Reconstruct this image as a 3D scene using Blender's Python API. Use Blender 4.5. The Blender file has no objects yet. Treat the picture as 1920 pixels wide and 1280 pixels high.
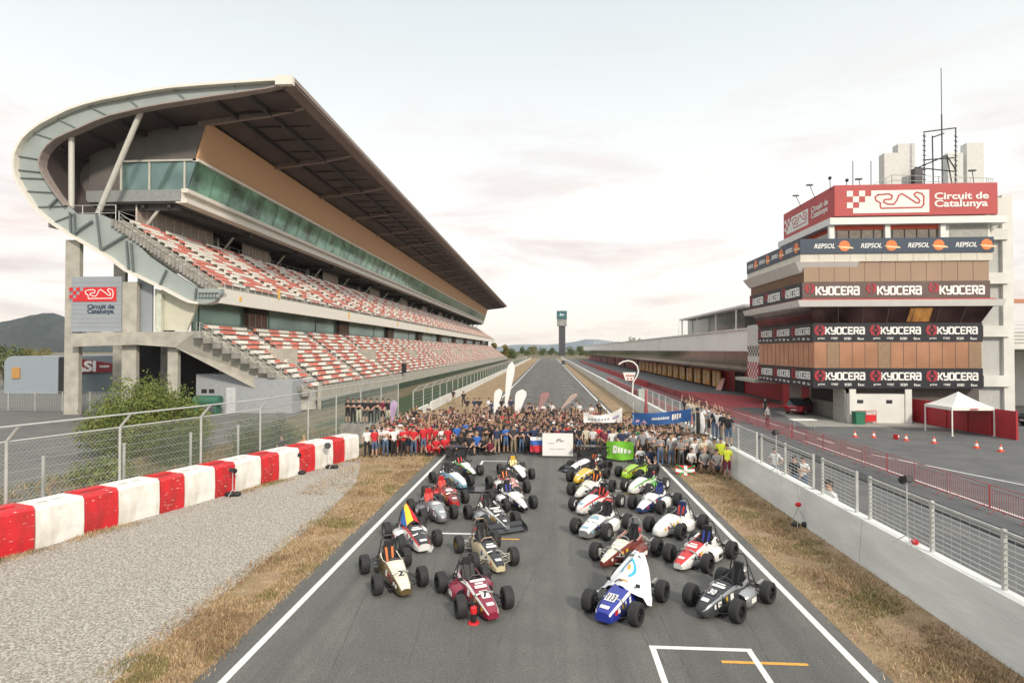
import bpy, bmesh, math, random
from mathutils import Vector, Matrix
R = math.radians
C = bpy.context.scene.collection
rng = random.Random(7)

# ---------------------------------------------------------------- camera
F, YAW, PIT, CH = 1065.0, R(3.65), R(.86), 6.5        # focal length in pixels of the 1920 px wide photograph
cam_d = bpy.data.cameras.new('camera'); cam = bpy.data.objects.new('camera', cam_d); C.objects.link(cam)
cam_d.sensor_width = 36; cam_d.lens = F/1920*36; cam_d.clip_start = .1; cam_d.clip_end = 9000
cam.location = (0, 0, CH); cam.rotation_euler = (R(90)+PIT, 0, YAW)
bpy.context.scene.camera = cam

# ---------------------------------------------------------------- world: overcast evening sky
SUN_EL, SUN_AZ = R(32), R(148)         # azimuth measured from +Y towards +X
w = bpy.data.worlds.new('World'); bpy.context.scene.world = w; w.use_nodes = True
nt = w.node_tree; N = nt.nodes; N.clear()
def nd(t, **k):
    n = N.new(t)
    for a, b in k.items(): setattr(n, a, b)
    return n
def lk(a, b): nt.links.new(a, b)
out = nd('ShaderNodeOutputWorld'); bg = nd('ShaderNodeBackground'); bg2 = nd('ShaderNodeBackground')
sky = nd('ShaderNodeTexSky', sky_type='NISHITA', sun_disc=False, sun_elevation=SUN_EL, sun_rotation=SUN_AZ)
lk(sky.outputs[0], bg.inputs[0]); bg.inputs[1].default_value = .12
tc = nd('ShaderNodeTexCoord'); sp = nd('ShaderNodeSeparateXYZ'); lk(tc.outputs['Generated'], sp.inputs[0])
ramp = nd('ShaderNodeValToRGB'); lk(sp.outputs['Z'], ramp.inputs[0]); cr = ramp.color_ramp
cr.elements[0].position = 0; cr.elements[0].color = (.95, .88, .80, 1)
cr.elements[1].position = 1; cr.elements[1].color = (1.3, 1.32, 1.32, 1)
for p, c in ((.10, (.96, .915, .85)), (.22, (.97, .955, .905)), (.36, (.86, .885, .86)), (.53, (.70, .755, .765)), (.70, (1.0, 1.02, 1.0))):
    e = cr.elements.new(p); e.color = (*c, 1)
mp = nd('ShaderNodeMapping'); mp.inputs['Scale'].default_value = (1.0, 1.0, 4.6); mp.inputs['Location'].default_value = (3.1, .4, 1.3)
lk(tc.outputs['Generated'], mp.inputs[0])
nz = nd('ShaderNodeTexNoise'); nz.inputs['Scale'].default_value = 3.1; nz.inputs['Detail'].default_value = 7; nz.inputs['Roughness'].default_value = .62
nz.inputs['Distortion'].default_value = .35
lk(mp.outputs[0], nz.inputs[0])
cl = nd('ShaderNodeValToRGB'); lk(nz.outputs[0], cl.inputs[0])
cl.color_ramp.elements[0].position = .50; cl.color_ramp.elements[0].color = (0, 0, 0, 1)
cl.color_ramp.elements[1].position = .66; cl.color_ramp.elements[1].color = (1, 1, 1, 1)
cm = nd('ShaderNodeMapRange'); lk(sp.outputs['Z'], cm.inputs[0])
cm.inputs[1].default_value = .42; cm.inputs[2].default_value = .12; cm.inputs[3].default_value = .12; cm.inputs[4].default_value = 1
mu = nd('ShaderNodeMath', operation='MULTIPLY'); lk(cl.outputs[0], mu.inputs[0]); lk(cm.outputs[0], mu.inputs[1])
nz2 = nd('ShaderNodeTexNoise'); nz2.inputs['Scale'].default_value = 5; lk(mp.outputs[0], nz2.inputs[0])
cc = nd('ShaderNodeMix', data_type='RGBA'); cc.inputs[6].default_value = (.62, .585, .61, 1); cc.inputs[7].default_value = (.92, .70, .58, 1)
lk(nz2.outputs[0], cc.inputs[0])
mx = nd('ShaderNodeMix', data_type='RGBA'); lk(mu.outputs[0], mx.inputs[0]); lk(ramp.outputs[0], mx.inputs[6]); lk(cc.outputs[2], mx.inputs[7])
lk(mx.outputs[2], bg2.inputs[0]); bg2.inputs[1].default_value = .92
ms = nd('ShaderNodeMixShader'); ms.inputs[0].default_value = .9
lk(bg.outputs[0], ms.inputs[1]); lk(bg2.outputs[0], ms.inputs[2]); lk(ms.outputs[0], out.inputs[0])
# ---------------------------------------------------------------- sun (through thin cloud)
sd = bpy.data.lights.new('sun', 'SUN'); sd.energy = 2.4; sd.angle = R(6); sd.color = (1, .88, .74)
so = bpy.data.objects.new('sun', sd); C.objects.link(so)
dv = Vector((math.sin(SUN_AZ)*math.cos(SUN_EL), math.cos(SUN_AZ)*math.cos(SUN_EL), math.sin(SUN_EL)))
so.rotation_euler = dv.to_track_quat('Z', 'Y').to_euler(); so.location = (40, -60, 60)
S = bpy.context.scene
S.view_settings.view_transform = 'Standard'; S.view_settings.look = 'None'; S.view_settings.gamma = 1; S.view_settings.exposure = .40
S.view_settings.use_curve_mapping = False
S.render.engine = 'CYCLES'

# ---------------------------------------------------------------- photo measurements -> places in the world
_cy, _sy, _cp, _sp = math.cos(YAW), math.sin(YAW), math.cos(PIT), math.sin(PIT)
_fw = Vector((-_sy*_cp, _cy*_cp, _sp)); _rt = Vector((_cy, _sy, 0)); _up = Vector((_sy*_sp, -_cy*_sp, _cp))
def ray(px, py): return F*_fw+(px-960)*_rt-(py-640)*_up
def gnd(px, py, z=0):
    d = ray(px, py); return Vector((0, 0, CH))+d*((z-CH)/d.z)
def atY(px, py, Y):
    d = ray(px, py); return Vector((0, 0, CH))+d*(Y/d.y)
def atX(px, py, X):
    d = ray(px, py); return Vector((0, 0, CH))+d*(X/d.x)

# ---------------------------------------------------------------- helpers
def tag(o, label=None, cat=None, group=None, kind=None):
    if label: o['label'] = label
    if cat: o['category'] = cat
    if group: o['group'] = group
    if kind: o['kind'] = kind
    return o
def thing(name, label, cat, loc=(0, 0, 0), rz=0, group=None):
    o = bpy.data.objects.new(name, None); C.objects.link(o); o.location = loc; o.rotation_euler = (0, 0, rz)
    o.empty_display_size = .3
    return tag(o, label, cat, group)
def relabel(o, label): o['label'] = label; return o
def copy_tree(o, parent=None):
    c = o.copy(); C.objects.link(c)
    if parent: c.parent = parent
    for ch in [x for x in o.children]: copy_tree(ch, c)
    return c
class MB:
    def __init__(s): s.v = []; s.f = []; s.m = []; s.T = None
    def add(s, vs, fs, m=0):
        b = len(s.v)
        if s.T is not None: vs = [s.T @ Vector(p) for p in vs]
        s.v += [tuple(p) for p in vs]; s.f += [tuple(b+i for i in f) for f in fs]
        s.m += [m]*len(fs) if isinstance(m, int) else list(m)
        return s
    def poly(s, pts, m=0): return s.add(pts, [tuple(range(len(pts)))], m)
    def box(s, x0, x1, y0, y1, z0, z1, m=0):
        if x0 > x1: x0, x1 = x1, x0
        if y0 > y1: y0, y1 = y1, y0
        if z0 > z1: z0, z1 = z1, z0
        v = [(x, y, z) for z in (z0, z1) for y in (y0, y1) for x in (x0, x1)]
        return s.add(v, [(0, 2, 3, 1), (4, 5, 7, 6), (0, 1, 5, 4), (2, 6, 7, 3), (0, 4, 6, 2), (1, 3, 7, 5)], m)
    def hexa(s, v, m=0):      # 8 points: bottom 4 ccw, top 4 ccw
        return s.add(v, [(3, 2, 1, 0), (4, 5, 6, 7), (0, 1, 5, 4), (1, 2, 6, 5), (2, 3, 7, 6), (3, 0, 4, 7)], m)
    def frame(s, a, b):
        a, b = Vector(a), Vector(b); d = (b-a).normalized()
        u = d.cross(Vector((0, 0, 1)))
        if u.length < 1e-4: u = Vector((1, 0, 0))
        u.normalize(); return a, b, d, u, u.cross(d).normalized()
    def bar(s, a, b, w_, h_=None, m=0):
        h_ = h_ or w_; a, b, d, u, n = s.frame(a, b)
        q = [(-w_/2, -h_/2), (w_/2, -h_/2), (w_/2, h_/2), (-w_/2, h_/2)]
        return s.hexa([a+u*x+n*y for x, y in q]+[b+u*x+n*y for x, y in q], m)
    def tube(s, a, b, r, n=6, m=0, r2=None):
        r2 = r if r2 is None else r2; a, b, d, u, w_ = s.frame(a, b)
        vs = [a+(u*math.cos(t)+w_*math.sin(t))*r for t in [2*math.pi*i/n for i in range(n)]]
        vs += [b+(u*math.cos(t)+w_*math.sin(t))*r2 for t in [2*math.pi*i/n for i in range(n)]]
        fs = [(i, (i+1) % n, n+(i+1) % n, n+i) for i in range(n)]+[tuple(range(n))[::-1], tuple(range(n, 2*n))]
        return s.add(vs, fs, m)
    def path(s, pts, r, n=6, m=0):
        for a, b in zip(pts, pts[1:]): s.tube(a, b, r, n, m)
        return s
    def loft(s, rings, m=0, caps=True, closed=True, mf=None):
        n = len(rings[0]); vs = [p for r in rings for p in r]; fs = []; ms = []
        for i in range(len(rings)-1):
            for j in range(n if closed else n-1):
                k = (j+1) % n; fs.append((i*n+j, i*n+k, (i+1)*n+k, (i+1)*n+j)); ms.append(mf(i, j) if mf else m)
        if caps:
            fs.append(tuple(range(n))[::-1]); fs.append(tuple(range((len(rings)-1)*n, len(rings)*n))); ms += [mf(0, -1) if mf else m, mf(len(rings)-2, -1) if mf else m]
        return s.add(vs, fs, ms)
    def ell(s, c, r, nu=10, nv=6, m=0, t0=0, t1=math.pi, mf=None):
        rings = []
        for i in range(nv+1):
            t = t0+(t1-t0)*i/nv; rr = max(math.sin(t), .02)
            rings.append([(c[0]+r[0]*rr*math.cos(2*math.pi*j/nu), c[1]+r[1]*rr*math.sin(2*math.pi*j/nu), c[2]+r[2]*math.cos(t)) for j in range(nu)])
        return s.loft(rings[::-1], m, True, True, mf)
    def lathe(s, prof, axis='z', c=(0, 0, 0), n=16, m=0, mf=None):   # prof: (radius, height)
        rings = []
        for r_, h_ in prof:
            ring = []
            for j in range(n):
                a, b = r_*math.cos(2*math.pi*j/n), r_*math.sin(2*math.pi*j/n)
                ring.append((c[0]+a, c[1]+b, c[2]+h_) if axis == 'z' else ((c[0]+h_, c[1]+a, c[2]+b) if axis == 'x' else (c[0]+b, c[1]+h_, c[2]+a)))
            rings.append(ring)
        return s.loft(rings, m, True, True, (lambda i, j: mf(i)) if mf else None)
    def prism(s, poly, y0, y1, m=0, ends=True):     # polygon of (x, z), extruded along y; y0/y1 may be functions of x
        f0 = y0 if callable(y0) else (lambda x: y0); f1 = y1 if callable(y1) else (lambda x: y1)
        n = len(poly); vs = [(x, f0(x), z) for x, z in poly]+[(x, f1(x), z) for x, z in poly]
        fs = [(i, (i+1) % n, n+(i+1) % n, n+i) for i in range(n)]
        if ends: fs += [tuple(range(n))[::-1], tuple(range(n, 2*n))]
        return s.add(vs, fs, m)
    def build(s, name, mats, parent=None, smooth=False, world=False):
        me = bpy.data.meshes.new(name); me.from_pydata(s.v, [], s.f)
        mats = mats if isinstance(mats, (list, tuple)) else [mats]
        for x in mats: me.materials.append(x)
        if len(mats) > 1: me.polygons.foreach_set('material_index', s.m)
        if smooth: me.shade_smooth(); me.set_sharp_from_angle(angle=R(40))
        me.update(); o = bpy.data.objects.new(name, me); C.objects.link(o)
        if parent:
            o.parent = parent
            if world: o.location = -Vector(world_loc(parent))
        return o
def world_loc(o):
    p = Vector(o.location); q = o.parent
    while q: p = p+Vector(q.location); q = q.parent
    return p
def struct(name, mb, mats, smooth=False): return tag(mb.build(name, mats, None, smooth), kind='structure')

# ---------------------------------------------------------------- materials
MATS = {}
def mat(name, col, rough=.6, metal=0, var=.12, scale=3.0, bump=0.0, bscale=40.0, stretch=None, spec=.5, col2=None, coat=0, alpha=1.0, trans=0, detail=5):
    if name in MATS: return MATS[name]
    m = bpy.data.materials.new(name); m.use_nodes = True; t = m.node_tree; b = t.nodes['Principled BSDF']
    b.inputs['Roughness'].default_value = rough; b.inputs['Metallic'].default_value = metal
    b.inputs['Specular IOR Level'].default_value = spec; b.inputs['Coat Weight'].default_value = coat
    b.inputs['Transmission Weight'].default_value = trans; b.inputs['Alpha'].default_value = alpha
    tc = t.nodes.new('ShaderNodeTexCoord'); mpn = t.nodes.new('ShaderNodeMapping'); t.links.new(tc.outputs['Object'], mpn.inputs[0])
    if stretch: mpn.inputs['Scale'].default_value = stretch
    n = t.nodes.new('ShaderNodeTexNoise'); n.inputs['Scale'].default_value = scale; n.inputs['Detail'].default_value = detail
    t.links.new(mpn.outputs[0], n.inputs[0])
    r = t.nodes.new('ShaderNodeValToRGB'); t.links.new(n.outputs[0], r.inputs[0])
    c2 = col2 or tuple(min(1, c*(1+var)) for c in col); c1 = col if col2 else tuple(c*(1-var) for c in col)
    r.color_ramp.elements[0].position = .3; r.color_ramp.elements[0].color = (*c1, 1)
    r.color_ramp.elements[1].position = .7; r.color_ramp.elements[1].color = (*c2, 1)
    t.links.new(r.outputs[0], b.inputs['Base Color'])
    if bump:
        n2 = t.nodes.new('ShaderNodeTexNoise'); n2.inputs['Scale'].default_value = bscale; n2.inputs['Detail'].default_value = 4
        t.links.new(mpn.outputs[0], n2.inputs[0]); bp = t.nodes.new('ShaderNodeBump'); bp.inputs['Strength'].default_value = bump; bp.inputs['Distance'].default_value = .03
        t.links.new(n2.outputs[0], bp.inputs['Height']); t.links.new(bp.outputs[0], b.inputs['Normal'])
    MATS[name] = m; return m
def ground_mat(name, cols, scales, rough=.9, bump=.3, bscale=30, stretch=None, grain=.25, gscale=60):
    """several noise layers mixed over each other: cols[0] base, the rest patches"""
    m = bpy.data.materials.new(name); m.use_nodes = True; t = m.node_tree; b = t.nodes['Principled BSDF']; b.inputs['Roughness'].default_value = rough
    b.inputs['Specular IOR Level'].default_value = .25
    tc = t.nodes.new('ShaderNodeTexCoord'); prev = None
    for i, (c, sc) in enumerate(zip(cols, scales)):
        if i == 0:
            prev = t.nodes.new('ShaderNodeRGB'); prev.outputs[0].default_value = (*c, 1); prev = prev.outputs[0]; continue
        mpn = t.nodes.new('ShaderNodeMapping'); t.links.new(tc.outputs['Object'], mpn.inputs[0])
        mpn.inputs['Location'].default_value = (i*13.7, i*7.1, 0)
        if stretch: mpn.inputs['Scale'].default_value = stretch[i] if isinstance(stretch, list) else stretch
        n = t.nodes.new('ShaderNodeTexNoise'); n.inputs['Scale'].default_value = sc; n.inputs['Detail'].default_value = 6; n.inputs['Roughness'].default_value = .6
        t.links.new(mpn.outputs[0], n.inputs[0])
        r = t.nodes.new('ShaderNodeMapRange'); r.inputs[1].default_value = .42; r.inputs[2].default_value = .66; t.links.new(n.outputs[0], r.inputs[0])
        mxn = t.nodes.new('ShaderNodeMix'); mxn.data_type = 'RGBA'; t.links.new(r.outputs[0], mxn.inputs[0]); t.links.new(prev, mxn.inputs[6]); mxn.inputs[7].default_value = (*c, 1)
        prev = mxn.outputs[2]
    g = t.nodes.new('ShaderNodeTexNoise'); g.inputs['Scale'].default_value = gscale; g.inputs['Detail'].default_value = 3; t.links.new(tc.outputs['Object'], g.inputs[0])
    gr = t.nodes.new('ShaderNodeMapRange'); gr.inputs[1].default_value = .3; gr.inputs[2].default_value = .7; gr.inputs[3].default_value = 1-grain; gr.inputs[4].default_value = 1+grain
    t.links.new(g.outputs[0], gr.inputs[0]); ml = t.nodes.new('ShaderNodeVectorMath'); ml.operation = 'SCALE'
    t.links.new(prev, ml.inputs[0]); t.links.new(gr.outputs[0], ml.inputs['Scale']); t.links.new(ml.outputs[0], b.inputs['Base Color'])
    n2 = t.nodes.new('ShaderNodeTexNoise'); n2.inputs['Scale'].default_value = bscale; n2.inputs['Detail'].default_value = 5; t.links.new(tc.outputs['Object'], n2.inputs[0])
    bp = t.nodes.new('ShaderNodeBump'); bp.inputs['Strength'].default_value = bump; bp.inputs['Distance'].default_value = .04
    t.links.new(n2.outputs[0], bp.inputs['Height']); t.links.new(bp.outputs[0], b.inputs['Normal'])
    MATS[name] = m; return m
asphalt = ground_mat('asphalt', [(.138, .137, .127), (.118, .117, .111), (.16, .156, .143), (.108, .107, .103)], [1, .35, 1.1, .9], rough=.85, bump=.25, bscale=90,
                     stretch=[(1, 1, 1), (1, .2, 1), (1.0, .7, 1), (1.3, .05, 1)], grain=.3, gscale=28)
asphalt_pit = ground_mat('pit_asphalt', [(.12, .124, .127), (.102, .106, .11), (.145, .147, .144)], [1, .15, .6], rough=.85, bump=.15, grain=.12, gscale=30)
asphalt_left = ground_mat('yard_asphalt', [(.14, .14, .135), (.115, .115, .115), (.17, .165, .15)], [1, .15, .5], grain=.12, gscale=25)
gravelm = ground_mat('gravel', [(.39, .365, .32), (.36, .335, .29), (.43, .405, .36), (.33, .305, .265)], [1, .5, 2.2, 5], bump=1.0, bscale=22, grain=.62, gscale=15)
drygrass = ground_mat('dry_grass_ground', [(.34, .235, .145), (.255, .17, .11), (.41, .30, .19), (.25, .195, .10)], [1, 1.0, 2.0, .7], bump=.8, bscale=22, grain=.3, gscale=26)
scrub = ground_mat('scrub_ground', [(.15, .13, .08), (.07, .085, .035), (.22, .17, .12)], [1, .4, 1.1], bump=.8, bscale=12, grain=.35, gscale=14)
redpaint = ground_mat('red_painted_ground', [(.33, .05, .06), (.26, .045, .055), (.38, .09, .09)], [1, .5, 2], bump=.1, grain=.12)
line_w = mat('line_paint', (.72, .71, .68), .7, var=.15, scale=9, bump=.1)
line_o = mat('orange_line_paint', (.66, .34, .06), .7, var=.15, scale=9)
concrete = mat('concrete', (.40, .385, .335), .85, var=.16, scale=1.2, bump=.3, bscale=8)
concrete_d = mat('weathered_concrete', (.28, .27, .245), .9, var=.3, scale=1.5, bump=.4, bscale=6)
wallc = mat('painted_concrete_wall', (.70, .71, .69), .8, var=.13, scale=1.1, bump=.3, bscale=10, stretch=(1, .35, 1.6))
white = mat('white_paint', (.74, .74, .71), .6, var=.05, scale=2)
whitew = mat('white_render', (.66, .66, .62), .8, var=.08, scale=.7)
cream = mat('cream_metal', (.72, .69, .62), .5, var=.05)
steel_g = mat('grey_green_steel', (.31, .355, .345), .5, var=.08, scale=.5)
steel_j = mat('dark_green_steel', (.12, .15, .15), .5)
steel_l = mat('light_grey_steel', (.52, .52, .47), .5, var=.06)
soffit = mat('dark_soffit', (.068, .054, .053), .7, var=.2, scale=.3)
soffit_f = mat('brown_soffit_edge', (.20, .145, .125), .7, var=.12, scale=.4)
galv = mat('galvanised_steel', (.50, .52, .50), .45, .35, var=.1)
wire = mat('fence_wire', (.40, .43, .41), .5, .3, var=.05)
black = mat('black_matt', (.02, .02, .022), .6, var=.2)
rubber = mat('tyre_rubber', (.022, .022, .023), .75, var=.25, scale=20, bump=.1)
darkm = mat('dark_metal', (.05, .05, .055), .4, .5)
redbar = mat('red_plastic', (.62, .022, .03), .42, var=.1, scale=4)
def scuffed(name, col, chip, grime, lo=.665):
    m = mat(name, col, .5, var=.07, scale=2.5, bump=.4, bscale=2.5); t = m.node_tree; b = t.nodes['Principled BSDF']; src = b.inputs['Base Color'].links[0].from_socket
    tc = t.nodes.new('ShaderNodeTexCoord')
    for k, (c, sc, st, a, z) in enumerate(((grime, 2.2, (1, 1, .35), .50, .74), (chip, 13, (.35, 1, 1.6), lo, lo+.02))):
        mp_ = t.nodes.new('ShaderNodeMapping'); mp_.inputs['Scale'].default_value = st; mp_.inputs['Location'].default_value = (k*5, 2, 1); t.links.new(tc.outputs['Object'], mp_.inputs[0])
        n = t.nodes.new('ShaderNodeTexNoise'); n.inputs['Scale'].default_value = sc; n.inputs['Detail'].default_value = 6; t.links.new(mp_.outputs[0], n.inputs[0])
        r = t.nodes.new('ShaderNodeMapRange'); r.inputs[1].default_value = a; r.inputs[2].default_value = z; t.links.new(n.outputs[0], r.inputs[0])
        x = t.nodes.new('ShaderNodeMix'); x.data_type = 'RGBA'; t.links.new(r.outputs[0], x.inputs[0]); t.links.new(src, x.inputs[6]); x.inputs[7].default_value = (*c, 1); src = x.outputs[2]
    t.links.new(src, b.inputs['Base Color']); return m
redblk = scuffed('scuffed_red', (.62, .022, .03), (.75, .68, .62), (.38, .03, .03))
whitebar = scuffed('scuffed_white', (.80, .79, .75), (.35, .32, .28), (.62, .60, .53), .70)
redbill = mat('red_billboard', (.44, .06, .06), .55, var=.06, scale=.5)
redseat = mat('red_seat', (.66, .225, .175), .5, var=.18, scale=.8)
whiteseat = mat('white_seat', (.76, .73, .66), .5, var=.1, scale=.8)
redm = mat('dark_red_paint', (.42, .03, .04), .5, var=.12)
def glass(name, col, rough=.08, metal=.75, var=.2, scale=.25):
    return mat(name, col, rough, metal, var=var, scale=scale, spec=.8, bump=.012, bscale=.6)
glass_g = glass('green_glass', (.11, .23, .165), .08, .45, .9, .35)  # strong blotches paint reflections into the glass colour
glass_d = glass('dark_bronze_glass', (.085, .045, .042), .08, .8, .8, .5)  # uneven tint stands for warm reflections, put into the colour
glass_b = glass('bronze_glass', (.40, .28, .20), .16, .75, .08, .3)
glass_c = glass('copper_panel_glass', (.50, .27, .17), .2, .7, .16, .5)

# a flat drawing surface in space: u to the right, v up, d out of the surface
class Plane:
    def __init__(s, o, x, y): s.o, s.x, s.y = Vector(o), Vector(x).normalized(), Vector(y).normalized(); s.n = s.x.cross(s.y)
    def p(s, u, v, d=0): return s.o+s.x*u+s.y*v+s.n*d
    def box(s, mb, u0, u1, v0, v1, d0, d1, m=0):
        q = [(u0, v0), (u1, v0), (u1, v1), (u0, v1)]
        return mb.hexa([s.p(u, v, d0) for u, v in q]+[s.p(u, v, d1) for u, v in q], m)
    def poly(s, mb, pts, d0, d1, m=0):
        n = len(pts); vs = [s.p(u, v, d0) for u, v in pts]+[s.p(u, v, d1) for u, v in pts]
        return mb.add(vs, [(i, (i+1) % n, n+(i+1) % n, n+i) for i in range(n)]+[tuple(range(n))[::-1], tuple(range(n, 2*n))], m)
    def ribbon(s, mb, pts, wd, d0, d1, m=0, closed=True):
        n = len(pts); P = [Vector(p) for p in pts]
        for i in range(n if closed else n-1):
            a, b = P[i], P[(i+1) % n]; t = (b-a); L = t.length
            if L < 1e-6: continue
            t /= L; q = Vector((-t.y, t.x))*wd/2; e = t*wd*.35
            s.poly(mb, [a-q-e, b-q+e, b+q+e, a+q-e], d0, d1+.0004*(i % 3), m)
_tc = {}
def glyphs(txt, bold=.02, shear=0):
    k = (txt, bold, shear)
    if k not in _tc:
        cu = bpy.data.curves.new('t', 'FONT'); cu.body = txt; cu.size = 1; cu.offset = bold; cu.shear = shear; cu.resolution_u = 3
        cu.extrude = .5; cu.space_line = .8
        o = bpy.data.objects.new('t', cu); C.objects.link(o)
        me = bpy.data.meshes.new_from_object(o.evaluated_get(bpy.context.evaluated_depsgraph_get()))
        vs = [tuple(v.co) for v in me.vertices]; fs = [tuple(p.vertices) for p in me.polygons]
        C.objects.unlink(o); bpy.data.objects.remove(o); bpy.data.curves.remove(cu); bpy.data.meshes.remove(me)
        x0, x1 = min(v[0] for v in vs), max(v[0] for v in vs); y0, y1 = min(v[1] for v in vs), max(v[1] for v in vs)
        _tc[k] = ([((v[0]-x0)/(x1-x0), (v[1]-y0)/(y1-y0), v[2]+.5) for v in vs], fs)
    return _tc[k]
def write(mb, pl, txt, u, v, wd, ht, d0=.002, d1=.03, m=0, bold=.02, shear=0):
    vs, fs = glyphs(txt, bold, shear)
    mb.add([pl.p(u+x*wd, v+y*ht, d0+(d1-d0)*z) for x, y, z in vs], fs, m)
TRK = [(865,898),(935,893),(957,905),(950,928),(905,932),(900,948),(925,962),(965,965),(985,940),(1000,905),(1020,893),(1040,905),(1110,955),(1128,958),(1135,945),(1128,930),(1105,910),(1100,895),(1115,885),(1150,895),(1162,915),(1160,970),(1145,988),(885,990),(878,975),(880,955),(850,935),(845,912)]
def circuit_logo(mb, pl, u0, v0, k, d, panel, other, cw=.13):
    """panel with chequered left edge and the outline of the track; k = size per drawing unit, (u0, v0) = lower left at drawing (660, 1022)"""
    U = lambda x: u0+(x-660)*k; V = lambda y: v0+(1022-y)*k
    pl.box(mb, U(700), U(1197), V(1022), V(985), d, d+.02, panel); pl.box(mb, U(740), U(1197), V(985), V(947), d, d+.02, panel)
    pl.box(mb, U(780), U(1197), V(947), V(907), d, d+.02, panel); pl.box(mb, U(820), U(1197), V(907), V(868), d, d+.02, panel)
    for a, b in ((660, 868), (740, 868), (700, 907), (660, 947)): pl.box(mb, U(a), U(a+40), V(b+39), V(b), d, d+.021, panel)
    pl.ribbon(mb, [(U(x), V(y)) for x, y in TRK], 10*k, d+.02, d+.035, other)

LET = {'K': [[(0, 0), (0, 1)], [(.85, 1), (.3, .5), (.85, 0)], [(0, .5), (.3, .5)]], 'Y': [[(0, 1), (0, .6), (.15, .45), (.85, .45)], [(.85, 1), (.85, .15), (.7, 0), (.1, 0)]],
       'O': [[(.12, 0), (.73, 0), (.85, .12), (.85, .88), (.73, 1), (.12, 1), (0, .88), (0, .12), (.12, 0)]], 'C': [[(.85, 1), (.12, 1), (0, .88), (0, .12), (.12, 0), (.85, 0)]],
       'E': [[(.85, 1), (.12, 1), (0, .88), (0, .12), (.12, 0), (.85, 0)], [(0, .5), (.7, .5)]], 'R': [[(0, 0), (0, .88), (.12, 1), (.73, 1), (.85, .88), (.85, .6), (.73, .48), (.3, .48)], [(.4, .48), (.85, 0)]],
       'a': [[(.05, 1), (.73, 1), (.85, .88), (.85, 0), (.12, 0), (0, .12), (0, .45), (.12, .57), (.85, .57)]]}
def stroke_word(mb, pl, txt, u, v, wd, ht, d0, d1, m=0):
    a = wd/(len(txt)*1.22); st = ht*.19
    for k, ch in enumerate(txt):
        for j, line in enumerate(LET[ch]): pl.ribbon(mb, [(u+a*(k*1.22+.1+x), v+st/2+y*(ht-st)) for x, y in line], st, d0, d1+.001*j, m, False)
# ================================================================= THE SETTING
def sheet(name, pts, z, m, sub=None):
    mb = MB(); mb.poly([(x, y, z) for x, y in pts]); return struct(name, mb, m)
sheet('ground', [(-3500, -300), (3500, -300), (3500, 4600), (-3500, 4600)], -.03, scrub)
sheet('track', [(-6.95, -30), (6.75, -30), (6.75, 470), (-6.95, 470)], .004, asphalt)
sheet('pit_lane', [(9.9, -30), (60, -30), (60, 400), (9.9, 400)], 0, asphalt_pit)
sheet('service_yard', [(-140, 5), (-22, 5), (-21, 30), (-26, 60), (-26, 350), (-140, 350)], -.01, asphalt_left)
sheet('gravel_trap', [(-17.9, 5), (-8.3, 5), (-8.6, 12), (-8.8, 22), (-9.4, 27.5), (-11.3, 33.9), (-17.9, 20)], 0, gravelm)
sheet('grass_verge', [(9.9, -10), (6.6, -10), (6.6, 430), (9.9, 430)], -.004, drygrass)
sheet('grass_verge', [(-6.8, -10), (-6.8, 430), (-12.4, 430), (-12.4, 33), (-9.4, 26), (-9.3, -10)], -.006, drygrass)
g = MB(); g.box(-20, -12.6, 33, 440, -.3, .02); struct('grass_bank', g, mat('dark_green_turf', (.035, .06, .022), .95, var=.4, scale=1.2, bump=.5, bscale=10))
ln = MB()
def gline(a, b, wd, z=.009, m=0, mb=None):
    a, b = Vector((*a, z)), Vector((*b, z)); t = (b-a).normalized(); q = Vector((-t.y, t.x, 0))*wd/2
    (mb or ln).poly([a-q, b-q, b+q, a+q], m)
gline((-6.42, -20), (-6.3, 60), .17); gline((-6.3, 60), (-6.1, 430), .2); gline((6.38, -20), (6.3, 60), .17); gline((6.3, 60), (6.15, 430), .2)
for x0, x1, y in ((2.2, 4.4, 12.7), (-3.9, -2.3, 20.05), (2.3, 4.4, 26.6), (-3.9, -1.8, 33.2)):      # grid boxes
    gline((x0, y), (x1, y), .13, .0095); gline((x0+.07, y-.065), (x0+.07, y-1.9), .13, .0102); gline((x1-.07, y-.065), (x1-.07, y-1.9), .13, .0102)
for k in range(4, 22):
    for s_ in (-1, 1):
        y = 35+k*8+(4 if s_ > 0 else 0); gline((s_*3.2-1.1, y), (s_*3.2+1.1, y), .13, .0095)
for a, b in (((22.9, 28.9), (20.1, 36.8)), ((20.0, 37.8), (19.9, 39.4)), ((19.85, 41), (19.82, 43.4)), ((19.8, 45), (19.75, 48)), ((27.5, 18), (23.1, 28.4)), ((19.7, 49), (19.2, 120)), ((18.35, 14), (18.3, 42))): gline(a, b, .14, .006)
struct('line_markings', ln, line_w)
lo = MB(); gline((3.6, 12.2), (5.35, 12.2), .1, .0094, 0, lo); gline((-2.1, 19.58), (-1.0, 19.58), .1, .0094, 0, lo); gline((3.4, 26.1), (5.0, 26.1), .1, .0094, 0, lo)
struct('grid_slot_lines', lo, line_o)
seam = MB()
for x in (-4.6, -1.9, 1.6, 3.4):     # tyre marks, curved
    for dx in (0, 1.3):
        p0 = None
        x += rng.uniform(-.1, .1); ph = rng.uniform(0, 6); am = rng.uniform(.2, 1.1); y = 10.5+rng.uniform(0, 2); L = rng.uniform(8, 26); k = 0
        while y < 10.5+L:
            q = (x+dx+am*math.sin(y*.17+ph), y)
            if p0:
                seam.poly([(p0[0]-.013, p0[1], .0075), (p0[0]+.013, p0[1], .0075), (q[0]+.013, q[1], .0075), (q[0]-.013, q[1], .0075)])
            p0 = q; y += .8
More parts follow.
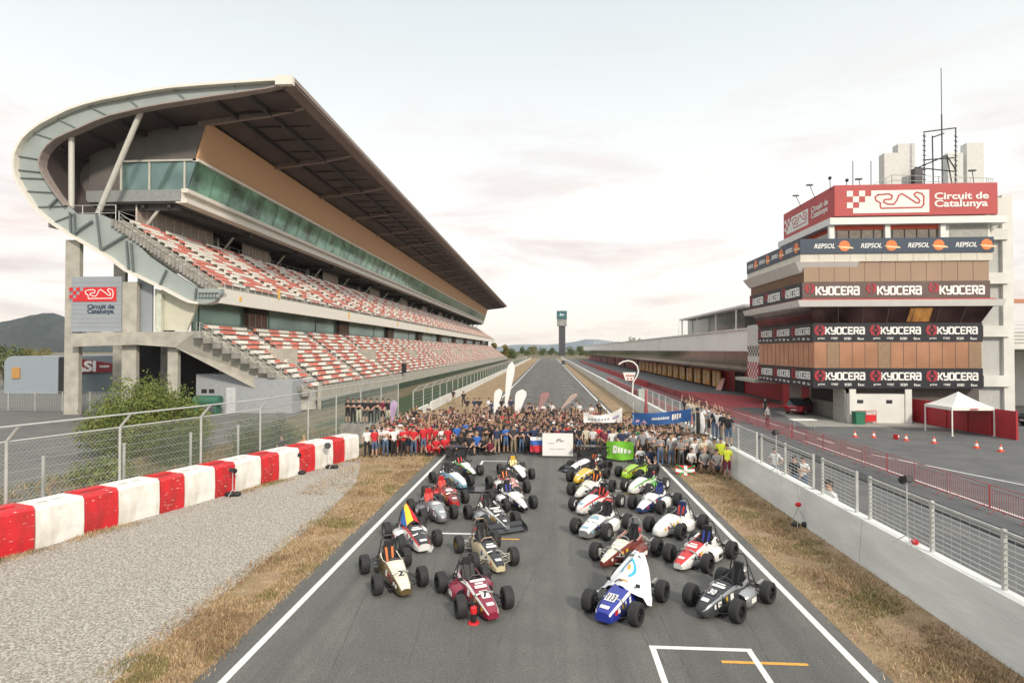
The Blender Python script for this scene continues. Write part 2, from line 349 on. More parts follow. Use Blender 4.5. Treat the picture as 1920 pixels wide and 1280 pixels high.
struct('tyre_marks', seam, mat('tyre_mark', (.095, .095, .092), .8, var=.3, scale=2))
sheet('pit_apron', [(22, 50), (33, 50), (33, 54.6), (26.9, 54.6), (26.9, 62), (24, 62)], .004, mat('pale_concrete_slab', (.30, .29, .26), .9, var=.1, scale=1))
sheet('red_run_off', [(19.5, 66), (28, 66), (28, 82), (18.5, 96), (18.2, 74)], .004, redpaint)
sheet('red_run_off', [(16.9, 52), (17.2, 52), (17.2, 200), (16.4, 200)], .004, redpaint)
st = MB(); st.box(15.6, 16.5, 6, 44, 0, .05); struct('kerb_strip', st, mat('drain_black', (.045, .048, .052), .8, var=.2))
pm_ = MB()
for x0, x1, y0, y1 in ((-3.9, -1.7, 8, 14.6), (.6, 2.2, 17.3, 19.5), (1.2, 5.0, 23, 24.2), (-5.8, -4.3, 20, 30), (-.5, 6.2, 42, 60), (-5.9, -.6, 64, 80)): pm_.poly([(x0, y0, .0055), (x1, y0, .0055), (x1+rng.uniform(-.2, .2), y1, .0055), (x0+rng.uniform(-.2, .2), y1, .0055)])
struct('asphalt_patches', pm_, ground_mat('patch_asphalt', [(.128, .127, .119), (.112, .111, .105)], [1, .8], grain=.3, gscale=28))
# ---- hills
def hills(name, pts, y0, y1, m, seed, rough_=.12):
    r_ = random.Random(seed); mb = MB(); rows = 9; cols = []
    xs = [p[0] for p in pts]; n = 90
    for i in range(n+1):
        x = xs[0]+(xs[-1]-xs[0])*i/n; k = 0
        while k < len(pts)-2 and pts[k+1][0] < x: k += 1
        t = (x-pts[k][0])/(pts[k+1][0]-pts[k][0]); h = pts[k][1]*(1-t)+pts[k+1][1]*t
        col = []
        for j in range(rows+1):
            s_ = j/rows; prof = math.sin(math.pi*s_)**.8
            col.append((x+r_.uniform(-1, 1)*(xs[-1]-xs[0])*.002, y0+(y1-y0)*s_, -5+(h+5)*prof*(1+r_.uniform(-rough_, rough_)*(.3 if abs(s_-.5) < .1 else 1))))
        cols.append(col)
    for a, b in zip(cols, cols[1:]):
        for j in range(rows): mb.poly([a[j], b[j], b[j+1], a[j+1]])
    return struct(name, mb, m, True)
hillm = ground_mat('wooded_hill', [(.026, .042, .050), (.014, .026, .031), (.04, .055, .055)], [1, .01, .03], grain=.3, gscale=.12, bump=1, bscale=.05)  # blue of the distance haze mixed into the wood colours
def hx(px, Y): return atY(px, 656, Y).x
def hz(py, Y): return CH+(656-py)*Y/F
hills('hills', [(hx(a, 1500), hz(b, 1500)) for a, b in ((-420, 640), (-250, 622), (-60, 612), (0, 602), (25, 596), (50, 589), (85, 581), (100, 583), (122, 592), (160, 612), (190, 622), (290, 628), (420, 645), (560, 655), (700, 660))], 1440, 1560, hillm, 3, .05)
farh = ground_mat('far_hill', [(.16, .20, .24), (.12, .16, .19)], [1, .005], grain=.1, gscale=.05, bump=0)  # pale blue fade of distance haze put into the hill colour
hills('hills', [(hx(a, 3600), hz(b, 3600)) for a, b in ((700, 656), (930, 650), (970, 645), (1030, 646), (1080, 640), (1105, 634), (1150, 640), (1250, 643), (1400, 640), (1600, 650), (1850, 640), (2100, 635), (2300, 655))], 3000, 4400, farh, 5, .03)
# ---- loose stones and dry grass
def pip(x, y, poly):
    c = False; j = len(poly)-1
    for i in range(len(poly)):
        if (poly[i][1] > y) != (poly[j][1] > y) and x < (poly[j][0]-poly[i][0])*(y-poly[i][1])/(poly[j][1]-poly[i][1])+poly[i][0]: c = not c
        j = i
    return c
GR = [(-17.2, 9), (-8.6, 9), (-8.6, 12), (-8.8, 22), (-9.6, 27.5), (-11.6, 33.4), (-16.9, 17)]
sb = MB(); n = 0
while n < 26000:
    y = 10+24*rng.random()**1.6; x = rng.uniform(-17.2, -8.6)
    if not pip(x, y, GR): continue
    n += 1; r_ = rng.uniform(.010, .030); a = rng.uniform(0, 3)
    p = [(x+r_*math.cos(a+t), y+r_*math.sin(a+t), 0) for t in (0, 2.1, 4.2)]
    sb.add(p+[(x, y, r_*rng.uniform(.7, 1.3))], [(0, 1, 3), (1, 2, 3), (2, 0, 3)], rng.randrange(3))
tag(sb.build('gravel_stones', [mat('pale_stone', (.44, .42, .375), .9), mat('grey_stone', (.30, .285, .26), .9), mat('brown_stone', (.24, .21, .18), .9)]),
    'loose pale gravel stones of the run-off beside the red and white barrier', 'gravel', kind='stuff')
gb = MB(); gm = [mat('straw_blade', (.42, .29, .175), .8, var=.2), mat('brown_blade', (.27, .17, .10), .8, var=.2), mat('olive_blade', (.20, .19, .06), .8, var=.2), mat('pale_blade', (.54, .41, .25), .8, var=.2)]
from mathutils import noise as mno
def blades(n, xf, y0, y1, pw, hmax=.10, keep=None):
    for _ in range(n):
        y = y0+(y1-y0)*rng.random()**pw; x = xf(y)
        q = mno.noise(Vector((x*.8, y*.8, 0))); q2 = mno.noise(Vector((x*.5+9, y*.5, 3)))
        if q < -.28 and rng.random() < .75: continue
        if keep and not keep(x, y): continue
        h = hmax*rng.uniform(.3, 1)*(1+q); a = rng.uniform(0, 6.28); wd = rng.uniform(.004, .010)*(1+y/25)
        c, s_ = math.cos(a)*wd, math.sin(a)*wd; lx, ly = rng.uniform(-.7, .7)*h, rng.uniform(-.7, .7)*h
        m = 2 if q2 > .27 else (1 if q2 < -.2 else (0 if rng.random() < .6 else 3))
        if rng.random() < .5: m = rng.randrange(4)
        gb.add([(x-c, y-s_, 0), (x+c, y+s_, 0), (x+lx, y+ly, h)], [(0, 1, 2)], m)
blades(60000, lambda y: rng.triangular(6.6, 9.55, 8.4), 9, 60, 2.0)
blades(50000, lambda y: -rng.triangular(6.75, 9.2+(.7 if y > 24 else 0)*(y-24)*.1, 7.6), 10, 34, 1.7)
blades(5000, lambda y: rng.uniform(-11.5, -6.9), 25, 36, 1.2)
blades(6000, lambda y: -17.0+(y-16.7)*.323+abs(rng.gauss(0, .28)), 14, 34, 1.0, .14, lambda x, y: mno.noise(Vector((x*.5, y*.45, 7))) > -.05)
tag(gb.build('dry_grass', gm), 'dry brown and straw coloured grass on the verges along the track', 'grass', kind='stuff')
sg = MB(); gb2 = gb; gb = sg
blades(15000, lambda y: rng.uniform(-25, -17.6) if y < 33 else rng.uniform(-22, -14.5), 17, 46, 1.1, .45)
tag(gb.build('weeds', [mat('weed_green', (.07, .105, .025), .8, var=.4, scale=2), gm[1], mat('weed_light', (.15, .18, .05), .8, var=.3), gm[0]]), 'rough green weeds and scrub behind the chain-link fence', 'weeds', kind='stuff')
# ================================================================= GRANDSTAND (one thing with parts)
Y0, Y1, YG = 54.0, 343.0, 58.7
def XZ(pts, Y=Y0): return [(q.x, q.z) for q in (atY(a, b, Y) for a, b in pts)]
BAY = 14.9; BAYS = [58.8+BAY*i for i in range(20) if 58.8+BAY*i < Y1]
gs = thing('grandstand', 'huge covered grandstand with red and white seats and a curved steel roof', 'grandstand', (-34, Y0, 0))
def P_(name, mb, m, smooth=False, parent=None): return mb.build(name, m, parent or gs, smooth, True)
OUT = [(548,150),(500,152),(437,156),(380,160),(321,165),(275,172),(233,180),(195,187),(160,196),(128,207),(102,220),(77,233),(58,247),(44,261),(35,276),(29,291),(28,305),(28,317),(31,332),(37,345),(44,357),(54,372),(64,387),(79,402),(96,416),(113,428),(131,439),(152,452),(175,465),(203,481),(237,507),(266,521),(297,536),(320,548),(341,559),(357,566),(371,568),(388,568),(401,565),(409,558),(414,548)]
INN = [(530,164),(500,158),(437,175),(395,181),(350,188),(305,195),(262,203),(233,210),(204,217),(175,228),(146,241),(124,250),(102,261),(88,273),(79,285),(74,298),(73,311),(78,322),(85,334),(93,347),(102,360),(112,373),(122,385),(129,393),(136,400),(158,400),(181,400),(204,410),(240,440),(258,461),(276,480),(296,494),(315,507),(335,520),(356,533),(366,538),(374,542),(388,544),(402,544),(410,544),(413,544)]
INN[0] = (538, 157); INN[1] = (500, 166)
O, I = XZ(OUT), XZ(INN); n = len(O)
mb = MB()
for k in range(n-1):          # ring face (recessed web of the big steel rim)
    a, b, c, d = O[k], O[k+1], I[k+1], I[k]
    mb.add([(a[0], Y0+.35, a[1]), (b[0], Y0+.35, b[1]), (c[0], Y0+.35, c[1]), (d[0], Y0+.35, d[1]),
            (a[0], Y0+.75, a[1]), (b[0], Y0+.75, b[1]), (c[0], Y0+.75, c[1]), (d[0], Y0+.75, d[1])],
           [(0, 1, 2, 3), (7, 6, 5, 4), (3, 2, 6, 7)])
P_('end_rim', mb, steel_g)
mb = MB()
def offs(poly, d):
    r_ = []
    for k in range(len(poly)):
        a = Vector(poly[max(0, k-1)]); b = Vector(poly[min(len(poly)-1, k+1)]); t = (b-a).normalized(); q = Vector((-t.y, t.x))
        r_.append(tuple(Vector(poly[k])+q*d))
    return r_
OO = offs(O, -.12); OI = offs(O, .12)          # outer flange, proud of the web
for k in range(n-1): mb.add([(q[0], y, q[1]) for y in (Y0-.25, Y0+.9) for q in (OO[k], OO[k+1], OI[k+1], OI[k])], [(3, 2, 1, 0), (4, 5, 6, 7), (0, 1, 5, 4), (2, 3, 7, 6)])
P_('outer_flange', mb, cream, True)
mb = MB(); Ii = offs(I, .04); Io = offs(I, -.1)
for k in range(22): mb.add([(q[0], y, q[1]) for y in (Y0-.05, Y0+.9) for q in (Io[k], Io[k+1], Ii[k+1], Ii[k])], [(3, 2, 1, 0), (4, 5, 6, 7), (0, 1, 5, 4), (2, 3, 7, 6)])
P_('inner_flange', mb, mat('flange_brown', (.30, .25, .23), .5), True)
mb = MB()                      # stiffeners of the rim
for k in (2, 4, 6, 8, 10, 12, 15, 17, 18, 20, 22, 24):
    mb = MB(); mb.bar((O[k][0], Y0+.28, O[k][1]), (I[k][0], Y0+.28, I[k][1]), .14, .1, 0); P_('rim_stiffener', mb, steel_j if k > 14 else mat('mid_green_steel', (.20, .25, .24), .5))
for a, b in (((131,398),(133,440)),((139,400),(141,444)),((181,402),(189,470)),((134,440),(173,414)),((190,468),(236,440)),((237,452),(241,505)),((246,456),(250,512)),((312,506),(299,535)),((368,540),(366,560)),((92,388),(110,369))):
    p, q = atY(*a, Y0+.1), atY(*b, Y0+.1); mb = MB(); mb.bar(p, q, .16, .18, 0); P_('rim_stiffener', mb, steel_j)
# roof skin
mb = MB(); RO = offs(O[:30], -.3)
mb.loft([[(q[0], Y0+.9, q[1]) for q in RO], [(q[0], Y1, q[1]) for q in RO]], closed=False, caps=False)
P_('roof', mb, mat('roof_sheet', (.45, .45, .42), .6, var=.08, scale=.3), True)
tip, fac = O[0], atY(530, 164, Y0)
mb = MB(); SI = [(fac.x, fac.z)]+I[1:24]
SI[1] = XZ([(500, 168)])[0]
mb.loft([[(q[0], Y0+.76, q[1]) for q in SI], [(q[0], Y1, q[1]) for q in SI]], closed=False, caps=False)
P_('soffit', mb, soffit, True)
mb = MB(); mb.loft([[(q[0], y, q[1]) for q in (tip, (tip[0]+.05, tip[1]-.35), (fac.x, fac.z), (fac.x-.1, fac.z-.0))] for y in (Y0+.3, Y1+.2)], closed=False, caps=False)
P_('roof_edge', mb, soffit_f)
mb = MB(); mb.bar((tip[0]+.03, Y0-.25, tip[1]+.1), (tip[0]+.03, Y1+.3, tip[1]+.1), .2, .45); P_('roof_edge_gutter', mb, mat('gutter_brown', (.27, .22, .19), .6))
mb = MB(); mb.box(tip[0]-1.6, tip[0]+.14, Y0-.3, Y0+.2, tip[1]-.55, tip[1]+.32); P_('roof_tip_cap', mb, cream)
def on(poly, x):
    for a, b in zip(poly, poly[1:]):
        if min(a[0], b[0]) <= x <= max(a[0], b[0]) and a[0] != b[0]: return a[1]+(b[1]-a[1])*(x-a[0])/(b[0]-a[0])
    return poly[0][1]
for yb in BAYS:                # roof ribs
    mb = MB(); xs = [fac.x-.1-i*.96 for i in range(13)]
    mb.loft([[(x, yb-.22, on(SI, x)+.02), (x, yb+.22, on(SI, x)+.02), (x, yb+.22, on(SI, x)-.12-.42*min(1, i/4)), (x, yb-.22, on(SI, x)-.12-.42*min(1, i/4))] for i, x in enumerate(xs)])
    P_('roof_rib', mb, mat('rib_brown', (.22, .175, .16), .6))
mb = MB()
for i, x in enumerate((fac.x-3.6, fac.x-7.2)): mb.box(x-.14, x+.14, Y0+1, Y1, on(SI, x)-.5, on(SI, x)-.01)
for x in (fac.x-14, fac.x-17.5, fac.x-21, fac.x-24): mb.box(x-.14, x+.14, Y0+1, YG+60, on(SI, x)-.5, on(SI, x)-.01)
P_('roof_purlin', mb, mat('purlin_black', (.035, .03, .032), .6))
for i in range(1, 75):
    y = Y0+BAY*.27*i; mb = MB()
    if y < Y1: mb.box(fac.x-8, fac.x-.6, y-.03, y+.03, on(SI, fac.x-5)-.3, on(SI, fac.x-5)-.1); P_('soffit_joint', mb, MATS['purlin_black'])
# hospitality level: tan wall, glass, double fascia, end walls
T0, G0, G1, F1 = atY(392, 241, YG), atY(370, 301, YG), atY(353, 355, YG), atY(350, 373, YG)
mb = MB(); mb.prism([(T0.x, T0.z+.6), (T0.x-.3, T0.z+.6), (G0.x-.3, G0.z), (G0.x, G0.z)], YG, Y1-1, 0)
tan_m = mat('tan_cladding', (.54, .325, .18), .7, var=.07, scale=30, bump=.5, bscale=3, stretch=(1, .3, 12))
P_('tan_cladding', mb, tan_m)
mb = MB(); mb.box(G0.x-.4, G0.x+.25, YG-.2, Y1-1, G0.z-.16, G0.z+.12); P_('window_head', mb, cream)
mb = MB(); mb.prism([(G0.x-.02, G0.z-.16), (G0.x-.12, G0.z-.16), (G1.x-.1, G1.z), (G1.x, G1.z)], YG, Y1-1)
P_('hospitality_window', mb, glass_g)
y = YG+3.7; mat('green_frame', (.17, .28, .23), .5)
while y < Y1-2: mb = MB(); mb.bar((G0.x+.01, y, G0.z-.16), (G1.x+.01, y, G1.z), .05); P_('mullion', mb, MATS['green_frame']); y += 3.725
mb = MB(); mb.box(G1.x-.6, G1.x+.15, YG-.3, Y1-1, G1.z-.42, G1.z); mb.box(F1.x-.9, F1.x-.3, YG-.25, Y1-1, F1.z-.02, G1.z-.42); mb.box(F1.x-1, F1.x+.25, YG-.35, Y1-1, F1.z-.5, F1.z-.02)
P_('balcony_fascia', mb, cream)
XB = -50.0                     # rear of the hospitality box
mb = MB(); mb.box(XB, G1.x-.1, YG-.28, Y1-1, F1.z-.45, F1.z-.1); P_('balcony_soffit', mb, mat('balcony_soffit_grey', (.12, .12, .12), .7))
mb = MB(); x = G1.x-2
mb.box(XB, G1.x-.6, YG-.45, YG-.28, F1.z-.3, G1.z-.1); P_('end_balcony_fascia', mb, mat('grey_fascia', (.26, .28, .28), .6))
gl = atY(228, 330, YG).x
mb = MB(); mb.hexa([(gl, YG, G1.z), (G1.x-.02, YG, G1.z), (G1.x-.02, YG+.1, G1.z), (gl, YG+.1, G1.z), (gl, YG, G0.z-.1), (G0.x-.04, YG, G0.z-.1), (G0.x-.04, YG+.1, G0.z-.1), (gl, YG+.1, G0.z-.1)])
P_('end_window', mb, mat('pale_green_glass', (.17, .26, .25), .1, .5, var=.35, scale=.25))
mb = MB()
for px in (228, 281, 347): q = atY(px, 330, YG); mb.box(q.x-.1, q.x+.1, YG-.12, YG-.02, G1.z-.02, G0.z-.08)
mb.box(gl-.2, G0.x, YG-.2, YG-.02, G0.z-.08, G0.z+.12); P_('end_window_frame', mb, steel_l)
mb = MB(); mb.prism([(G0.x-.35, G0.z+.13), (T0.x-.35, T0.z+.5), (XB, T0.z-.5), (XB, G1.z-.1), (gl-.2, G1.z-.1), (gl-.2, G0.z+.13)], YG-.02, YG+.2)
P_('end_wall', mb, mat('end_wall_grey', (.13, .122, .118), .75, var=.12, scale=.4))
mb = MB(); mb.box(XB-3.5, XB, YG+.3, YG+.6, 20, T0.z-.5); mb.box(XB-.3, XB, YG+.6, Y1, 18, 30); P_('rear_wall', mb, MATS['end_wall_grey'])
mb = MB(); mb.box(gl-.2, G1.x-.3, YG+2.5, YG+2.7, G1.z-.1, G0.z+.1); P_('hospitality_interior', mb, mat('interior_grey', (.16, .2, .19), .7, var=.5, scale=.7))
# struts
def strut(a, b, Ya, Yb, r, name='strut', m=steel_l):
    mb = MB(); mb.tube(atY(*a, Ya), atY(*b, Yb), r, 12); return P_(name, mb, m, True)
strut((134, 245), (134, 402), Y0+1.0, Y0+1.0, .27); strut((266, 206), (184, 400), Y0+1.0, Y0+1.6, .27)
# upper tier
UT, UB = atY(204, 410, Y0), atY(408, 546, Y0); NR = 15
ur = [(UT.x+(UB.x-UT.x)*i/NR, UT.z+(UB.z-UT.z)*i/NR) for i in range(NR+1)]
def stepped(rows):              # top line of the steps, from the back down to the front
    pts = []
    for (xa, za), (xb, zb) in zip(rows, rows[1:]): pts += [(xa, za), (xb, za)]
    return pts+[(rows[-1][0], rows[-1][1])]
def slab_shift(rows, d): return [(rows[-1][0], rows[-1][1]-d), (rows[0][0], rows[0][1]-d)]
mb = MB(); mb.prism(stepped(ur)+slab_shift(ur, 1.1), Y0+.8, Y1); P_('upper_terrace', mb, concrete)
mb = MB()                       # little step blocks showing along the rim
for i, (x, z) in enumerate(ur[:-1]):
    for k in (0, .5): mb.box(x+.1+k*(ur[1][0]-ur[0][0]), x+.42+k*(ur[1][0]-ur[0][0]), Y0+.1, Y0+.8, z-.75-k*(z-ur[i+1][1]), z-.02-k*(z-ur[i+1][1]))
P_('step_edge', mb, concrete_d)
mb = MB(); mb.box(-51, UT.x+.1, Y0+.76, Y1, UT.z-.6, UT.z-.01); P_('upper_landing', mb, concrete)
mb = MB(); mb.box(UB.x-.1, UB.x+.25, Y0+.2, Y1, UB.z-1.15, UB.z+.35); P_('upper_parapet', mb, cream)
nose = XZ([(371,541),(414,541),(413,550),(408,560),(398,566),(385,569),(371,569)], Y0-.3)
mb = MB(); mb.prism(nose, Y0-.3, Y0+.34); P_('rim_nose', mb, steel_g)
mb = MB()
for px in range(374, 410, 6): mb.bar(atY(px, 549, Y0-.35), atY(px, 558, Y0-.35), .08)
mb.bar(atY(372, 549, Y0-.35), atY(410, 549, Y0-.35), .1); mb.bar(atY(372, 558, Y0-.35), atY(410, 558, Y0-.35), .1); P_('rim_nose_bracket', mb, steel_j)
# back wall of the upper concourse
xw = UT.x-.95
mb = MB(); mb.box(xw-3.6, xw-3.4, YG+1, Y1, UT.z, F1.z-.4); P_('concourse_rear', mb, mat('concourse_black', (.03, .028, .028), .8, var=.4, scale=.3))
pan = mat('taupe_panel', (.44, .36, .31), .6, var=.1, scale=.4); panf = mat('panel_frame', (.68, .63, .57), .6)
for i, yb in enumerate([YG-1]+BAYS):
    a, b = (YG+.2, YG+14.2) if i == 0 else (yb+BAY*.45, yb+BAY*.98)
    if i and i % 2: continue
    if i and a > 300: continue
    mb = MB(); mb.box(xw, xw+.12, a, b, UT.z, F1.z-.5, 0)
    k = 9
    for j in range(k+1): mb.box(xw+.12, xw+.2, a+(b-a)*j/k-.05, a+(b-a)*j/k+.05, UT.z, F1.z-.5, 1)
    P_('concourse_panel', mb, [pan, panf])
for yb in BAYS:
    mb = MB(); mb.tube((xw+.5, yb+.6, UT.z), (F1.x-3.2, yb+.6, F1.z-.4), .16, 8); P_('balcony_strut', mb, steel_l); mb = MB(); mb.box(xw-1.4, xw-.9, yb+2, yb+2.5, UT.z, F1.z-.4); P_('concourse_column', mb, steel_l)
mb = MB()
for yb in BAYS: mb.box(XB, F1.x-1.2, yb+.3, yb+.9, F1.z-1.05, F1.z-.46)
for x in (F1.x-2, F1.x-5, F1.x-8): mb.box(x-.15, x+.15, YG, Y1-2, F1.z-.85, F1.z-.46)
P_('balcony_beam', mb, mat('beam_dark', (.06, .06, .062), .6))
def rail(pts, h=1.0, n=2, dy=1.5, r=.03, name='railing', m=galv):
    mb = MB()
    for a, b in zip(pts, pts[1:]):
        a, b = Vector(a), Vector(b); L = (b-a).length; k = max(1, int(L/dy))
        for j in range(k+1):
            p = a.lerp(b, j/k); mb.tube(p, p+Vector((0, 0, h)), r, 4)
        for q in range(n): z = Vector((0, 0, h*(q+1)/n)); mb.tube(a+z, b+z, r, 4)
    return P_(name, mb, m)
rail([(-51, Y0+.9, UT.z), (UT.x, Y0+.9, UT.z)], 1.6, 2, 1.5, .045)
rail([(xw+1.2, Y0+1, UT.z), (xw+1.2, 330, UT.z)], 1.0, 2, 2.5)
rail([(UB.x+.1, Y0+1, UB.z+.3), (UB.x+.1, Y1-2, UB.z+.3)], .75, 3, 1.5, .028)
rail([(ur[0][0], Y0+1.4, ur[0][1]), (ur[-1][0], Y0+1.4, ur[-1][1])], .9, 2, 1.6)
# lower tier (its end edge runs slightly askew)
LT, LB = atY(372, 622, Y0), atY(586, 739, 60.); NL = 13
lr = [(LT.x+(LB.x-LT.x)*i/NL, LT.z+(LB.z-LT.z)*i/NL) for i in range(NL+1)]
EY = lambda x: Y0+6*(x-LT.x)/(LB.x-LT.x)
mb = MB(); mb.prism(stepped(lr)+slab_shift(lr, .75), lambda x: EY(x)+.3, lambda x: Y1, 0); P_('lower_terrace', mb, concrete)
K = [atY(*p, Y0-.2) for p in ((135,625),(345,621),(362,622),(425,707),(330,651),(258,646),(135,650))]
mb = MB(); top = stepped(lr)
rk = [(q.x, q.z) for q in (K[0], K[1])]+[(x, z+.06) for x, z in top]+[(lr[-1][0]+.25, lr[-1][1]-1.6), (lr[-1][0]-1.2, lr[-1][1]-1.6)]+[(q.x, q.z) for q in (K[4], K[5], K[6])]
mb.prism(rk, lambda x: (EY(x) if x > LT.x else Y0)-.35, lambda x: (EY(x) if x > LT.x else Y0)+.3); P_('end_raker', mb, concrete)
mb = MB()
for i, (x, z) in enumerate(lr[:-1]): mb.box(x+.05, x+.78, EY(x)-.9, EY(x)-.36, z-.62, z-.04)
P_('step_edge', mb, concrete_d)
for yb in BAYS:
    mb = MB(); q = [(lr[0][0]-.1, lr[0][1]-.7), (lr[-1][0], lr[-1][1]-.7), (lr[-1][0], -.02), (lr[-1][0]-.5, -.02), (lr[-1][0]-1.5, lr[-1][1]-1.5), (lr[0][0]-.1, lr[0][1]-2)]
    mb.prism(q, yb+1.4, yb+1.9); P_('raker', mb, concrete_d)
FX = lr[-1][0]+.1
mb = MB(); mb.box(FX+.03, FX+.45, 61, Y1, .0, lr[-1][1]+.75); P_('front_wall', mb, concrete)
mb = MB(); mb.box(FX+.46, FX+.52, 61, Y1, .0, .95); P_('front_wall_skirt', mb, mat('dark_green_mesh', (.035, .06, .035), .9, var=.3, scale=.6))
rail([(FX+.2, 61.2, lr[-1][1]+.75), (FX+.2, Y1-1, lr[-1][1]+.75)], .5, 2, 1.6, .03)
rail([(lr[i][0], EY(lr[i][0])+.2, lr[i][1]) for i in (0, NL)], .95, 3, 1.2)
# recess between the tiers: green glass wall, brown doors, soffit
gx = LT.x-1.9
mb = MB(); mb.box(gx-.15, gx, Y0+2, Y1-1, LT.z, UB.z+.1); P_('concourse_window', mb, mat('dull_green_glass', (.20, .32, .27), .2, .35, var=.4, scale=.16))
mb = MB(); mb.box(gx-10, LT.x+.1, Y0+.32, Y1, LT.z-.7, LT.z-.01); P_('lower_landing', mb, concrete)
y = Y0+3
while y < 330: mb = MB(); mb.box(gx+.01, gx+.07, y-.04, y+.04, LT.z, UB.z); P_('mullion', mb, MATS['green_frame']); y += 14.9
y = 66.
while y < Y1-8:
    mb = MB(); mb.box(gx, gx+.5, y, y+4.4, LT.z, LT.z+2.6, 0); mb.box(gx, gx+.6, y-.1, y+4.5, LT.z+2.6, UB.z-.2, 1)
    for j in range(4): mb.box(gx+.5, gx+.56, y+j*1.45, y+j*1.45+.08, LT.z, LT.z+2.6, 2)
    P_('concourse_door', mb, [mat('door_brown', (.24, .13, .10), .6, var=.15), black, steel_l]); y += 29.8
mb = MB(); q = [atY(*p, Y0+.9) for p in ((290, 541), (371, 569), (350, 619), (290, 619))]
mb.prism([(a.x, a.z) for a in q], Y0+.9, Y0+1.2); P_('end_screen_wall', mb, mat('cream_render', (.55, .54, .44), .8, var=.1, scale=.7))
mb = MB(); a = atY(303, 540, Y0+.6); mb.box(a.x-.35, a.x+.1, Y0+.4, Y0+.8, LT.z, a.z-.6); P_('end_mullion', mb, mat('pale_green_post', (.55, .58, .5), .6))
rail([(gx+.9, Y0+1.2, LT.z), (gx+.9, 120, LT.z)], 1.0, 2, 1.5, .025)
mb = MB(); a = atY(258, 520, Y0+1).x; b = atY(286, 520, Y0+1).x
mb.box(a, b, Y0+1, Y0+1.2, LT.z, 14); P_('grey_end_panel', mb, mat('blue_grey_panel', (.30, .33, .36), .6, var=.06, scale=.5))
# columns
def column(x0, x1, ytop, Y, yd=.45):
    a, b = atY(x0, 700, Y).x, atY(x1, 700, Y).x; t = CH+(656-ytop)*Y/F
    mb = MB(); mb.prism([(a, -.05), (b, -.05), (b, t), (a, t)], Y, Y+yd)
    P_('column', mb, concrete)
column(120, 147, 438, Y0+.5); column(228, 255, 522, Y0+.35); column(314, 333, 650, Y0+.32); column(211, 233, 470, 66); column(296, 312, 650, 68)
for yb in BAYS[:8]:
    mb = MB(); mb.box(-44.6, -43.6, yb+4, yb+5, -.05, 18); mb.box(-37.6, -36.8, yb+4, yb+5, -.05, 7.4); P_('column', mb, concrete_d)
mb = MB(); mb.box(-38.6, -38.2, 66, Y1, -.05, 7.5); P_('understand_wall', mb, mat('understand_wall_dark', (.016, .015, .018), .9, var=.3, scale=.4))  # added black sheets standing in for the deep shade under the stand
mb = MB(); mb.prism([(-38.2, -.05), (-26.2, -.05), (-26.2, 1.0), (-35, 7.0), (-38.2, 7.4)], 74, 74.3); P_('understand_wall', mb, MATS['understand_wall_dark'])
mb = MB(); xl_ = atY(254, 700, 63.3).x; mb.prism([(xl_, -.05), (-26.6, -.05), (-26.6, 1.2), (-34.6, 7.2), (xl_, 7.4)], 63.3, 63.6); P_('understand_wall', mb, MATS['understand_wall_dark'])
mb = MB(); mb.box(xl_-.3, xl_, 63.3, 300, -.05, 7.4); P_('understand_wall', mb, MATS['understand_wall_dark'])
# ---- signboard with the circuit emblem
sgn = [atY(*p, Y0+.25) for p in ((133, 622), (228, 518))]
sb_ = thing('signboard', 'grey signboard with red circuit emblem hung between the concrete columns', 'sign', (sgn[0].x, Y0+.25, sgn[0].z))
mb = MB(); mb.box(sgn[0].x, sgn[1].x, Y0+.25, Y0+.45, sgn[0].z, sgn[1].z); mb.build('board', MATS['blue_grey_panel'], sb_, False, True)
mb = MB(); [mb.box(sgn[0].x, sgn[1].x, Y0+.235, Y0+.25, sgn[0].z+.45*i-.01, sgn[0].z+.45*i+.01) for i in range(1, 12)]; mb.build('panel_joint', mat('panel_joint', (.22, .24, .27), .6), sb_, False, True)
pl = Plane((0, Y0+.24, 0), (1, 0, 0), (0, 0, 1)); kk = (atY(224, 0, Y0).x-atY(136, 0, Y0).x)/537
mb = MB(); circuit_logo(mb, pl, atY(136, 0, Y0+.2).x, atY(200, 565, Y0+.2).z, kk, .02, 0, 1); mb.build('emblem', [redbar, white], sb_, False, True)
mb = MB(); q = atY(163, 590, Y0+.2); write(mb, pl, 'Circuit de\nCatalunya', q.x, q.z, 2.85, 1.05, bold=.03); mb.build('lettering', mat('navy_lettering', (.03, .06, .11), .6), sb_, False, True)
# ---- seats
def seat_mb(mb, x, y, z, m):     # faces the track (+x); one tipped plastic seat
    mb.box(x-.02, x+.4, y-.235, y+.235, z+.36, z+.42, m); mb.box(x-.08, x, y-.225, y+.225, z+.38, z+.72, m)
def pattern(y, i, up):
    ph = (y+i*(.35 if up else -.5))/(5.2 if not up else 7.45)+(.3 if i % 3 == 1 else 0)
    v = ph % 1; j = mno.noise(Vector((y*.12, i*.8, 5 if up else 1)))
    return 0 if v+j*(.5 if up else .2) < (.42 if up else .47) else 1
near = []; far_ = MB()
def gap(y, i, up):
    u = (y-62.5) % BAY if not up else (y-60) % 7.45
    return u < 1.6 if not up else u < 1.1
for up, rows_, ys in ((False, lr, EY), (True, ur, lambda x: Y0+1.0)):
    for i, (x, z) in enumerate(rows_[:-1]):
        if i == 0 and up: continue
        y = ys(x)+.8
        while y < Y1-1.5:
            if not gap(y, i, up) and not (not up and 5 <= i <= 7 and (y-60) % 29.8 < 4 and y > 66):
                m = pattern(y, i, up)
                if not up and len(near) < 100 and y < 64.5 and i >= 3: near.append((x+.3, y, z, m))
                else: seat_mb(far_, x+.3, y, z, m)
            y += .5
tag(P_('seats', far_, [redseat, whiteseat]), kind='stuff')
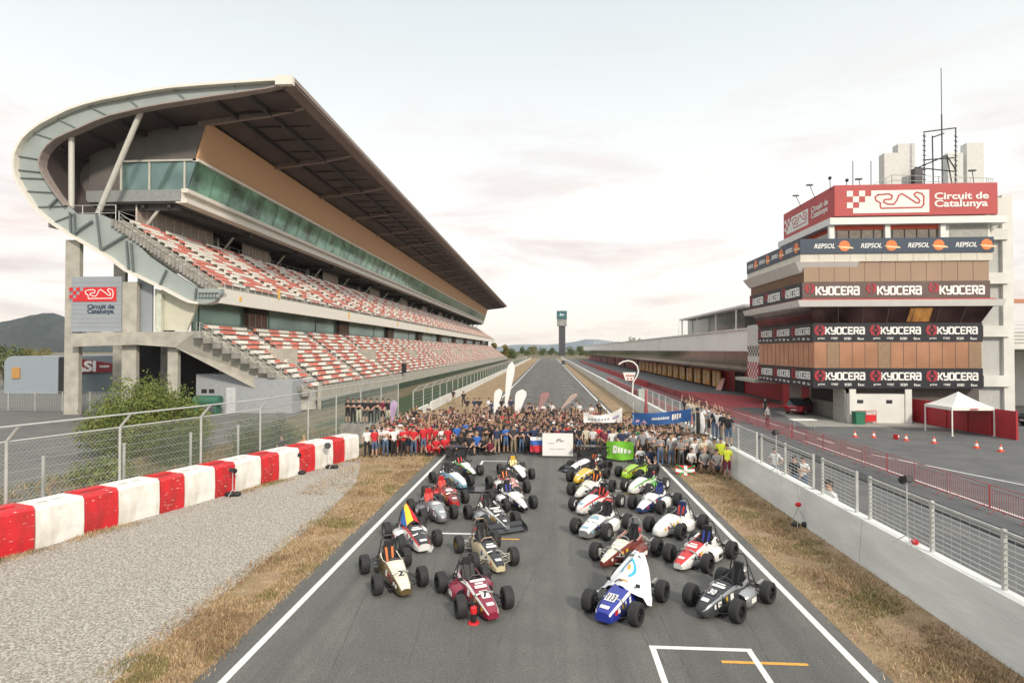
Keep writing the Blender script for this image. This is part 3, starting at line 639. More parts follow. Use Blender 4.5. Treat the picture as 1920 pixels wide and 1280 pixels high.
for x, y, z, m in near: mb = MB(); seat_mb(mb, x, y, z, 0); P_('seat', mb, (redseat, whiteseat)[m])
y = 66.
while y < 330:                  # stair exits cut into the lower tier
    x, z = lr[5]; mb = MB(); mb.box(x, lr[8][0], y-5.6, y-5.4, lr[8][1], z+.9); mb.box(x, lr[8][0], y-2.2, y-2.0, lr[8][1], z+.9); mb.box(x-.1, x+.1, y-5.6, y-2, z, z+.9); P_('stair_exit', mb, concrete); y += 29.8
for yb in [62.5-BAY+BAY*i for i in range(1, 19)]:
    mb = MB()
    pass
    for yy in (yb, yb+1.6):
        mb = MB()
        for (x, z), (x2, z2) in zip(lr[::2], lr[2::2]): mb.tube((x, yy, z), (x, yy, z+.9), .025, 4); mb.tube((x, yy, z+.9), (x2, yy, z2+.9), .025, 4)
        P_('stair_railing', mb, galv)
ym = mat('yellow_marker', (.75, .45, .08), .6)
for a, b, c, d in ((66, 66.5, .3, 1.5), (57.5, 57.9, -.7, -.2), (90, 90.6, -.7, .3), (120, 120.6, -.7, .3), (150, 150.6, -.7, .3)): mb = MB(); mb.box(UB.x+.26, UB.x+.3, a, b, UB.z+c, UB.z+d); P_('yellow_marker', mb, ym)
# shed under the stand
sh = thing('shed', 'low grey shed with two dark windows and a pale door under the grandstand', 'shed', (-30, 57, 0))
a, b = -36.6, -26.3
mb = MB(); mb.prism([(a, -.05), (b, -.05), (b, 3.3), (a+3, 4.0), (a, 4.0)], 57, 63); mb.build('wall', mat('shed_grey', (.33, .35, .37), .7, var=.08), sh, False, True)
for x in (383, 397): q = atY(x, 732, 57); mb = MB(); mb.box(q.x-.28, q.x+.28, 56.95, 57.05, q.z-.25, q.z+.15); mb.build('window', black, sh, False, True)
q = atY(433, 760, 57); mb = MB(); mb.box(q.x-.5, q.x+.5, 56.94, 57.02, -.04, 2.6); mb.build('door', mat('pale_door', (.55, .57, .58), .6), sh, False, True)
mb = MB(); q = atY(390, 745, 55); mb.tube((q.x-1.3, 55, 1.4), (q.x+1.3, 55, 1.4), .55, 14); [mb.box(q.x+s_*1-.1, q.x+s_*1+.1, 54.6, 55.4, -.04, .95) for s_ in (-1, 1)]
tag(mb.build('storage_tank', mat('tank_green', (.04, .14, .09), .5), None, True), 'dark green cylindrical tank in front of the grey shed', 'tank')
# ================================================================= CONTROL TOWER
TY, TYB = 53.0, 66.5
ct = thing('control_tower', 'white and bronze glass race control tower with sponsor bands beside the pit lane', 'control tower', (31, TY, 0))
def T_(name, mb, m, smooth=False): return mb.build(name, m, ct, smooth, True)
def zt(py, Y=TY, px=1700): return atY(px, py, Y).z
def level(name, x0, x1, z0, z1, m, y0=TY, y1=TYB):
    mb = MB(); mb.box(x0, x1, y0, y1, z0, z1); return T_(name, mb, m)
zb = lambda py: zt(py)
# core and floors (x of the near left corner, right end)
XR = 39.3
level('core', 27.6, 39.0, 0, 20.0, mat('tower_inside', (.10, .085, .08), .7), TY+1.2, TYB-1)
bandk = mat('black_banner', (.012, .013, .02), .45, var=.3); bandn = mat('navy_banner', (.03, .05, .085), .45, var=.1); bandb = mat('brown_banner', (.11, .075, .065), .5, var=.2, scale=.3)
zs = {k: zb(k) for k in (350, 407, 420, 428, 447, 475, 490, 527, 560, 575, 605, 641, 690, 728, 745)}
level('banner_band', 23.9, 38.5, zs[728], zs[690], bandk); level('panel_band', 24.0, 38.4, zs[690]+.003, zs[641]-.003, glass_c); level('banner_band', 23.9, 38.5, zs[641], zs[605], bandk)
mb = MB()      # outward leaning glass storey
a, b, z0, z1 = (24.0, 38.4), (23.4, 39.1), zs[605]+.003, zs[575]-.003
mb.hexa([(a[0], TY, z0), (a[1], TY, z0), (a[1], TYB, z0), (a[0], TYB, z0), (b[0], TY-.5, z1), (b[1], TY-.5, z1), (b[1], TYB, z1), (b[0], TYB, z1)]); T_('glass_storey', mb, glass_d)
def slab(name, x0, x1, z0, z1, over, m, lean=0):
    mb = MB(); mb.hexa([(x0-over+lean, TY-over+lean, z0), (x1+over*.6, TY-over+lean, z0), (x1+over*.6, TYB, z0), (x0-over+lean, TYB, z0), (x0-over, TY-over, z1), (x1+over*.6, TY-over, z1), (x1+over*.6, TYB, z1), (x0-over, TYB, z1)]); return T_(name, mb, m)
slab('floor_slab', 23.2, 39.2, zs[575]-.0, zs[560]-.15, 1.0, white, .25)
mb = MB(); mb.box(22.7, 39.3, TY-.55, TYB, zs[560]-.148, zs[560]-.02); T_('red_trim', mb, redm)
level('banner_band', 23.0, 39.2, zs[560], zs[527], bandb); mb = MB(); mb.box(22.998, 23.05, TY+.02, TYB-.02, zs[560]+.01, zs[527]-.01); T_('side_banner', mb, bandk); level('glass_storey', 23.15, 39.1, zs[527]+.003, zs[490]-.003, glass_b)
slab('tiled_band', 23.0, 39.1, zs[490], zs[475]-.004, .25, mat('cream_tile', (.60, .57, .49), .6, var=.08, scale=1)); slab('skirt', 22.6, 27.6, zs[490]-.9, zs[490]-.003, .35, white, .7)
level('banner_band', 22.7, 39.3, zs[475], zs[447], bandn, TY-.35)
level('penthouse', 26.2, 39.6, zs[447]+.003, zs[420], white, TY+.5, 64); level('roof_slab', 25.4, 40.6, zs[420]+.003, zs[407], white, TY-.2, 64.5)
mb = MB(); mb.box(26.0, 35.2, TY+.4, TY+.49, zs[428], zs[420]-.01); T_('red_blind', mb, mat('orange_red', (.62, .09, .045), .6)); mb = MB(); mb.box(26.1, 26.19, TY+.9, 63, zs[428], zs[420]-.01); T_('red_blind', mb, MATS['orange_red'])
for a, b in ((1568, 1660), (1672, 1764)):
    q, r_ = atY(a, 437, TY+.5).x, atY(b, 437, TY+.5).x; mb = MB(); mb.box(q, r_, TY+.42, TY+.5, zs[447]+.05, zs[428]-.02, 0)
    for i in range(5): x = q+(r_-q)*i/4; mb.box(x-.04, x+.04, TY+.37, TY+.419, zs[447]+.05, zs[428]-.02, 1)
    T_('penthouse_window', mb, [mat('tinted_window', (.20, .17, .14), .15, .5, var=.2), black])
mb = MB(); mb.box(26.12, 26.2, TY+1, 64, zs[447]+.05, zs[428], 0); T_('penthouse_window', mb, MATS['tinted_window'])
for px in (1561, 1666, 1770): x = atY(px, 430, TY).x; mb = MB(); mb.box(x-.22, x+.22, TY+.1, TY+.42, zs[447], zs[420]); T_('penthouse_column', mb, white)
a, b = atY(1779, 430, TY+.6).x, 39.4; mb = MB(); mb.box(a, b, TY+.44, TY+.5, zs[447]+.05, zs[420]-.1); T_('grey_wall_panel', mb, mat('mid_grey_render', (.38, .38, .35), .8))
# joints of the glass and panel bands
mb = MB(); jm = mat('joint_dark', (.10, .07, .06), .6)
for i in range(1, 13): x = 24+14.4*i/13; mb.box(x-.02, x+.02, TY-.012, TY, zs[690]+.02, zs[641]-.02)
for i in range(1, 12): x = 23.15+15.95*i/12; mb.box(x-.015, x+.015, TY-.012, TY, zs[527]+.02, zs[490]-.02)
for i in range(1, 12): y = TY+1.1*i; mb.box(23.99, 24.0, y-.02, y+.02, zs[690]+.02, zs[641]-.02)
for i in range(1, 7): x = 24+2.1*i; mb.bar((x, TY-.02, zs[605]), (x+(x-31)*.045, TY-.52, zs[575]), .05)
T_('joint_grooves', mb, jm)
mb = MB()
for i in range(1, 12): x = 23+16.3*i/12; mb.box(x-.02, x+.02, TY-.262, TY-.25, zs[490], zs[475]-.01)
T_('tile_joint', mb, mat('tile_joint', (.35, .33, .28), .7))
# darker panels in the copper band
for i in (1, 5, 12): x = 24+14.4*i/13; mb = MB(); mb.box(x+.05, x+1.05, TY-.008, TY-.001, zs[690]+.03, zs[641]-.03); T_('darker_panel', mb, mat('olive_glass', (.36, .25, .17), .25, .6))
mb = MB(); q = atY(1703, 590, TY-.3).x; mb.hexa([(q, TY-.04, zs[605]+.1), (q+1.9, TY-.04, zs[605]+.1), (q+1.9, TY-.01, zs[605]+.1), (q, TY-.01, zs[605]+.1), (q+.1, TY-.5, zs[575]-.12), (q+2.0, TY-.5, zs[575]-.12), (q+2.0, TY-.47, zs[575]-.12), (q+.1, TY-.47, zs[575]-.12)]); T_('amber_blind', mb, mat('amber_blind', (.50, .24, .07), .3, .3, var=.4, scale=1))
# rear white core on the right
mb = MB(); mb.box(38.75, 41.2, TY+1.5, TY+9, -.05, 20.2, 0); mb.box(41.2, 42.1, TY+1.2, TY+9, -.05, 20.6, 1); mb.box(40.6, 41.6, TY+1.0, TY+1.19, 18.3, 20.3, 1)
for z in (3.2, 7.7, 12.5, 16.5): mb.box(39.3, 41.6, TY+1.0, TY+1.49, z, z+1, 1)
T_('stair_core', mb, [mat('pale_grey_render', (.45, .46, .44), .8, var=.06), whitew])
for x0, x1, h, y0 in ((1658, 1690, 287, 56), (1684, 1716, 270, 58), (1777, 1806, 287, 60), (1813, 1845, 268, 60)):
    a, b = atY(x0, 300, y0).x, atY(x1, 300, y0).x; mb = MB(); mb.box(a, b, y0, y0+.9, 20, atY(x0, h, y0).z); T_('roof_chimney', mb, mat('chimney_grey', (.62, .63, .60), .8, var=.06))
mb = MB(); mb.box(27, 40, 54.5, 66, zs[407], zs[407]+.8); T_('roof_deck', mb, concrete)
# ground floor
mb = MB(); mb.box(27.3, 38.5, TY+2.2, TYB, 0, zs[728]-.01, 0); T_('ground_floor', mb, mat('grey_render', (.30, .29, .275), .8))
for y in (61.5, 66.4): mb = MB(); mb.box(27.26, 27.3, y, y+1.7, 0, 2.6); T_('red_door', mb, redm)
mb = MB(); mb.box(27.27, 27.3, 56.5, 61, 1.5, 2.7); T_('ground_window', mb, black)
w0, w1 = atY(1590, 760, TY).x, atY(1706, 760, TY).x
mb = MB(); mb.box(w0, w1, TY-.2, TY+2.2, -.05, 2.55); mb.box(w0, w0+.55, TY-.3, TY-.2, -.05, 3.0); mb.box(w1-.55, w1, TY-.3, TY-.2, -.05, 3.0); T_('white_base_wall', mb, whitew)
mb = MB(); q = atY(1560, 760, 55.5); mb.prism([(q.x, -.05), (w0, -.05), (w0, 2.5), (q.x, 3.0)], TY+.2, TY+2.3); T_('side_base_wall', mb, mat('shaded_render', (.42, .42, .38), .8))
for x in (w0+.7, w0+3.2): mb = MB(); mb.box(x, x+.5, TY-.24, TY-.2, 1.75, 2.05); T_('wall_vent', mb, darkm)
# red billboard
bx0, bx1, bz0, bz1 = 25.75, 39.7, zs[407]+.1, zs[350]+.15
bb = thing('billboard', 'red rooftop billboard with white circuit emblem and lettering on the tower', 'billboard', (30, TY-.3, bz0))
mb = MB(); mb.box(bx0, bx1, TY-.3, TY, bz0, bz1); mb.box(bx0, bx0+.3, TY, 63.8, bz0, bz1); mb.build('panel', redbill, bb, False, True)
pl = Plane((bx0, TY-.3, bz0), (1, 0, 0), (0, 0, 1)); W_, H_ = bx1-bx0, bz1-bz0; k = W_/1057
mb = MB(); circuit_logo(mb, pl, 80*k, 17*k, k, .002, 0, 1); mb.build('emblem', [white, redbill], bb, False, True)
mb = MB(); write(mb, pl, 'Circuit de\nCatalunya', 650*k, 38*k, 350*k, 112*k, bold=.028); mb.build('lettering', white, bb, False, True)
pl2 = Plane((bx0, 63.8, bz0), (0, -1, 0), (0, 0, 1)); k2 = 10.8/1057
mb = MB(); circuit_logo(mb, pl2, 30*k2, 40*k2, k2*1.02, .002, 0, 1); mb.build('emblem', [white, redbill], bb, False, True)
mb = MB(); write(mb, pl2, 'Circuit de\nCatalunya', 640*k2, 60*k2, 330*k2, 130*k2, bold=.02); mb.build('lettering', white, bb, False, True)
# sponsor bands
red_l = mat('logo_red', (.34, .025, .04), .5); orange_l = mat('logo_orange', (.75, .20, .05), .5); wl = mat('lettering_white', (.78, .78, .76), .5)
def kyo(pl, u, v, wd, h, sub=True, fade=False):
    mb = MB(); cx, cy, s_ = u+.1*wd, v+h*.62, h*.30      # round emblem
    for sx in (-1, 1):
        pl.poly(mb, [(cx+sx*s_*.12, cy+s_), (cx+sx*s_*.75, cy+s_*.7), (cx+sx*s_, cy), (cx+sx*s_*.75, cy-s_*.7), (cx+sx*s_*.12, cy-s_), (cx+sx*s_*.3, cy-s_*.3), (cx+sx*s_*.62, cy), (cx+sx*s_*.3, cy+s_*.3)][::(1 if sx < 0 else -1)], .004, .03)
    pl.box(mb, cx-s_*.28, cx+s_*.28, cy-s_*.14, cy+s_*.14, .004, .029)
    T_('red_emblem', mb, red_l)
    mb = MB(); stroke_word(mb, pl, 'KYOCERa', u+.2*wd, v+h*.40 if sub else v+h*.22, .76*wd, h*.40 if sub else h*.52, .003, .03)
    if sub:
        for i, t in enumerate(('print', 'copy', 'scan', 'fax')): write(mb, pl, t, u+wd*(.06+.25*i), v+h*.12, wd*.13, h*.13, .003, .02, bold=.01)
    T_('lettering', mb, wl)
for z0, z1, x0, x1, sub, kx in ((zs[728], zs[690], 23.9, 38.5, True, 1), (zs[641], zs[605], 23.9, 38.5, True, 1), (zs[560], zs[527], 23.0, 39.2, False, 0)):
    pl = Plane((x0, TY, z0), (1, 0, 0), (0, 0, 1)); wd = (x1-x0)/3.02
    for i in range(3): kyo(pl, .15+wd*i, 0, wd*.95, z1-z0, sub)
    pl = Plane((x0, TYB, z0), (0, -1, 0), (0, 0, 1)); wd = (TYB-TY)/3.05
    for i in range(3): kyo(pl, .2+wd*i, 0, wd*.92, z1-z0, sub)
def rep(pl, u, v, wd, h):
    mb = MB(); write(mb, pl, 'REPSOL', u, v+h*.34, wd*.55, h*.32, .003, .03, bold=.02, shear=.25); T_('logo_lettering', mb, wl)
    mb = MB(); c = (u+wd*.8, v+h*.5)
    pl.poly(mb, [(c[0]+h*.36*math.cos(t), c[1]+h*.36*math.sin(t)) for t in [2*math.pi*i/14 for i in range(14)]], .003, .02, 0)
    pl.poly(mb, [(c[0]-h*.5, c[1]-.02), (c[0]+h*.5, c[1]-.1), (c[0]+h*.6, c[1]-h*.2), (c[0]-h*.2, c[1]-h*.14)], .021, .03, 1); T_('orange_emblem', mb, [orange_l, mat('logo_yellow', (.8, .6, .35), .5)])
pl = Plane((22.7, TY-.35, zs[475]), (1, 0, 0), (0, 0, 1))
for i in range(4): rep(pl, 1.2+4.05*i, 0, 3.3, zs[447]-zs[475])
pl = Plane((22.7, TYB, zs[475]), (0, -1, 0), (0, 0, 1))
for i in range(4): rep(pl, .5+3.4*i, 0, 2.9, zs[447]-zs[475])
# antennas on the roof
def pt(px, py, Y=57): return atY(px, py, Y)
zr = zs[350]+.15
am = thing('antenna_mast', 'tall thin whip mast rising from a lattice frame on the tower roof', 'antenna', pt(1768, 345))
mb = MB(); q = pt(1767, 345); t = pt(1766, 128); mb.tube((q.x, 57, 19.5), (q.x, 57, t.z*.6+9), .07, 6); mb.tube((q.x, 57, t.z*.6+9), (q.x, 57, t.z), .04, 6); mb.build('mast', darkm, am, False, True)
mb = MB()
for a, b in (((1733, 250), (1733, 350)), ((1748, 255), (1750, 350)), ((1792, 240), (1792, 350)), ((1731, 248), (1793, 240)), ((1748, 258), (1770, 250)), ((1715, 317), (1775, 292)), ((1775, 292), (1792, 318)), ((1775, 292), (1785, 345)), ((1715, 314), (1792, 322)), ((1735, 300), (1792, 296))): mb.tube(pt(*a), pt(*b), .06, 5)
for y in range(255, 340, 9): mb.tube(pt(1730, y), pt(1736, y+1), .05, 4); mb.tube(pt(1789, y), pt(1795, y+2), .05, 4)
mb.build('lattice_frame', darkm, am, False, True)
mb = MB(); q = pt(1722, 328); mb.box(q.x-.45, q.x+.3, 56.8, 57.4, q.z-1, q.z+.6); mb.build('equipment_box', darkm, am, False, True)
for i, (a, b, t) in enumerate((((1599, 350), (1599, 302), 'thin bare whip antenna'), ((1633, 348), (1633, 302), 'second thin whip antenna further right'), ((1557, 350), (1556, 334), 'short post with a round head at the billboard corner'), ((1586, 350), (1588, 338), 'short post with dark head just right of the billboard corner'))):
    mb = MB(); p, q = atY(*a, TY+.2), atY(*b, TY+.2); p.z = bz1-.3; mb.tube(p, q, .035, 5)
    if i > 1: mb.ell(q, (.16, .16, .16), 8, 5)
    tag(mb.build('antenna', darkm), t+' on the tower roof', 'antenna', 'small antennas along the billboard')
for i, (px, py, lab) in enumerate(((1492, 367, 'far end'), (1518, 347, 'middle'), (1610, 336, 'front left part'), (1823, 320, 'right part'))):
    Y = (64, 59, 53.2, 53.2)[i]; q = atY(px, py, Y) if i > 1 else atX(px, py, bx0-.6); mb = MB(); base = Vector((q.x+(.6 if i < 2 else .3), q.y+.2, bz1-.2)); mb.tube(base, q, .03, 5); mb.box(q.x-.28, q.x+.28, q.y-.12, q.y+.12, q.z-.06, q.z+.06)
    tag(mb.build('billboard_floodlight', darkm), 'small dark floodlight on an arm over the %s of the billboard' % lab, 'floodlight', 'floodlights over the billboard')
mb = MB()
for a, b in zip(((1640, 345), (1672, 328), (1760, 331), (1850, 334)), ((1672, 328), (1760, 331), (1850, 334), (1862, 335))):
    p, q = pt(*a, 55), pt(*b, 55); mb.tube(p, q, .03, 4); mb.tube(p-Vector((0, 0, .5)), q-Vector((0, 0, .5)), .03, 4)
    for t in (0, .33, .66, 1): r_ = p.lerp(q, t); mb.tube(r_, (r_.x, r_.y, 20.5), .03, 4)
T_('roof_railing', mb, galv)
# ================================================================= PIT BUILDING
PX, PY0, PY1 = 26.2, 74.0, 420.0
pb = thing('pit_building', 'long white pit building with dark glass gallery above red garages', 'building', (PX, PY0, 0))
def B_(name, mb, m): return mb.build(name, m, pb, False, True)
mb = MB(); mb.box(29.6, 44, PY0, PY1, -.02, 3.49, 0); B_('garage_wall', mb, redm)
mb = MB(); mb.box(PX-.3, 46, PY0+.4, PY1, 6.35, 9.2); B_('upper_gallery', mb, mat('white_gallery', (.86, .85, .82), .7, var=.08, scale=.15))
mb = MB(); mb.box(PX+.4, 45, PY0+.4, PY1, 3.75, 6.34); B_('gallery_window', mb, glass_d)
mb = MB(); mb.box(PX+.3, 45, PY0+.4, PY1, 3.5, 3.74); B_('gallery_floor', mb, MATS['dark_soffit'])
mb = MB(); mb.box(PX-.5, 46, PY0+.4, PY1, 9.2, 9.38); B_('gallery_roof', mb, white)
for k in range(28):
    y = PY0+14+k*11; mb = MB(); mb.box(29.45, 29.59, y, y+4, .0, 3.1, 0); B_('garage_door', mb, [mat('garage_shutter', (.30, .09, .09), .6, var=.3, scale=.3) if k % 3 else mat('garage_open', (.03, .03, .03), .8)][0])
for k in range(14):
    y = 97+k*6.2; mb = MB(); mb.box(28.6, 28.8, y, y+4.4, .3, 2.9, 0); mb.box(28.58, 28.6, y+3.0, y+3.9, .3, 2.8, 1); mb.box(28.58, 28.6, y+.4, y+1.6, 1.0, 2.6, 1); B_('garage_partition', mb, [mat('amber_panel', (.66, .34, .07), .6, var=.2), mat('pale_panel', (.7, .6, .45), .6)])
mb = MB(); mb.box(PX+.8, 45, 80, 112, 9.38, 12.2, 0); mb.box(PX-.6, 46, 76, 113, 12.2, 12.5, 1); B_('roof_terrace', mb, [glass('grey_glass', (.12, .14, .14), .12, .6, .4, .4), white])
for y in (80.5, 90, 101, 112.4): mb = MB(); mb.tube((PX-.2, y, 9.38), (PX-.2, y, 12.2), .12, 6); B_('terrace_post', mb, white)
for y in range(116, 330, 16): mb = MB(); mb.tube((PX, y, 9.3), (PX, y, 12.3), .06, 4); B_('roof_flagpole', mb, white)
mb = MB(); mb.box(24.6, 29.5, 69.6, 76.6, 2.6, 3.0, 1); mb.box(25.4, 30.2, 69.5, 69.8, 3.0, 9.6, 0); mb.box(25.4, 25.6, 69.8, 74.3, 3.0, 9.6, 0); B_('end_tower', mb, [mat('shaded_white', (.62, .60, .56), .7), mat('pale_green_slab', (.42, .47, .40), .7)])
for (z, n_) in ((6.6, 3), (4.6, 5)):
    mb = MB()
    for i in range(10):
        for j in range(n_):
            if (i+j) % 2: mb.box(25.38, 25.4, 69.8+i*.45, 70.25+i*.45, z-j*.42, z+.42-j*.42)
            if (i+j) % 2 and i < 9: mb.box(25.6+i*.45, 26.05+i*.45, 69.48, 69.5, z-j*.42, z+.42-j*.42)
    B_('chequer_band', mb, redm if n_ == 5 else darkm)
# tents / low units at the pit exit side and red-white paddock hoardings
for i in range(6):
    y = 92+i*1.0
    if i in (1,):
        q = thing('pink_panel', 'tilted pale pink panel leaning at the red garages', 'panel', (27.6, y, 0)); mb = MB(); mb.add([(27.6, y, 0), (27.6, y+3, 0), (28.4, y+2.4, 1.9), (28.4, y+.6, 1.9)], [(0, 1, 2, 3)]); mb.add([(27.7, y, 0), (27.7, y+3, 0), (28.5, y+2.4, 1.9), (28.5, y+.6, 1.9)], [(3, 2, 1, 0)]); mb.build('sheet', mat('pale_pink', (.66, .36, .32), .7), q, False, True)
# building at the far right edge
rb = thing('white_annex', 'white annex with open balcony and terracotta edge at the right edge behind the tower', 'building', (50, 62, 0))
mb = MB(); mb.box(45, 62, 60, 60.4, 6.6, 8.4, 0); mb.box(45, 62, 60.4, 72, 6.5, 6.9, 0); mb.box(45.6, 62, 70, 78, -.05, 6.5, 0); mb.build('wall', whitew, rb, False, True)
mb = MB(); mb.box(45, 62, 59.8, 60.2, 11.2, 11.6); mb.box(45, 45.4, 59.9, 60.2, 8.4, 11.2); mb.build('balcony_frame', mat('terracotta', (.50, .22, .12), .7), rb, False, True)
mb = MB(); [mb.tube((45, 59.9, 6.9+.35*i), (62, 59.9, 6.9+.35*i), .03, 4) for i in range(1, 7)]; mb.build('balcony_railing', galv, rb, False, True)
mb = MB(); mb.box(48.3, 49.6, 69.9, 69.99, 1.8, 5.2); mb.build('amber_poster', mat('amber_poster', (.6, .36, .08), .6, var=.3, scale=1), rb, False, True)
mb = MB(); mb.box(46.7, 48.0, 69.9, 69.99, 1.6, 4.8); mb.build('violet_poster', mat('violet_poster', (.35, .28, .42), .6, var=.3, scale=1), rb, False, True)
mb = MB(); mb.prism([(47.5, 6.4), (52, 8.6), (62, 8.6), (62, 6.4)], 66, 70); mb.build('roof', mat('slate_grey', (.10, .10, .10), .8), rb, False, True)
# ================================================================= PROPS
def proj(p):
    d = Vector(p)-Vector((0, 0, CH)); z = d.dot(_fw); return 960+F*d.dot(_rt)/z, 640-F*d.dot(_up)/z
def along(a, b, px, z=0):      # point of the segment a-b (extended) that shows at image column px
    lo, hi = -.6, 1.6
    for _ in range(50):
        t = (lo+hi)/2; q = Vector((a[0]+(b[0]-a[0])*t, a[1]+(b[1]-a[1])*t, z))
        if proj(q)[0] < px: lo = t
        else: hi = t
    return q
BA, BB = (-17.02, 16.71), (-11.51, 33.71)
edges = [-75, 65, 157, 222, 300, 345, 402, 440, 490, 522, 560, 590, 625, 646, 672]
ordn = ['first', 'second', 'third', 'fourth', 'fifth', 'sixth', 'seventh', 'eighth', 'ninth', 'tenth', 'eleventh', 'twelfth', 'thirteenth', 'fourteenth']
for i, (p, q) in enumerate(zip(edges, edges[1:])):
    a, b = along(BA, BB, p), along(BA, BB, q); L = (b-a).length; red = i % 2 == 0
    t = thing('barrier_block', '', 'barrier', a, math.atan2(b.y-a.y, b.x-a.x), 'red and white run-off barrier blocks')
    t['label'] = '%s plastic barrier block, %s counted from the near left end of the row' % ('scuffed red' if red else 'white', ordn[i])
    mb = MB(); H_, D_ = 1.40+rng.uniform(-.02, .03), 1.25; e = .015
    prof = [(0, .0), (-.03, .5), (0, H_-.12), (.1, H_), (D_-.1, H_), (D_, H_-.1), (D_, 0)]; wob = rng.uniform(-.03, .03)
    mb.loft([[(x, y*1+wob, z) for y, z in prof] for x in (e, L*.33, L*.66, L-e)]); mb.build('block', redblk if red else whitebar, t, False)
    mb = MB()
    for k in (.3, .62):
        mb.box(L*k-.16, L*k+.16, .45+wob, .62+wob, H_-.01, H_+.012); mb.box(L*k-.14, L*k+.14, .9+wob, 1.0+wob, H_-.01, H_+.012)
    mb.build('lifting_slot', mat('slot_shadow', (.16, .05, .05), .8) if red else mat('slot_grey', (.35, .35, .33), .8), t)
    mb = MB(); mb.box(L*.1, L*.85, .52+wob, .85+wob, H_, H_+.05) ; mb.build('top_strap', redbar if red else whitebar, t)
# ---- chain-link fence, left
FP = [(-20.2, 10), (-18.2, 17.1), (-16.55, 22.5), (-14.9, 28.1), (-14.3, 39), (-13.2, 54)]
def poly_pts(P, step):
    r_ = []; carry = 0
    for a, b in zip(P, P[1:]):
        a, b = Vector(a), Vector(b); L = (b-a).length; s_ = carry
        while s_ < L: r_.append(a.lerp(b, s_/L)); s_ += step
        carry = s_-L
    return r_
fen = thing('chain_link_fence', 'tall galvanised chain-link fence with bent tops behind the red and white barrier', 'fence', (-14.5, 33, 0))
posts = []
for px in (12, 225, 377, 488, 578):
    for a, b in zip(FP, FP[1:]):
        q = along(a, b, px, 3.2); u = (q.xy-Vector(a)).dot(Vector(b)-Vector(a))/(Vector(b)-Vector(a)).length_squared
        if 0 <= u <= 1: posts.append(Vector((q.x, q.y, 0))); break
posts = [Vector((-19.6, 12, 0))]+posts
y = posts[-1].y+4
while y < 54: 
    t = (y-39)/(54-39); x = -14.3+1.1*t if t > 0 else -14.9+.6*(y-28.1)/10.9; posts.append(Vector((x, y, 0))); y += 4.2
def fence_run(fen, posts, H1, H2, ov, wires=11, diag=True, wr=.008):
    for p in posts:
        mb = MB(); mb.tube(p, p+Vector((0, 0, H1)), .05, 8); mb.tube(p+Vector((0, 0, H1)), p+Vector((ov, 0, H2)), .045, 6); mb.build('post', galv, fen, True, True)
    mb = MB(); mr = MB()
    for a, b in zip(posts, posts[1:]):
        mr.tube(a+Vector((0, 0, H1)), b+Vector((0, 0, H1)), .03, 5); mr.tube(a+Vector((ov, 0, H2)), b+Vector((ov, 0, H2)), .035, 5)
        for i in range(wires): z = Vector((0, 0, .2+(H1-.3)*i/(wires-1))); mb.tube(a+z, b+z, wr, 3)
        if diag:
            L = (b-a).length; d = (b-a)/L; s_ = -H1; n_ = .16
            while s_ < L:
                for sg_ in (1, -1):
                    u0, u1 = max(0, s_), min(L, s_+H1); z0, z1 = (u0-s_), (u1-s_)
                    if sg_ < 0: z0, z1 = H1-z0, H1-z1
                    if u1 > u0: mb.tube(a+d*u0+Vector((0, 0, z0)), a+d*u1+Vector((0, 0, z1)), .0042, 3)
                s_ += n_
    mr.build('rail', galv, fen, False, True); mb.build('wire_mesh', wire, fen, False, True)
fence_run(fen, posts, 3.45, 4.0, .45)
lf = thing('debris_fence', 'long debris fence with inward curved posts behind the low white track wall', 'fence', (-13, 54, 0))
fence_run(lf, [Vector((-13.1-.004*k, 54.5+4.6*k, 0)) for k in range(66)], 2.5, 2.95, .55, 7, False, .01)
bf = thing('rear_fence', 'low wire fence with grey posts beside the yard at the far left', 'fence', (-55, 55, 0))
pp = [Vector((-68+3.3*i, 58.5-.25*i, 0)) for i in range(9)]
for p in pp: mb = MB(); mb.tube(p, p+Vector((0, 0, 2.1)), .06, 6); mb.build('post', galv, bf, False, True)
mb = MB()
for a, b in zip(pp, pp[1:]):
    for i in range(9): z = Vector((0, 0, .1+i*.25)); mb.tube(a+z, b+z, .012, 3)
    for k in range(16): q = a.lerp(b, k/16); mb.tube(q, q+Vector((0, 0, 2.1)), .01, 3)
mb.build('wire_mesh', wire, bf, False, True)
# inner row of short posts behind the fence
for i, px in enumerate((80, 232, 357, 446)):
    p = along((-20.6, 18), (-16.4, 33), px); mb = MB(); mb.tube(p, p+Vector((0, 0, 2.3)), .06, 8); mb.tube(p+Vector((0, 0, 2.3)), p+Vector((0, 0, 2.36)), .07, 8)
    tag(mb.build('fence_post', galv, None, True), 'short lone grey post behind the chain-link fence, %s from the left' % ordn[i], 'post', 'short posts behind the chain-link fence')
# ---- track walls
mb = MB(); mb.prism([(-12.25, 0), (-12.25, .95), (-12.5, .95), (-12.6, 0)], lambda x: 54, lambda x: 58.0); mb.prism([(-12.45, 0), (-12.45, .95), (-12.7, .95), (-12.8, 0)], 60.5, 420)
tag(mb.build('track_wall', whitew), 'long low white concrete wall along the left grass verge', 'wall')
mb = MB(); y = -12
while y < 420:
    L = 6 if y < 90 else 30; mb.prism([(9.42, 0), (9.52, 1.36), (9.88, 1.36), (9.92, 0)], y+.012, y+L-.012); y += L
tag(mb.build('pit_wall', wallc), 'long light grey concrete pit wall on the right of the track', 'wall')
pf = thing('pit_wall_fence', 'galvanised wire panel fence standing on the grey pit wall', 'fence', (9.75, 12, 1.36))
py_ = [7.6, 10.4, 12.9, 15.2, 18.0, 18.75, 21.0, 21.7, 24.2, 26.8, 27.4, 30, 32.6, 35.2, 37.8, 40.4, 43, 45.6, 48.2, 51, 54, 57, 60]
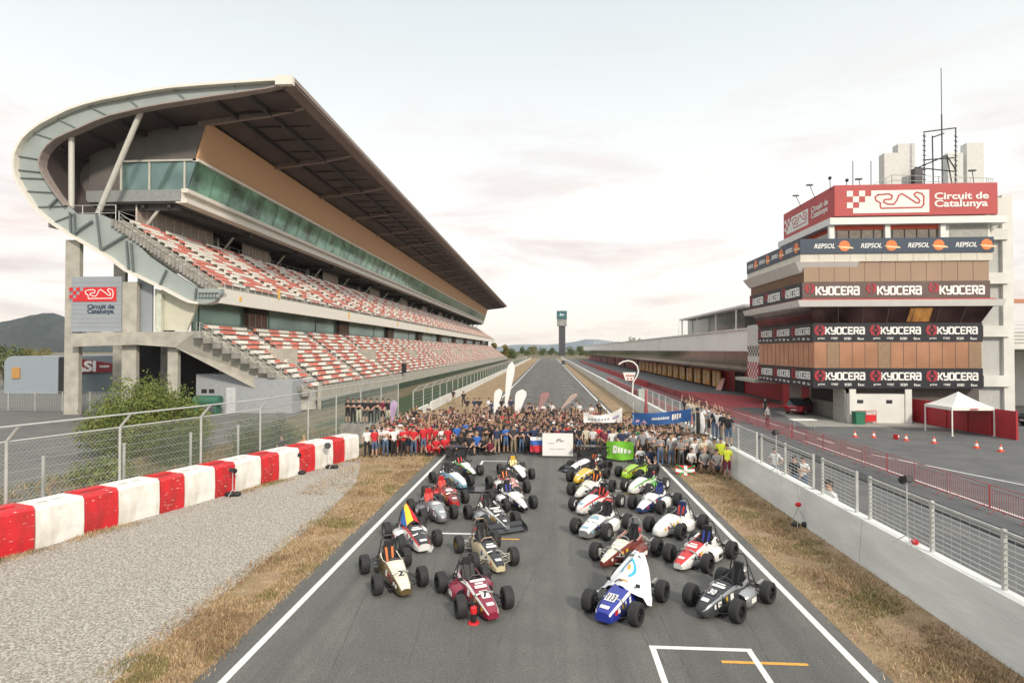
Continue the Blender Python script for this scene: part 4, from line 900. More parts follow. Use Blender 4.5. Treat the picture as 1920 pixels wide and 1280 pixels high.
for y in py_: mb = MB(); mb.box(9.72, 9.8, y-.04, y+.04, 1.36, 2.66); mb.build('post', galv, pf, False, True)
for a, b in zip(py_, py_[1:]):
    if b-a < 1: continue
    mb = MB(); mb.box(9.735, 9.785, a+.04, b-.04, 2.57, 2.63)
    for i in range(9): z = 1.5+i*.125; mb.box(9.75, 9.77, a+.04, b-.04, z, z+.02)
    for k in range(int((b-a)/.3)): mb.box(9.758, 9.762, a+.1+k*.3, a+.103+k*.3, 1.42, 2.57)
    mb.build('mesh_panel', galv, pf, False, True)
# ---- red crowd barriers
def crowd_barrier():
    t = thing('crowd_barrier', '', 'barrier', (0, 0, 0), 0, 'red crowd barriers along the pit lane')
    mb = MB(); L = 2.2; r_ = .02
    mb.path([(0, 0, .18), (0, 0, 1.1), (0, L, 1.1), (0, L, .18), (0, 0, .18)], r_, 5); mb.tube((0, 0, .95), (0, L, .95), .012, 4)
    for i in range(1, 19): mb.tube((0, L*i/19, .18), (0, L*i/19, .95), .011, 4)
    mb.build('frame', MATS['dusty_red'], t)
    for y in (.35, L-.35):
        mb = MB(); mb.path([(-.3, y, .02), (-.05, y, .2), (.05, y, .2), (.3, y, .02)], .018, 5); mb.build('foot', MATS['dusty_red'], t)
    return t
mat('dusty_red', (.33, .075, .08), .6, var=.2)
cb = crowd_barrier(); k = 0; y = 15.0; cbs = []
while y < 100:
    o = cb if k == 0 else copy_tree(cb); o.location = (17.75-.004*y+rng.uniform(-.05, .05), y, 0); o.rotation_euler = (0, 0, rng.uniform(-.03, .03))
    cbs.append(o); y += 2.28; k += 1
def nth(i):
    i = i+1; return str(i)+('th' if 10 <= i % 100 <= 20 else {1: 'st', 2: 'nd', 3: 'rd'}.get(i % 10, 'th'))
for i, o in enumerate(cbs): o['label'] = 'dark red steel crowd barrier along the pit lane, %s from the near end' % nth(i)
rbm = MB()
for i in range(26): rbm.box(17.15+.0*i, 17.22, 100+i*8, 107.6+i*8, 0, 1.1)
tag(rbm.build('red_hoarding', redm), 'long low dark red hoarding beside the far pit lane', 'hoarding')
rbm = MB(); rbm.box(12.3, 12.45, 50, 120, 0, .95); tag(rbm.build('signal_wall', mat('pale_red_top', (.52, .16, .16), .7)), 'low red topped wall of the signalling platform beside the pit wall', 'wall')
# ---- gazebo
tg = thing('gazebo', 'white pop-up gazebo tent in front of the red fence', 'tent', (32, 46.7, 0))
cn = [(30.5, 45.1), (33.6, 45.2), (33.65, 48.4), (30.45, 48.1)]
for x, y in cn: mb = MB(); mb.box(x-.035, x+.035, y-.035, y+.035, 0, 2.15); mb.box(x-.08, x+.08, y-.08, y+.08, 0, .02); mb.build('leg', white, tg, False, True)
mb = MB(); ap = (32.05, 46.7, 3.25)
for i in range(4):
    a, b = cn[i], cn[(i+1) % 4]; A, B = (a[0], a[1]), (b[0], b[1]); m_ = ((A[0]+B[0])/2, (A[1]+B[1])/2); N_ = 7; g_ = []
    for j in range(N_+1):
        t = j/N_; row = []
        for q in range(N_+1):
            u = q/N_; x = A[0]+(B[0]-A[0])*u; y = A[1]+(B[1]-A[1])*u; zz = 2.17+(3.25-2.17)*(t**1.25)
            row.append((x+(ap[0]-x)*t, y+(ap[1]-y)*t, zz))
        g_.append(row)
    for j in range(N_):
        for q in range(N_): mb.poly([g_[j][q], g_[j][q+1], g_[j+1][q+1], g_[j+1][q]])
    mb.poly([(A[0], A[1], 1.93), (B[0], B[1], 1.93), (B[0], B[1], 2.17), (A[0], A[1], 2.17)])
mb.build('canopy', mat('white_canvas', (.78, .77, .73), .8, var=.03), tg, True, True)
mb = MB(); pl = Plane((30.5, 45.08, 1.93), (1, 0, 0), (0, 0, 1)); mb2 = mb; pl.box(mb, 1.3, 1.9, .07, .15, .01, .015); mb.build('red_mark', redm, tg, False, True)
mb = MB(); mb.hexa([(33.05, 54.4, 0), (33.75, 43.3, 0), (33.83, 43.3, 0), (33.13, 54.4, 0), (33.05, 54.4, 2.07), (33.75, 43.3, 2.07), (33.83, 43.3, 2.07), (33.13, 54.4, 2.07)], 0)
for i in range(6): t = i/5; x, y = 33.0+.7*t, 54.4-11.1*t; mb.box(x-.03, x+.03, y-.03, y+.03, 0, 2.2, 1)
tag(mb.build('red_fence', [mat('red_tarpaulin', (.36, .02, .03), .6, var=.12, scale=2, bump=.3, bscale=3), redm]), 'dark red sheet fence behind the white gazebo', 'fence')
# ---- cones
def cone():
    t = thing('traffic_cone', '', 'cone', (0, 0, 0), 0, 'traffic cones on the pit lane asphalt')
    mb = MB(); mb.box(-.19, .19, -.19, .19, 0, .035); mb.build('base', redbar, t)
    mb = MB(); mb.lathe([(.15, .035), (.115, .16), (.075, .33), (.03, .5)], n=12, m=0, mf=lambda i: 1 if i == 1 else 0); mb.build('body', [mat('cone_orange', (.72, .10, .04), .5), white], t, True)
    return t
cn0 = cone()
for i, (x, y) in enumerate(((22.9, 44.16), (24.16, 43.99), (25.17, 43.06), (25.68, 42.69), (26.91, 41.61), (28.38, 39.71), (28.95, 38.45))):
    o = cn0 if i == 0 else copy_tree(cn0); o.location = (x, y, 0); o['label'] = 'orange traffic cone with white band, %s from the left in the line' % ordn[i]; o.scale = (.92,)*3
    if i == 2: o.rotation_euler = (0, R(88), .4); o.location.z = .2; o['label'] = 'orange traffic cone lying tipped over, third from the left in the line'
# ---- table, bin, red stands
q = gnd(1505, 803); t = thing('folding_table', 'white folding table standing alone on the pit lane near the red car', 'table', q, .1)
mb = MB(); mb.box(-1.0, 1.0, -.4, .4, .70, .75); mb.build('tabletop', white, t)
for x, y in ((-.85, -.3), (.85, -.3), (-.85, .3), (.85, .3)): mb = MB(); mb.tube((x, y, 0), (x*.95, y, .7), .02, 5); mb.build('leg', galv, t)
q = gnd(1599, 792); q.y -= 1.3; mb = MB(); mb.prism([(q.x-.35, 0), (q.x+.35, 0), (q.x+.4, 1.0), (q.x-.4, 1.0)], q.y, q.y+.7, 0); mb.box(q.x-.45, q.x+.45, q.y-.05, q.y+.75, 1.0, 1.1, 0)
tag(mb.build('waste_bin', mat('bin_green', (.02, .16, .09), .5)), 'dark green wheeled waste bin against the white base wall', 'bin')
for i, (px, w_) in enumerate(((1614, .9), (1632, 1.0))):
    q = gnd(px, 793); t = thing('red_stand', ('red metal stand right beside the green bin', 'red metal stand with a solid red panel, further from the bin')[i], 'stand', q, 0, 'red stands by the white wall'); mb = MB()
    mb.path([(-w_/2, 0, 0), (-w_/2, 0, 1.1), (w_/2, 0, 1.1), (w_/2, 0, 0)], .03, 5); mb.tube((-w_/2, 0, .55), (w_/2, 0, .55), .02, 4); mb.build('frame', redm, t)
    mb = MB(); mb.box(-w_/2+.04, w_/2-.04, -.02, .02, .15, .5 if i == 0 else .75); mb.build('panel', redbar, t)
# ---- ordinary cars
def road_car(name, label, loc, rz, paint, L=3.9, W=1.68, H=1.45, dark=False):
    t = thing(name, label, 'car', loc, rz); hw = W/2
    S_ = [(-L/2, .42, .60, .80), (-L/2+.12, .28, .72, .93), (-L/2+.55, .22, .80, .97), (-L/2+1.0, .2, .88, 1.0), (0, .2, .92, 1.0), (L/2-.7, .2, .95, 1.0), (L/2-.15, .25, .92, .97), (L/2, .38, .75, .86)]
    mb = MB(); rings = []
    for y, zb_, zt_, wf in S_:
        w2 = hw*wf; rings.append([(-w2*.85, y, zb_), (-w2, y, zb_+.12), (-w2, y, (zb_+zt_)/2), (-w2*.93, y, zt_-.03), (-w2*.6, y, zt_), (w2*.6, y, zt_), (w2*.93, y, zt_-.03), (w2, y, (zb_+zt_)/2), (w2, y, zb_+.12), (w2*.85, y, zb_)])
    mb.loft(rings); mb.build('body', paint, t, True)
    C_ = [(-L/2+.95, .87, .9), (-L/2+1.55, H-.06, .74), (-L/2+2.0, H, .72), (L/2-.85, H-.04, .72), (L/2-.28, .93, .88)]
    mb = MB(); rings = [[(-hw*wf, y, z), (hw*wf, y, z)] for y, z, wf in C_]
    base = [(-L/2+.95, .86), (-L/2+1.35, .88), (-L/2+2.0, .9), (L/2-.75, .92), (L/2-.28, .92)]
    rr = [[(-hw*.9, by, bz), (-hw*wf, y, z), (hw*wf, y, z), (hw*.9, by, bz)] for (y, z, wf), (by, bz) in zip(C_, base)]
    mb.loft(rr, mf=lambda i, j: 1 if j == 1 and i in (1, 2) else 0); mb.build('cabin', [mat('car_glass', (.03, .035, .04), .08, .2), paint], t, True)
    for sx in (-1, 1):
        for y in (-L/2+.75, L/2-.7):
            mb = MB(); mb.lathe([(.2, -.1), (.3, -.1), (.3, .1), (.2, .1)], 'x', (sx*(hw-.1), y, .3), 16); wo = mb.build('wheel', rubber, t, True)
            mb = MB(); mb.lathe([(.03, sx*.09), (.19, sx*.08), (.2, sx*.105), (.19, sx*.11)], 'x', (sx*(hw-.1), y, .3), 12); mb.build('rim', galv, wo, True)
        mb = MB(); mb.box(sx*hw*.62, sx*hw*.93, L/2-.1, L/2+.015, .62, .86); mb.build('tail_light', mat('tail_red', (.45, .01, .01), .2), t)
        mb = MB(); mb.box(sx*hw*.55, sx*hw*.9, -L/2-.01, -L/2+.1, .52, .66); mb.build('headlight', mat('headlight_clear', (.6, .6, .6), .1), t)
        mb = MB(); mb.box(sx*hw*.97, sx*(hw+.16), -.72, -.6, .93, 1.05); mb.build('mirror', paint, t)
    mb = MB(); mb.box(-.26, .26, L/2-.0, L/2+.02, .45, .56); mb.build('plate', white, t)
    return t
road_car('parked_car', 'dark red hatchback parked beside the control tower', (26.0, 60.5, 0), R(140), mat('car_red', (.26, .012, .025), .25, .2, coat=.6), 4.4, 1.82, 1.62)
road_car('parked_car', 'dark car standing far away at the right edge of the track', (6.9, 262, 0), 0, mat('car_dark', (.02, .02, .025), .3, .2), 4.3, 1.85, 1.7)
road_car('parked_car', 'dark car partly hidden behind the red fence at the right edge', (42.5, 51.5, 0), R(90), mat('car_navy', (.03, .035, .05), .3, .2))
# ---- start light arch
ar = thing('signal_arch', 'white curved arch with a hanging sign on the pit wall beyond the crowd', 'signal', (9.7, 68, 1.3))
mb = MB(); pts = [atY(px, py, 66) for px, py in ((1187, 716), (1194, 706), (1197, 696), (1195, 686), (1188, 679), (1178, 676), (1168, 678), (1160, 683))]
for i in range(len(pts)-1): mb.tube(pts[i], pts[i+1], .085, 8)
mb.tube((pts[0].x-.1, 66, 1.3), pts[0], .085, 8); mb.build('arch', white, ar, True, True)
a, b = atY(1168, 713, 65.8), atY(1192, 698, 65.8); mb = MB(); mb.hexa([(a.x+.3, 65.8, a.z), (b.x-.3, 65.8, a.z), (b.x-.3, 65.95, a.z), (a.x+.3, 65.95, a.z), (a.x, 65.8, b.z), (b.x, 65.8, b.z), (b.x, 65.95, b.z), (a.x, 65.95, b.z)]); mb.build('sign', white, ar, False, True)
mb = MB(); [mb.box(a.x+.35+.2*i, a.x+.48+.2*i, 65.77, 65.8, a.z+.45, a.z+.65) for i in range(5)]; mb.box(a.x+.45, a.x+.65, 65.77, 65.8, a.z+.12, a.z+.28); mb.box(a.x+.85, a.x+1.05, 65.77, 65.8, a.z+.12, a.z+.28); mb.build('sign_marks', redm, ar, False, True)
mb = MB(); mb.box(10.3, 11.0, 65.5, 66.5, 0, 2.0); mb.build('base_post', mat('pale_green_slab2', (.42, .47, .42), .7), ar, False, True)
mb = MB(); q = along((-24.5, 62), (-24.5, 90), 757, 2); mb.box(q.x-.4, q.x+.3, q.y, q.y+.7, 2.6, 4.2); tag(mb.build('loudspeaker', black), 'black loudspeaker column on the front wall of the grandstand', 'loudspeaker')
# ---- photo lights
def light_stand(px, py, label, h, head, z=0, sandbag=True, lean=0):
    p = gnd(px, py, z) if z == 0 else Vector((9.4, along((9.6, 60), (9.6, 5), px, z).y, z)); t = thing('light_stand', label, 'light stand', p)
    mb = MB(); mb.tube((0, 0, .25), (lean, 0, h), .02, 6); mb.tube((0, 0, .25), (lean*.4, 0, h*.5), .028, 6)
    for k in range(3): a = k*2.1+.4; mb.tube((0, 0, .3), (.35*math.cos(a), .35*math.sin(a), .01), .015, 5)
    mb.build('tripod', galv if head != 'round' else steel_l, t)
    if sandbag: mb = MB(); mb.ell((-.12, 0, .1), (.24, .18, .12), 10, 6); mb.ell((.17, .05, .1), (.2, .18, .11), 10, 6); mb.build('sandbag', black, t, True)
    mb = MB()
    if head == 'round': mb.T = Matrix.Translation((lean, -.05, h)) @ Matrix.Rotation(R(70), 4, 'X') @ Matrix.Rotation(R(25), 4, 'Y'); mb.lathe([(.04, -.2), (.09, -.14), (.17, -.02), (.18, .04), (.15, .05)], n=14)
    else: mb.T = Matrix.Translation((lean, 0, h)) @ Matrix.Rotation(R(-20), 4, 'X'); mb.box(-.09, .09, -.16, .1, -.08, .08); mb.lathe([(.08, .1), (.11, .2)], 'y', n=10)
    mb.build('lamp_head', black, t, head == 'round'); return t
light_stand(622, 878, 'black round lamp on a light stand with sandbags at the barrier end', 1.25, 'round', lean=-.22)
light_stand(560, 889, 'smaller black lamp on a stand, second from the barrier end', 1.0, 'box')
light_stand(436, 930, 'dark lamp on a stand leaning at the red barrier block', 1.15, 'box')
light_stand(1716, 1016, 'box lamp on a grey stand fixed at the pit wall on the right', 1.75, 'box', 1.36, False)
light_stand(1465, 880, 'small dark lamp on a pole above the pit wall fence', 1.75, 'box', 1.36, False)
p = gnd(1497, 985); t = thing('camera_tripod', 'slim tripod with a red bag leaning at the pit wall', 'tripod', (p.x, p.y, 0)); mb = MB(); mb.tube((0, 0, .7), (.1, .1, 1.4), .015, 5); [mb.tube((0, 0, .7), (.3*math.cos(a), .3*math.sin(a), 0), .014, 5) for a in (0, 2.1, 4.2)]; mb.build('legs', steel_l, t)
mb = MB(); mb.ell((0, 0, .78), (.12, .08, .09), 10, 6); mb.build('red_bag', redbar, t, True)
mb = MB(); mb.ell((-.15, -.1, .08), (.16, .12, .08), 10, 6); mb.ell((.18, -.15, .1), (.15, .12, .1), 10, 6); mb.build('sandbag', black, t, True)
q = Vector((9.7, along((9.6, 60), (9.6, 5), 1708, 1.4).y, 1.36)); mb = MB(); mb.ell((q.x, q.y, 1.42), (.08, .13, .07), 10, 6); tag(mb.build('red_bag', redbar, None, True), 'small red bag lying on the pit wall beside the lamp stand', 'bag')
# ---- fire extinguisher near the maroon racing car
q = gnd(888, 1168); t = thing('fire_extinguisher', 'red and black fire extinguisher standing on a red base in front of the maroon car', 'extinguisher', q); t.scale = (.82, .82, .82)
mb = MB(); mb.lathe([(.17, 0), (.17, .03), (.15, .05)], n=14); mb.build('base', redbar, t, True)
mb = MB(); mb.lathe([(.07, .05), (.085, .08), (.085, .3)], n=12); mb.build('label_band', black, t, True)
mb = MB(); mb.lathe([(.1, .3), (.105, .36), (.1, .46), (.04, .52), (.03, .55)], n=12); mb.build('cylinder', redbar, t, True)
mb = MB(); mb.box(-.03, .03, -.1, .06, .55, .6); mb.box(-.02, .02, -.12, .06, .62, .65); mb.path([(.03, 0, .57), (.12, 0, .62), (.15, 0, .45), (.14, 0, .25)], .018, 6); mb.build('handle_and_hose', black, t)
# ---- timing tower, far
tt = thing('timing_tower', 'tall slim timing tower with a teal topped display head at the end of the straight', 'tower', (13.6, 650, 0))
def tx(px): return hx(px, 650)
mb = MB(); mb.box(tx(1048), tx(1060), 650, 657, -2, hz(606, 650)); mb.build('shaft', mat('shaft_dark', (.045, .045, .06), .6), tt, False, True)
mb = MB(); [mb.box(tx(1047.6), tx(1060.4), 649.7, 657, hz(y, 650)-.2, hz(y, 650)+.2) for y in range(612, 655, 5)]; mb.build('floor_ring', mat('ring_grey', (.10, .10, .12), .6), tt, False, True)
mb = MB(); mb.box(tx(1044), tx(1063), 648, 659, hz(598, 650), hz(583, 650)); mb.build('teal_display', mat('teal_panel', (.025, .11, .13), .5), tt, False, True)
mb = MB(); mb.box(tx(1044.5), tx(1062.5), 648.5, 658.5, hz(611, 650), hz(598.2, 650)); mb.build('grey_display', mat('grey_panel', (.26, .27, .26), .6, var=.4, scale=.3), tt, False, True)
mb = MB(); c = (tx(1053.5), hz(590, 650)); Plane((c[0], 648, c[1]), (1, 0, 0), (0, 0, 1)).poly(mb, [(-3, -1.5), (3, -1), (1.5, 1), (-.5, .3), (-1.5, 2)], .02, .1); mb.build('pale_mark', mat('pale_blue_mark', (.45, .6, .62), .5), tt, False, True)
# ---- buildings at the far left
ha = thing('warehouse', 'blue-grey metal warehouse with rounded roof edge at the far left', 'building', (-80, 80, 0))
a, b = atY(8, 700, 80).x, atY(112, 700, 80).x; z = CH+(656-668)*80/F
mb = MB(); mb.prism([(a, 0), (a, z-.8), (a+.5, z-.2), (a+1.2, z), (b, z), (b, 0)], 80, 120); mb.build('wall', mat('warehouse_blue_grey', (.28, .33, .37), .6, var=.05), ha, False, True)
mb = MB(); mb.box(b+.05, b+1.2, 79.7, 80, 0, z-.2); mb.build('dark_bay', black, ha, False, True)
mb = MB(); c = atY(30, 700, 79.9); mb.box(c.x-.6, c.x+.6, 79.8, 79.98, c.z-.7, c.z+.9); mb.build('amber_sign', mat('amber_sign', (.48, .26, .08), .6), ha, False, True)
hr = thing('red_fascia_building', 'low building with a dark red fascia and large white letters', 'building', (-65, 84, 0))
a, b = atY(113, 700, 84).x, atY(250, 700, 84).x; mb = MB(); mb.box(a, b, 84, 100, 0, 3.2); mb.build('wall', mat('slate_blue_wall', (.16, .20, .22), .7), hr, False, True)
zt0, zb0 = CH+(656-668)*84/F, CH+(656-703)*84/F; mb = MB(); mb.prism([(a, zb0), (b, zb0+.4), (b, zt0-1.5), (a, zt0)], 83.7, 84); mb.build('fascia', mat('fascia_red', (.22, .02, .03), .6), hr, False, True)
pl = Plane((a, 83.7, zb0), (1, 0, 0), (0, 0, 1)); mb = MB(); write(mb, pl, 'CASI', .2, .35, (atY(183, 700, 84).x-a)-.2, 1.7, .01, .06, bold=.04); write(mb, pl, 'motor', atY(190, 700, 84).x-a, 1.0, 1.6, .4, .01, .05); mb.build('lettering', wl, hr, False, True)
mb = MB(); [mb.box(a+3+i*4, a+5.4+i*4, 110, 116, 3, 5.4+rng.uniform(0, 1)) for i in range(6)]; tag(mb.build('village_row', mat('village_wall', (.40, .33, .26), .8, var=.3, scale=.2)), 'row of pale village houses beyond the red fascia building', 'houses')
# ================================================================= TREES AND BUSHES
def leafm(name, a, b): return mat(name, a, .7, var=.3, scale=.9, col2=b, detail=2)
lm_g = leafm('leaf_green', (.075, .11, .02), (.19, .23, .05)); lm_d = leafm('leaf_dark', (.045, .075, .022), (.10, .14, .04)); lm_o = leafm('leaf_olive', (.13, .13, .03), (.24, .20, .05))
bark = mat('bark', (.12, .09, .06), .9, var=.3, scale=6, bump=.5, bscale=12)
def leaf(mb, c, s_, r_, up=False):
    d = Vector((r_.gauss(0, 1), r_.gauss(0, 1), r_.gauss(.8 if up else 0, 1))).normalized(); u = d.orthogonal().normalized()*s_*.28; a = r_.uniform(0, 6.3)
    u = Matrix.Rotation(a, 3, d) @ u; mb.add([c-d*s_*.5, c+u, c+d*s_*.5, c-u], [(0, 1, 2, 3)])
def shoots(name, loc, w_, h_, n, lf, size, m, label, cat, seed, group=None):
    r_ = random.Random(seed); t = thing(name, label, cat, loc, 0, group); tr = MB(); cr_ = MB()
    for k in range(n):
        a = r_.uniform(0, 6.28); rr = w_/2*math.sqrt(r_.random()); ex = (1-(rr/(w_/2))**2.2)
        tip_ = Vector((rr*math.cos(a), rr*math.sin(a)*.75, h_*(.35+.65*ex)*r_.uniform(.6, 1.08))); b0 = Vector((rr*.35*math.cos(a), rr*.3*math.sin(a), 0)); mid = b0.lerp(tip_, .5)+Vector((tip_.x, tip_.y, 0))*.18
        pts = [b0, b0.lerp(mid, .5)+(mid-b0)*.02, mid, mid.lerp(tip_, .55)+Vector((r_.uniform(-.1, .1), 0, .1)), tip_]
        if k % 3 == 0: tr.tube(b0, mid, .05, 4, r2=.03); tr.tube(mid, tip_, .03, 4, r2=.01)
        for q in range(lf):
            u = r_.random()**.75*4; i = min(3, int(u)); c = pts[i].lerp(pts[i+1], u-i); sp_ = .12+.34*(1-u/4)*w_/7+.12
            leaf(cr_, c+Vector((r_.gauss(0, sp_), r_.gauss(0, sp_), r_.gauss(0, sp_*.7))), size*r_.uniform(.6, 1.3), r_, True)
    tr.build('trunk', bark, t); cr_.build('crown', m, t); return t
shoots('willow_bush', (-25.0, 34.2, 0), 8.0, 5.1, 215, 150, .17, lm_g, 'large feathery green bush in front of the concrete grandstand columns', 'bush', 3)
for i, (px, py, w_, h_, lab) in enumerate(((470, 858, 3.4, 2.6, 'rounded green bush behind the fence right of the large bush'), (520, 846, 2.6, 2.2, 'smaller green bush behind the fence near the front wall'), (190, 905, 3.0, 1.2, 'low weedy green bush beneath the large bush'), (330, 872, 2.6, 1.8, 'low dark green bush at the foot of the large bush'))):
    shoots('bush', gnd(px, py), w_, h_, 46, 60, .15, lm_d if i != 2 else lm_g, lab, 'bush', 20+i, 'bushes behind the chain-link fence')
def tree(name, x, y, h, w_, m, label, seed, n=1400, leaf_s=.6, group='trees on the horizon', th=.25):
    r_ = random.Random(seed); t = thing(name, label, 'tree', (x, y, 0), 0, group); tr = MB(); tr.tube((0, 0, -.05), (0, 0, h*th), h*.03, 6, r2=h*.022)
    cs = []
    for k in range(11):
        a = r_.uniform(0, 6.28); rr = w_*.34*math.sqrt(r_.random()); z = h*(th+.15+(.75-th)*r_.random()); c = Vector((rr*math.cos(a), rr*math.sin(a), z)); cs.append((c, w_*r_.uniform(.14, .24))); tr.tube((0, 0, h*th*.9), c, h*.014, 5, r2=h*.005)
    cr_ = MB()
    for q in range(n):
        c, s_ = r_.choice(cs); d = Vector((r_.gauss(0, 1), r_.gauss(0, 1), r_.gauss(0, .8))).normalized()*s_*r_.uniform(.6, 1.15); leaf(cr_, c+d, leaf_s*r_.uniform(.6, 1.4), r_)
    tr.build('trunk', bark, t); cr_.build('crown', m, t); return t
TR = [(945, 645, 348, 5.5, lm_o, 'olive green tree just past the far end of the grandstand'), (958, 652, 380, 7, lm_d, 'dark tree right of the grandstand end'), (925, 640, 346, 5, lm_o, 'yellowish tree tight against the grandstand end'),
      (985, 650, 520, 9, lm_d, 'lone dark tree left of the track end'), (1000, 649, 560, 8, lm_o, 'paler tree beside the track end'), (1016, 651, 600, 10, lm_d, 'dark tree nearly in line with the track'), (1034, 652, 620, 9, lm_d, 'dark tree left of the timing tower foot'),
      (1072, 651, 600, 10, lm_d, 'dark tree right of the timing tower foot'), (1088, 648, 520, 9, lm_d, 'taller dark tree right of the timing tower'), (1100, 650, 480, 8, lm_o, 'olive tree where the pit building ends'),
      (1190, 630, 330, 14, lm_d, 'round dark tree rising behind the pit building roof'), (10, 650, 92, 7, lm_d, 'dark tree at the left edge before the warehouse'), (45, 652, 130, 9, lm_o, 'yellow green tree behind the warehouse'), (72, 655, 140, 9, lm_o, 'second yellow green tree behind the warehouse')]
for i, (px, ptop, Y, w_, m, lab) in enumerate(TR):
    h = CH+(656-ptop)*Y/F+ (0 if i != 10 else .5); wd = {10: 9.5}.get(i, w_*1.3 if Y > 300 else w_)
    tree('tree', hx(px, Y), Y, max(h, 4), wd, m, lab, 40+i, 1100 if Y > 200 else 1500, .9 if Y > 200 else .45, th=.15)
mb = MB(); r_ = random.Random(9)
for q in range(9000):
    x = r_.uniform(-220, 330); y = r_.uniform(640, 760)
    if abs(x) < 9 and y < 660: continue
    hh = 5+2.5*mno.noise(Vector((x*.03, 1, 1)))+1.5*mno.noise(Vector((x*.2, 1, 1))); leaf(mb, Vector((x, y, r_.random()**.7*hh)), r_.uniform(1, 2.4), r_)
tag(mb.build('far_wood', lm_d), 'far-off belt of trees along the horizon', 'wood', kind='stuff')
# ================================================================= FORMULA STYLE STUDENT RACING CARS
def paint(name, col, metal=.1, rough=.28): return mat('paint_'+name, col, rough, metal, var=.08, scale=2.5, coat=.4)
PW = paint('white', (.72, .72, .70)); PK = paint('black', (.022, .022, .026)); PM = paint('maroon', (.24, .018, .045)); PG = paint('gold', (.20, .145, .06), .6); PB = paint('blue', (.02, .035, .28)); PR = paint('red', (.52, .03, .03))
PS = paint('silver', (.36, .37, .38), .6); PC = paint('cream', (.60, .52, .33)); PBR = paint('bronze', (.20, .045, .035), .3); PLB = paint('light_blue', (.22, .42, .52)); PLI = paint('lime', (.32, .52, .03)); PY = paint('yellow', (.72, .44, .03)); PNV = paint('navy', (.03, .05, .14)); PGR = paint('grey', (.17, .16, .18)); PGD = paint('grey_dark', (.07, .075, .08), .4); PGE = paint('green', (.10, .34, .05)); PIV = paint('ivory', (.66, .64, .52)); PRW = paint('rose', (.46, .22, .20))
gold_rim = mat('gold_rim', (.45, .33, .14), .3, .7); silver_rim = mat('silver_rim', (.5, .5, .5), .3, .7); dark_rim = mat('dark_rim', (.045, .045, .05), .4, .6); white_rim = mat('white_rim', (.75, .75, .75), .4)
seat_dark = mat('cockpit_dark', (.015, .015, .017), .8); belt_red = mat('belt_red', (.55, .05, .02), .6); belt_or = mat('belt_orange', (.70, .16, .03), .6); alu = mat('aluminium', (.45, .44, .42), .35, .8, var=.2, scale=8); pipe = mat('exhaust_bronze', (.30, .22, .16), .35, .8)
NOSES = {'wedge': [(-1.40, .13, .10, .22), (-1.3, .17, .08, .28), (-1.05, .20, .06, .35), (-.75, .23, .06, .42), (-.48, .26, .05, .50)],
         'round': [(-1.42, .06, .16, .24), (-1.36, .14, .10, .31), (-1.15, .20, .07, .40), (-.8, .24, .06, .47), (-.48, .27, .05, .53)],
         'slim': [(-1.45, .07, .14, .24), (-1.3, .12, .11, .29), (-1.05, .16, .09, .36), (-.75, .20, .07, .43), (-.48, .25, .05, .50)],
         'blunt': [(-1.30, .19, .10, .27), (-1.24, .22, .08, .33), (-1.0, .25, .06, .40), (-.75, .27, .06, .46), (-.48, .28, .05, .52)]}
_wheel = {}
def wheel_meshes():
    mb = MB(); q_ = [(.155, -.115), (.235, -.122), (.266, -.10), (.273, 0), (.266, .10), (.235, .122), (.155, .115), (.15, .06), (.15, -.06), (.155, -.115)]; mb.loft([[(h_, r_*math.cos(2*math.pi*j/24), r_*math.sin(2*math.pi*j/24)) for j in range(24)] for r_, h_ in q_], caps=False); o = mb.build('tyre', rubber, None, True); a = o.data; bpy.data.objects.remove(o)
    mb = MB(); mb.lathe([(.157, -.10), (.157, .0), (.157, .105), (.142, .108), (.135, .02), (.05, .015), (.045, .08), (.02, .085)], 'x', n=16)
    for k in range(5): a_ = k*2*math.pi/5; mb.bar((.05, .04*math.cos(a_), .04*math.sin(a_)), (.06, .14*math.cos(a_), .14*math.sin(a_)), .035, .02)
    return a, mb
TYRE, _rimmb = wheel_meshes(); RIMS = {}
def rim_mesh(m):
    if m.name not in RIMS: o = _rimmb.build('rim', m, None, True); RIMS[m.name] = o.data; bpy.data.objects.remove(o)
    return RIMS[m.name]
